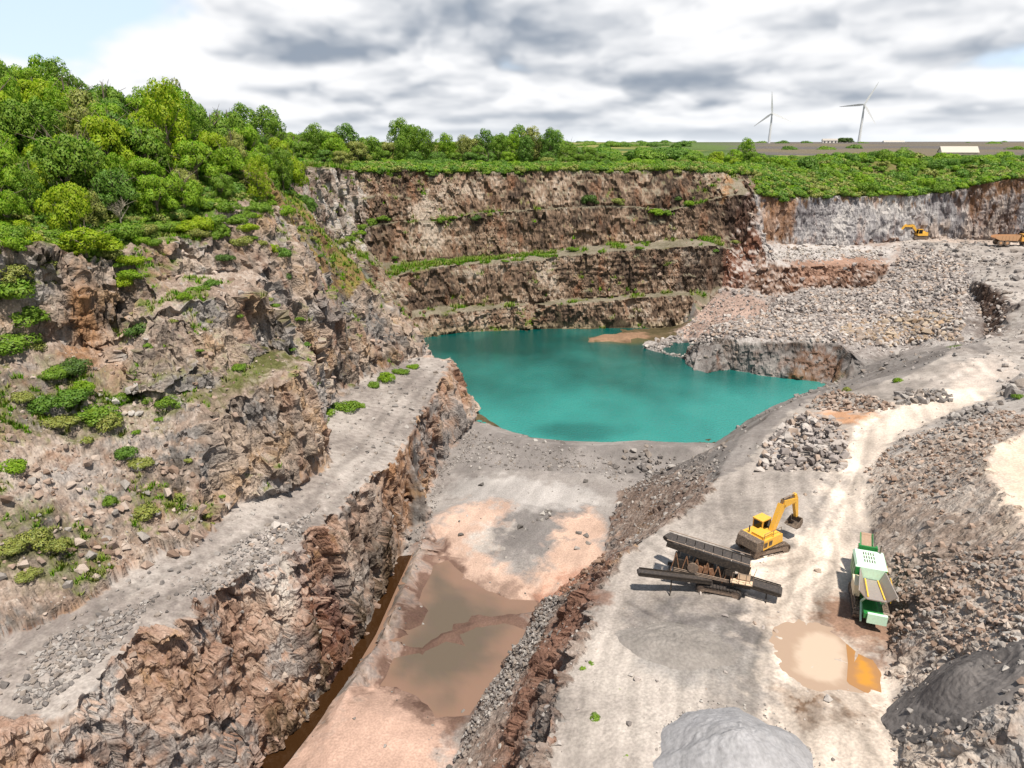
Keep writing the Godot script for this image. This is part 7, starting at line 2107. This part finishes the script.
func make_crusher() -> void:
	# local x runs away from the camera's side of the machine: +x is the far, belt end
	var o := node("mobile_crusher", Vector3(27.1, 17.02, -45.4), 1.22, "green and white tracked mobile crusher with grey feed hopper", "crusher")
	o.scale = Vector3(1.0, 1.0, 0.86)
	var green := paint("green_paint", Color8(8, 118, 52), 0.4, 0.0, 0.06)
	var mint := paint("mint_paint", Color8(200, 238, 216), 0.4, 0.0, 0.12)
	var grey := paint("hopper_steel", Color8(150, 146, 146), 0.5, 0.25, 0.35)
	var dark := paint("dark_steel", Color8(58, 54, 52), 0.6, 0.2, 0.4)
	var steel := paint("worn_steel", Color8(112, 100, 92), 0.55, 0.3, 0.4)
	var cream := paint("cream_paint", Color8(232, 220, 190), 0.5, 0.0, 0.2)
	var yellow := paint("rail_yellow", Color8(236, 190, 50), 0.5, 0.0, 0.15)
	var belt := paint("dusty_belt", Color8(150, 122, 104), 0.8, 0.0, 0.4)
	for s in [-1, 1]:
		crawler(o, Vector3(-0.9, 0, s * 1.15), 3.8, 0.85, 0.48, dark, steel)
	var ch := kit()
	box(ch, Vector3(0, 1.05, 0), Vector3(7.4, 0.4, 1.5))
	put("chassis", ch.commit(), green, o)
	var bd := kit()
	box(bd, Vector3(1.2, 1.95, 0), Vector3(2.4, 1.5, 2.5))
	var body := put("engine_body", bd.commit(), green, o)
	var tp := kit()
	hexa(tp, [Vector3(0.05, 2.72, -1.3), Vector3(2.5, 2.72, -1.3), Vector3(2.5, 2.72, 1.3), Vector3(0.05, 2.72, 1.3), Vector3(0.2, 2.95, -1.15), Vector3(2.35, 2.95, -1.15), Vector3(2.35, 2.95, 1.15), Vector3(0.2, 2.95, 1.15)])
	put("engine_cover", tp.commit(), mint, body)
	for k in 3:
		var v := kit()
		for m in 5:
			box(v, Vector3(0.7 + 0.55 * k, 2.99, -0.5 + 0.2 * m), Vector3(0.36, 0.04, 0.06))
		put("cover_vent", v.commit(), dark, body)
	for k in 3:
		var v := kit()
		box(v, Vector3(0.45 + 0.75 * k, 1.95, -1.27), Vector3(0.62, 1.1, 0.05))
		put("side_panel", v.commit(), green, body)
	var fr := kit()
	for s in [-1, 1]:
		box(fr, Vector3(2.9, 2.7, s * 0.72), Vector3(0.5, 0.7, 0.14))
	box(fr, Vector3(2.75, 2.85, 0), Vector3(0.14, 0.5, 1.5))
	put("head_frame", fr.commit(), green, o)
	var cv := conveyor(o, Vector3(1.4, 1.3, 0), Vector3(4.6, 3.1, 0), 0.95, green, belt, 0.22)
	cv.name = "discharge_conveyor"
	# grey feed hopper, flaring towards the near end
	var flo := kit()
	hexa(flo, [Vector3(-0.5, 2.05, -0.6), Vector3(-3.6, 2.35, -0.75), Vector3(-3.6, 2.35, 0.75), Vector3(-0.5, 2.05, 0.6), Vector3(-0.5, 2.13, -0.6), Vector3(-3.6, 2.43, -0.75), Vector3(-3.6, 2.43, 0.75), Vector3(-0.5, 2.13, 0.6)])
	var hop := put("feed_hopper", flo.commit(), grey, o)
	for s in [-1.0, 1.0]:
		var w := kit()
		hexa(w, [Vector3(-0.5, 2.1, 0.62 * s), Vector3(-3.6, 2.4, 0.78 * s), Vector3(-3.75, 3.05, 1.4 * s), Vector3(-0.5, 2.95, 0.95 * s), Vector3(-0.5, 2.1, 0.70 * s), Vector3(-3.6, 2.4, 0.86 * s), Vector3(-3.75, 3.05, 1.48 * s), Vector3(-0.5, 2.95, 1.03 * s)])
		put("hopper_side", w.commit(), grey, hop)
		var stp := kit()
		bar(stp, Vector3(-0.6, 2.2, 0.5 * s), Vector3(-3.4, 2.48, 0.62 * s), 0.1, 0.06)
		put("hopper_stripe", stp.commit(), yellow, hop)
	var bw := kit()
	hexa(bw, [Vector3(-0.4, 2.1, -0.65), Vector3(-0.4, 2.1, 0.65), Vector3(-0.4, 3.0, 1.0), Vector3(-0.4, 3.0, -1.0), Vector3(-0.3, 2.1, -0.65), Vector3(-0.3, 2.1, 0.65), Vector3(-0.3, 3.0, 1.0), Vector3(-0.3, 3.0, -1.0)])
	put("hopper_back", bw.commit(), mint, hop)
	var jw := kit()
	box(jw, Vector3(-0.05, 2.2, 0), Vector3(0.5, 0.9, 1.7))
	put("crushing_box", jw.commit(), green, o)
	var tk := kit()
	box(tk, Vector3(-1.0, 1.75, -1.2), Vector3(1.5, 0.9, 0.5))
	put("fuel_tank", tk.commit(), cream, o)
	var rr := kit()
	for k in 4:
		tube(rr, Vector3(-0.4 - 0.5 * k, 1.3, 1.45), Vector3(-0.4 - 0.5 * k, 2.5, 1.45), 0.035, 0.035, 5)
	for h in [1.9, 2.5]:
		tube(rr, Vector3(-0.4, h, 1.45), Vector3(-1.9, h, 1.45), 0.035, 0.035, 5)
	put("handrail", rr.commit(), yellow, o)
	var ln := kit()
	bar(ln, Vector3(-2.0, 1.1, -0.8), Vector3(-3.4, 0.35, -0.85), 0.14, 0.14)
	bar(ln, Vector3(-2.0, 1.1, 0.8), Vector3(-3.3, 2.3, 0.75), 0.12, 0.12)
	bar(ln, Vector3(-2.0, 1.1, -0.8), Vector3(-3.3, 2.3, -0.75), 0.12, 0.12)
	put("support_leg", ln.commit(), mint, o)
	var ld := kit()
	for z in [-0.22, 0.22]:
		bar(ld, Vector3(0.6 + z, 0.5, 1.34), Vector3(0.6 + z, 2.7, 1.34), 0.05, 0.05)
	for k in 7:
		bar(ld, Vector3(0.38, 0.6 + 0.3 * k, 1.34), Vector3(0.82, 0.6 + 0.3 * k, 1.34), 0.04, 0.04)
	put("ladder", ld.commit(), yellow, o)
	var gl := kit()
	for k in 3:
		tube(gl, Vector3(2.3 - k * 0.12, 1.0, -0.6 + k * 0.2), Vector3(4.0, 2.4 - k * 0.1, -0.55), 0.04, 0.04, 5)
		tube(gl, Vector3(-0.6, 1.3 + 0.15 * k, -1.32), Vector3(-2.6, 1.0 + 0.15 * k, -1.32), 0.04, 0.04, 5)
	put("hydraulic_hose", gl.commit(), dark, o)
	var lp := kit()
	tube(lp, Vector3(2.2, 2.95, 0.9), Vector3(2.2, 3.6, 0.9), 0.06, 0.06, 8)
	put("exhaust_pipe", lp.commit(), dark, body)
	var fp := kit()
	box(fp, Vector3(-3.75, 1.0, 0.25), Vector3(0.25, 0.75, 1.5))
	put("front_panel", fp.commit(), mint, o)

func make_truck() -> void:
	var o := node("dump_truck", Vector3(157.3, ground(157.3, 223.5) + 0.1, -223.5), -0.12, "dusty tan articulated dump truck on the far right bench", "truck")
	var tan_ := paint("dusty_tan", Color8(190, 140, 92), 0.7, 0.0, 0.5)
	var yellow := paint("cab_yellow", Color8(230, 168, 60), 0.5, 0.0, 0.3)
	var dark := paint("dark_steel", Color8(58, 54, 52), 0.6, 0.2, 0.4)
	var glass := paint("truck_glass", Color8(20, 24, 28), 0.1, 0.0, 0.0)
	var s := kit()
	box(s, Vector3(-1.6, 1.25, 0), Vector3(6.6, 0.4, 1.1))
	box(s, Vector3(3.4, 1.2, 0), Vector3(3.6, 0.4, 1.2))
	put("chassis", s.commit(), dark, o)
	var b := kit()
	# open tipping body, floor raised at the tail
	var prof := [Vector2(-5.4, 2.3), Vector2(-3.8, 1.6), Vector2(1.2, 1.6), Vector2(1.9, 3.3)]
	for k in 3:
		var p: Vector2 = prof[k]
		var q: Vector2 = prof[k + 1]
		hexa(b, [Vector3(p.x, p.y, -1.45), Vector3(p.x, p.y, 1.45), Vector3(p.x, p.y + 0.12, 1.45), Vector3(p.x, p.y + 0.12, -1.45), Vector3(q.x, q.y, -1.45), Vector3(q.x, q.y, 1.45), Vector3(q.x, q.y + 0.12, 1.45), Vector3(q.x, q.y + 0.12, -1.45)])
	for z in [-1.5, 1.5]:
		hexa(b, [Vector3(-5.4, 2.3, z - 0.06), Vector3(-3.8, 1.6, z - 0.06), Vector3(-3.8, 3.2, z - 0.06), Vector3(-5.4, 3.0, z - 0.06), Vector3(-5.4, 2.3, z + 0.06), Vector3(-3.8, 1.6, z + 0.06), Vector3(-3.8, 3.2, z + 0.06), Vector3(-5.4, 3.0, z + 0.06)])
		hexa(b, [Vector3(-3.8, 1.6, z - 0.06), Vector3(1.2, 1.6, z - 0.06), Vector3(1.9, 3.3, z - 0.06), Vector3(-3.8, 3.2, z - 0.06), Vector3(-3.8, 1.6, z + 0.06), Vector3(1.2, 1.6, z + 0.06), Vector3(1.9, 3.3, z + 0.06), Vector3(-3.8, 3.2, z + 0.06)])
		for k in 5:
			box(b, Vector3(-3.4 + k * 1.05, 2.4, z * 1.05), Vector3(0.16, 1.5, 0.1))
	put("tipping_body", b.commit(), tan_, o)
	var c := kit()
	box(c, Vector3(3.3, 2.05, 0), Vector3(1.5, 1.3, 2.2))
	box(c, Vector3(3.3, 3.55, 0), Vector3(1.5, 0.12, 2.0))
	for q in [[2.62, -0.95], [4.0, -0.95], [2.62, 0.95], [4.0, 0.95]]:
		bar(c, Vector3(q[0], 2.6, q[1]), Vector3(q[0], 3.5, q[1]), 0.12, 0.12)
	hexa(c, [Vector3(4.0, 1.4, -1.0), Vector3(5.6, 1.3, -0.85), Vector3(5.6, 1.3, 0.85), Vector3(4.0, 1.4, 1.0), Vector3(4.0, 2.6, -1.0), Vector3(5.5, 2.2, -0.8), Vector3(5.5, 2.2, 0.8), Vector3(4.0, 2.6, 1.0)])
	var cab := put("cab", c.commit(), yellow, o)
	for g in [[Vector3(4.02, 3.05, 0), Vector3(0.04, 0.85, 1.75)], [Vector3(3.3, 3.05, 0.97), Vector3(1.2, 0.85, 0.04)], [Vector3(3.3, 3.05, -0.97), Vector3(1.2, 0.85, 0.04)], [Vector3(2.6, 3.05, 0), Vector3(0.04, 0.85, 1.75)]]:
		var w := kit()
		box(w, g[0], g[1])
		put("cab_window", w.commit(), glass, cab)
	for x in [-3.6, -1.7, 4.2]:
		for z in [-1.25, 1.25]:
			var w := kit()
			disc(w, Vector3(x, 0.88, z), Vector3.BACK, 0.88, 0.62, 20)
			var wh := put("wheel", w.commit(), dark, o)
			var hb := kit()
			disc(hb, Vector3(x, 0.88, z), Vector3.BACK, 0.42, 0.68, 14)
			put("hub", hb.commit(), tan_, wh)

func make_turbine(at: Vector3, hub: float, blade: float, face: float, spin: float, label: String) -> void:
	var o := node("wind_turbine", at, face, label, "wind turbine", "wind turbines on the horizon")
	var white := paint("turbine_white", Color8(206, 210, 214), 0.5, 0.0, 0.0)
	var t := kit()
	tube(t, Vector3(0, -3, 0), Vector3(0, hub, 0), 2.6, 1.4, 16)
	put("tower", t.commit(), white, o)
	var n := kit()
	box(n, Vector3(0, hub + 1.2, -1.0), Vector3(3.0, 3.2, 8.0))
	put("nacelle", n.commit(), white, o)
	var h := kit()
	disc(h, Vector3(0, hub + 1.2, 4.2), Vector3.BACK, 1.7, 2.6, 14)
	put("hub", h.commit(), white, o)
	for k in 3:
		var a := spin + TAU * k / 3.0
		var d := Vector3(sin(a), cos(a), 0)
		var s := Vector3(cos(a), -sin(a), 0.25).normalized()
		var c := Vector3(0, hub + 1.2, 4.4)
		var b := kit()
		var e := [[0.0, 1.0, 0.9], [0.22, 1.9, 0.5], [0.6, 1.2, 0.3], [1.0, 0.35, 0.12]]
		for m in 3:
			var p: Vector3 = c + d * blade * e[m][0]
			var q: Vector3 = c + d * blade * e[m + 1][0]
			var th := Vector3(0, 0, 1)
			hexa(b, [p - s * e[m][1] - th * e[m][2], p + s * e[m][1] - th * e[m][2], p + s * e[m][1] + th * e[m][2], p - s * e[m][1] + th * e[m][2], q - s * e[m + 1][1] - th * e[m + 1][2], q + s * e[m + 1][1] - th * e[m + 1][2], q + s * e[m + 1][1] + th * e[m + 1][2], q - s * e[m + 1][1] + th * e[m + 1][2]])
		put("blade", b.commit(), white, o)

func make_house(at: Vector3, yaw: float, size: Vector3, roof: float, windows: int, wall_c: Color, roof_c: Color, label: String) -> void:
	var o := node("far_building", at, yaw, label, "building")
	var wm := paint("render_%s" % wall_c.to_html(), wall_c, 0.8, 0.0, 0.0)
	var rm := paint("roof_%s" % roof_c.to_html(), roof_c, 0.8, 0.0, 0.0)
	var gl := paint("far_window_glass", Color8(60, 66, 74), 0.2, 0.0, 0.0)
	var w := kit()
	box(w, Vector3(0, size.y * 0.5 - 1.0, 0), Vector3(size.x, size.y + 2.0, size.z))
	hexa(w, [Vector3(-size.x / 2, size.y, -size.z / 2), Vector3(-size.x / 2, size.y, size.z / 2), Vector3(-size.x / 2, size.y + roof, 0.01), Vector3(-size.x / 2, size.y + roof, -0.01), Vector3(size.x / 2, size.y, -size.z / 2), Vector3(size.x / 2, size.y, size.z / 2), Vector3(size.x / 2, size.y + roof, 0.01), Vector3(size.x / 2, size.y + roof, -0.01)])
	put("wall", w.commit(), wm, o)
	var r := kit()
	for s in [-1.0, 1.0]:
		var e := Vector3(0, size.y - 0.25, s * (size.z / 2 + 0.5))
		var t := Vector3(0, size.y + roof + 0.15, 0)
		var x := Vector3(size.x / 2 + 0.5, 0, 0)
		var u := Vector3(0, 0.25, 0)
		hexa(r, [e - x, e + x, t + x, t - x, e - x + u, e + x + u, t + x + u, t - x + u])
	put("roof", r.commit(), rm, o)
	for k in windows:
		var g := kit()
		box(g, Vector3(-size.x / 2 + size.x * (k + 0.5) / windows, size.y * 0.55, size.z / 2 + 0.03), Vector3(size.x / windows * 0.45, size.y * 0.4, 0.12))
		put("window", g.commit(), gl, o)

func make_far_things() -> void:
	var g1 := 47.0
	make_turbine(Vector3(476, 46.0, -1372), 57.5, 37.0, -0.35, -0.12, "left and smaller looking of two white wind turbines on the horizon")
	make_turbine(Vector3(619, 47.0, -1322), 69.0, 40.0, -0.45, 0.45, "right and taller looking of two white wind turbines on the horizon")
	make_house(Vector3(266, 42.5, -440), -0.25, Vector3(19, 3.4, 9), 3.0, 6, Color8(206, 200, 188), Color8(176, 172, 164), "long pale building with low pitched roof behind the green mound")
	make_house(Vector3(250, 40.5, -372), -0.3, Vector3(6, 2.6, 4), 1.0, 2, Color8(236, 236, 234), Color8(226, 226, 222), "small white building at the right end of the green mound")
	make_house(Vector3(600, 52.0, -1400), -0.2, Vector3(26, 6, 12), 3.0, 4, Color8(220, 216, 210), Color8(160, 156, 152), "small pale farm building on the horizon beside the dark tree clump")
	make_house(Vector3(690, 50.0, -1340), -0.2, Vector3(34, 5, 12), 2.5, 4, Color8(216, 214, 210), Color8(170, 168, 164), "low pale building at the foot of the right wind turbine")
	for k in 3:
		plant("horizon_tree", "broad", Vector3(622 + k * 9, 52, -1400.0 - k * 4), 9.0, 0.85, 0, ["leftmost dark round tree on the horizon left of the right turbine", "middle dark round tree on the horizon left of the right turbine", "rightmost dark round tree in the horizon clump left of the right turbine"][k], "tree", "dark clump of trees on the horizon")
	# hedges and woods out on the plain
	var r := RandomNumberGenerator.new()
	r.seed = 31
	var spots := []
	for k in 2600:
		var d := 300.0 + 1900.0 * pow(r.randf(), 1.7)
		var x := d * r.randf_range(-0.8, 0.85)
		var strip := sin(d * 0.021 + x * 0.004) + 0.6 * sin(x * 0.013 + d * 0.006)
		if strip < 0.55 and r.randf() > 0.10:
			continue
		if x > d * 0.24 and r.randf() > 0.10:
			continue
		spots.append(Vector3(x, 44.0 + maxf(0.0, (d - 700.0) * 0.0015) + (3.0 if x > 100.0 and d > 700.0 else 0.0), d))
	var sets := [[], []]
	for s in spots:
		sets[r.randi() % 2].append(s)
	for k in 2:
		var mm := MultiMesh.new()
		mm.transform_format = MultiMesh.TRANSFORM_3D
		mm.mesh = crowns["bush"][k]
		mm.instance_count = sets[k].size()
		for i in sets[k].size():
			var p: Vector3 = sets[k][i]
			var s := r.randf_range(2.5, 5.0) * (1.0 + p.z / 900.0)
			mm.set_instance_transform(i, Transform3D(Basis(Vector3.UP, r.randf() * TAU).scaled(Vector3(s * 1.3, s, s * 1.3)), Vector3(p.x, p.y - 1.0, -p.z)))
		var mi := MultiMeshInstance3D.new()
		mi.multimesh = mm
		mi.material_override = leaf_mats[[5, 1][k]]
		mi.name = numbered("far_woods")
		tag(mi, "far woods and hedges on the plain", "", "", "stuff")
		add_child(mi, true)

func smooth_ground(x: float, d: float) -> float:
	var s := 0.0
	for i in 5:
		for j in 5:
			s += ground(x + (i - 2) * 0.5, d + (j - 2) * 0.5)
	return s / 25.0

func heap(called: String, at: Vector2, rx: float, rd: float, high: float, turn: float, tone: Color, label: String) -> void:
	var n := noise(FastNoiseLite.TYPE_SIMPLEX_SMOOTH, 0.22, 4, 91)
	var pv := PackedVector3Array()
	var pn := PackedVector3Array()
	var pcol := PackedColorArray()
	var idx := PackedInt32Array()
	var rings := 46
	var spokes := 96
	var base := smooth_ground(at.x, at.y)
	for i in rings + 1:
		for k in spokes:
			var a := TAU * k / spokes
			var f := float(i) / rings
			var wob := 1.0 + 0.16 * n.get_noise_2d(cos(a) * 5.0 + at.x, sin(a) * 5.0)
			var lx := cos(a) * f * rx * wob
			var ld := sin(a) * f * rd * wob
			var x := at.x + lx * cos(turn) - ld * sin(turn)
			var d := at.y + lx * sin(turn) + ld * cos(turn)
			var shape := 1.0 - sqrt(f * f + 0.012) + 0.05
			var gr := smooth_ground(x, d)
			var y := gr if f > 0.55 else lerpf(base, gr, f / 0.55)
			y += high * maxf(0.0, shape) - f * f * 0.25
			y += (0.22 * n.get_noise_2d(x, d) + 0.16 * n.get_noise_2d(x * 4.0, d * 4.0) + 0.10 * n.get_noise_2d(x * 11.0, d * 11.0)) * (1.0 - f * 0.7)
			pv.append(Vector3(x, y, -d))
			pn.append(Vector3.ZERO)
			var v := 1.0 + 0.22 * n.get_noise_2d(x * 2.2, d * 2.2) + 0.1 * n.get_noise_2d(a * 2.5 + 50.0, f * 0.6) + 0.12 * n.get_noise_2d(x * 14.0, d * 14.0)
			var c := K(tone)
			pcol.append(Color(c.r * v, c.g * v, c.b * v))
	for i in rings:
		for k in spokes:
			var k2 := (k + 1) % spokes
			var a := i * spokes + k
			var b := i * spokes + k2
			var c := (i + 1) * spokes + k2
			var d := (i + 1) * spokes + k
			for t in [[a, d, c], [a, c, b]]:
				var nn := (pv[t[2]] - pv[t[0]]).cross(pv[t[1]] - pv[t[0]])
				if nn.y < 0:
					nn = -nn
					idx.append_array(PackedInt32Array([t[0], t[2], t[1]]))
				else:
					idx.append_array(PackedInt32Array([t[0], t[1], t[2]]))
				for q in t:
					pn[q] += nn
	for i in pn.size():
		pn[i] = pn[i].normalized() if pn[i].length() > 0.0 else Vector3.UP
	var arr := []
	arr.resize(Mesh.ARRAY_MAX)
	arr[Mesh.ARRAY_VERTEX] = pv
	arr[Mesh.ARRAY_NORMAL] = pn
	arr[Mesh.ARRAY_COLOR] = pcol
	arr[Mesh.ARRAY_INDEX] = idx
	var am := ArrayMesh.new()
	am.add_surface_from_arrays(Mesh.PRIMITIVE_TRIANGLES, arr)
	var o := put(called, am, earth_mat)
	tag(o, label, "gravel pile")

func make_machines() -> void:
	heap("gravel_pile", Vector2(12.6, 30.2), 4.7, 4.4, 2.9, 0.3, Color8(186, 187, 193), "light grey stockpile of crushed stone at the bottom of the bench")
	heap("gravel_pile", Vector2(25.6, 31.8), 3.6, 3.2, 1.2, -0.3, Color8(134, 130, 130), "dark grey gravel pile right of the cream puddle")
	heap("gravel_pile", Vector2(11.6, 40.4), 4.8, 2.8, 0.7, -0.2, Color8(160, 155, 152), "low grey spread of gravel in front of the screener")
	make_screener()
	make_crusher()
	excavator(Vector3(21.6, 17.02, -52.6), 0.35, 0.25, [Vector2(0.7, 1.9), Vector2(1.9, 4.6), Vector2(4.0, 4.5), Vector2(4.6, 2.4), Vector2(-0.5, -0.86)], 0.86, "yellow excavator with dark counterweight working behind the black screener", Color.WHITE)
	excavator(Vector3(138.6, ground(138.6, 241.8) + 0.1, -241.8), PI, 0.05, [Vector2(0.7, 1.9), Vector2(2.4, 4.0), Vector2(5.0, 3.9), Vector2(6.3, 2.2), Vector2(-0.4, -0.92)], 1.1, "small yellow excavator far off on the pale bench by the rock face", Color.WHITE)
	make_truck()
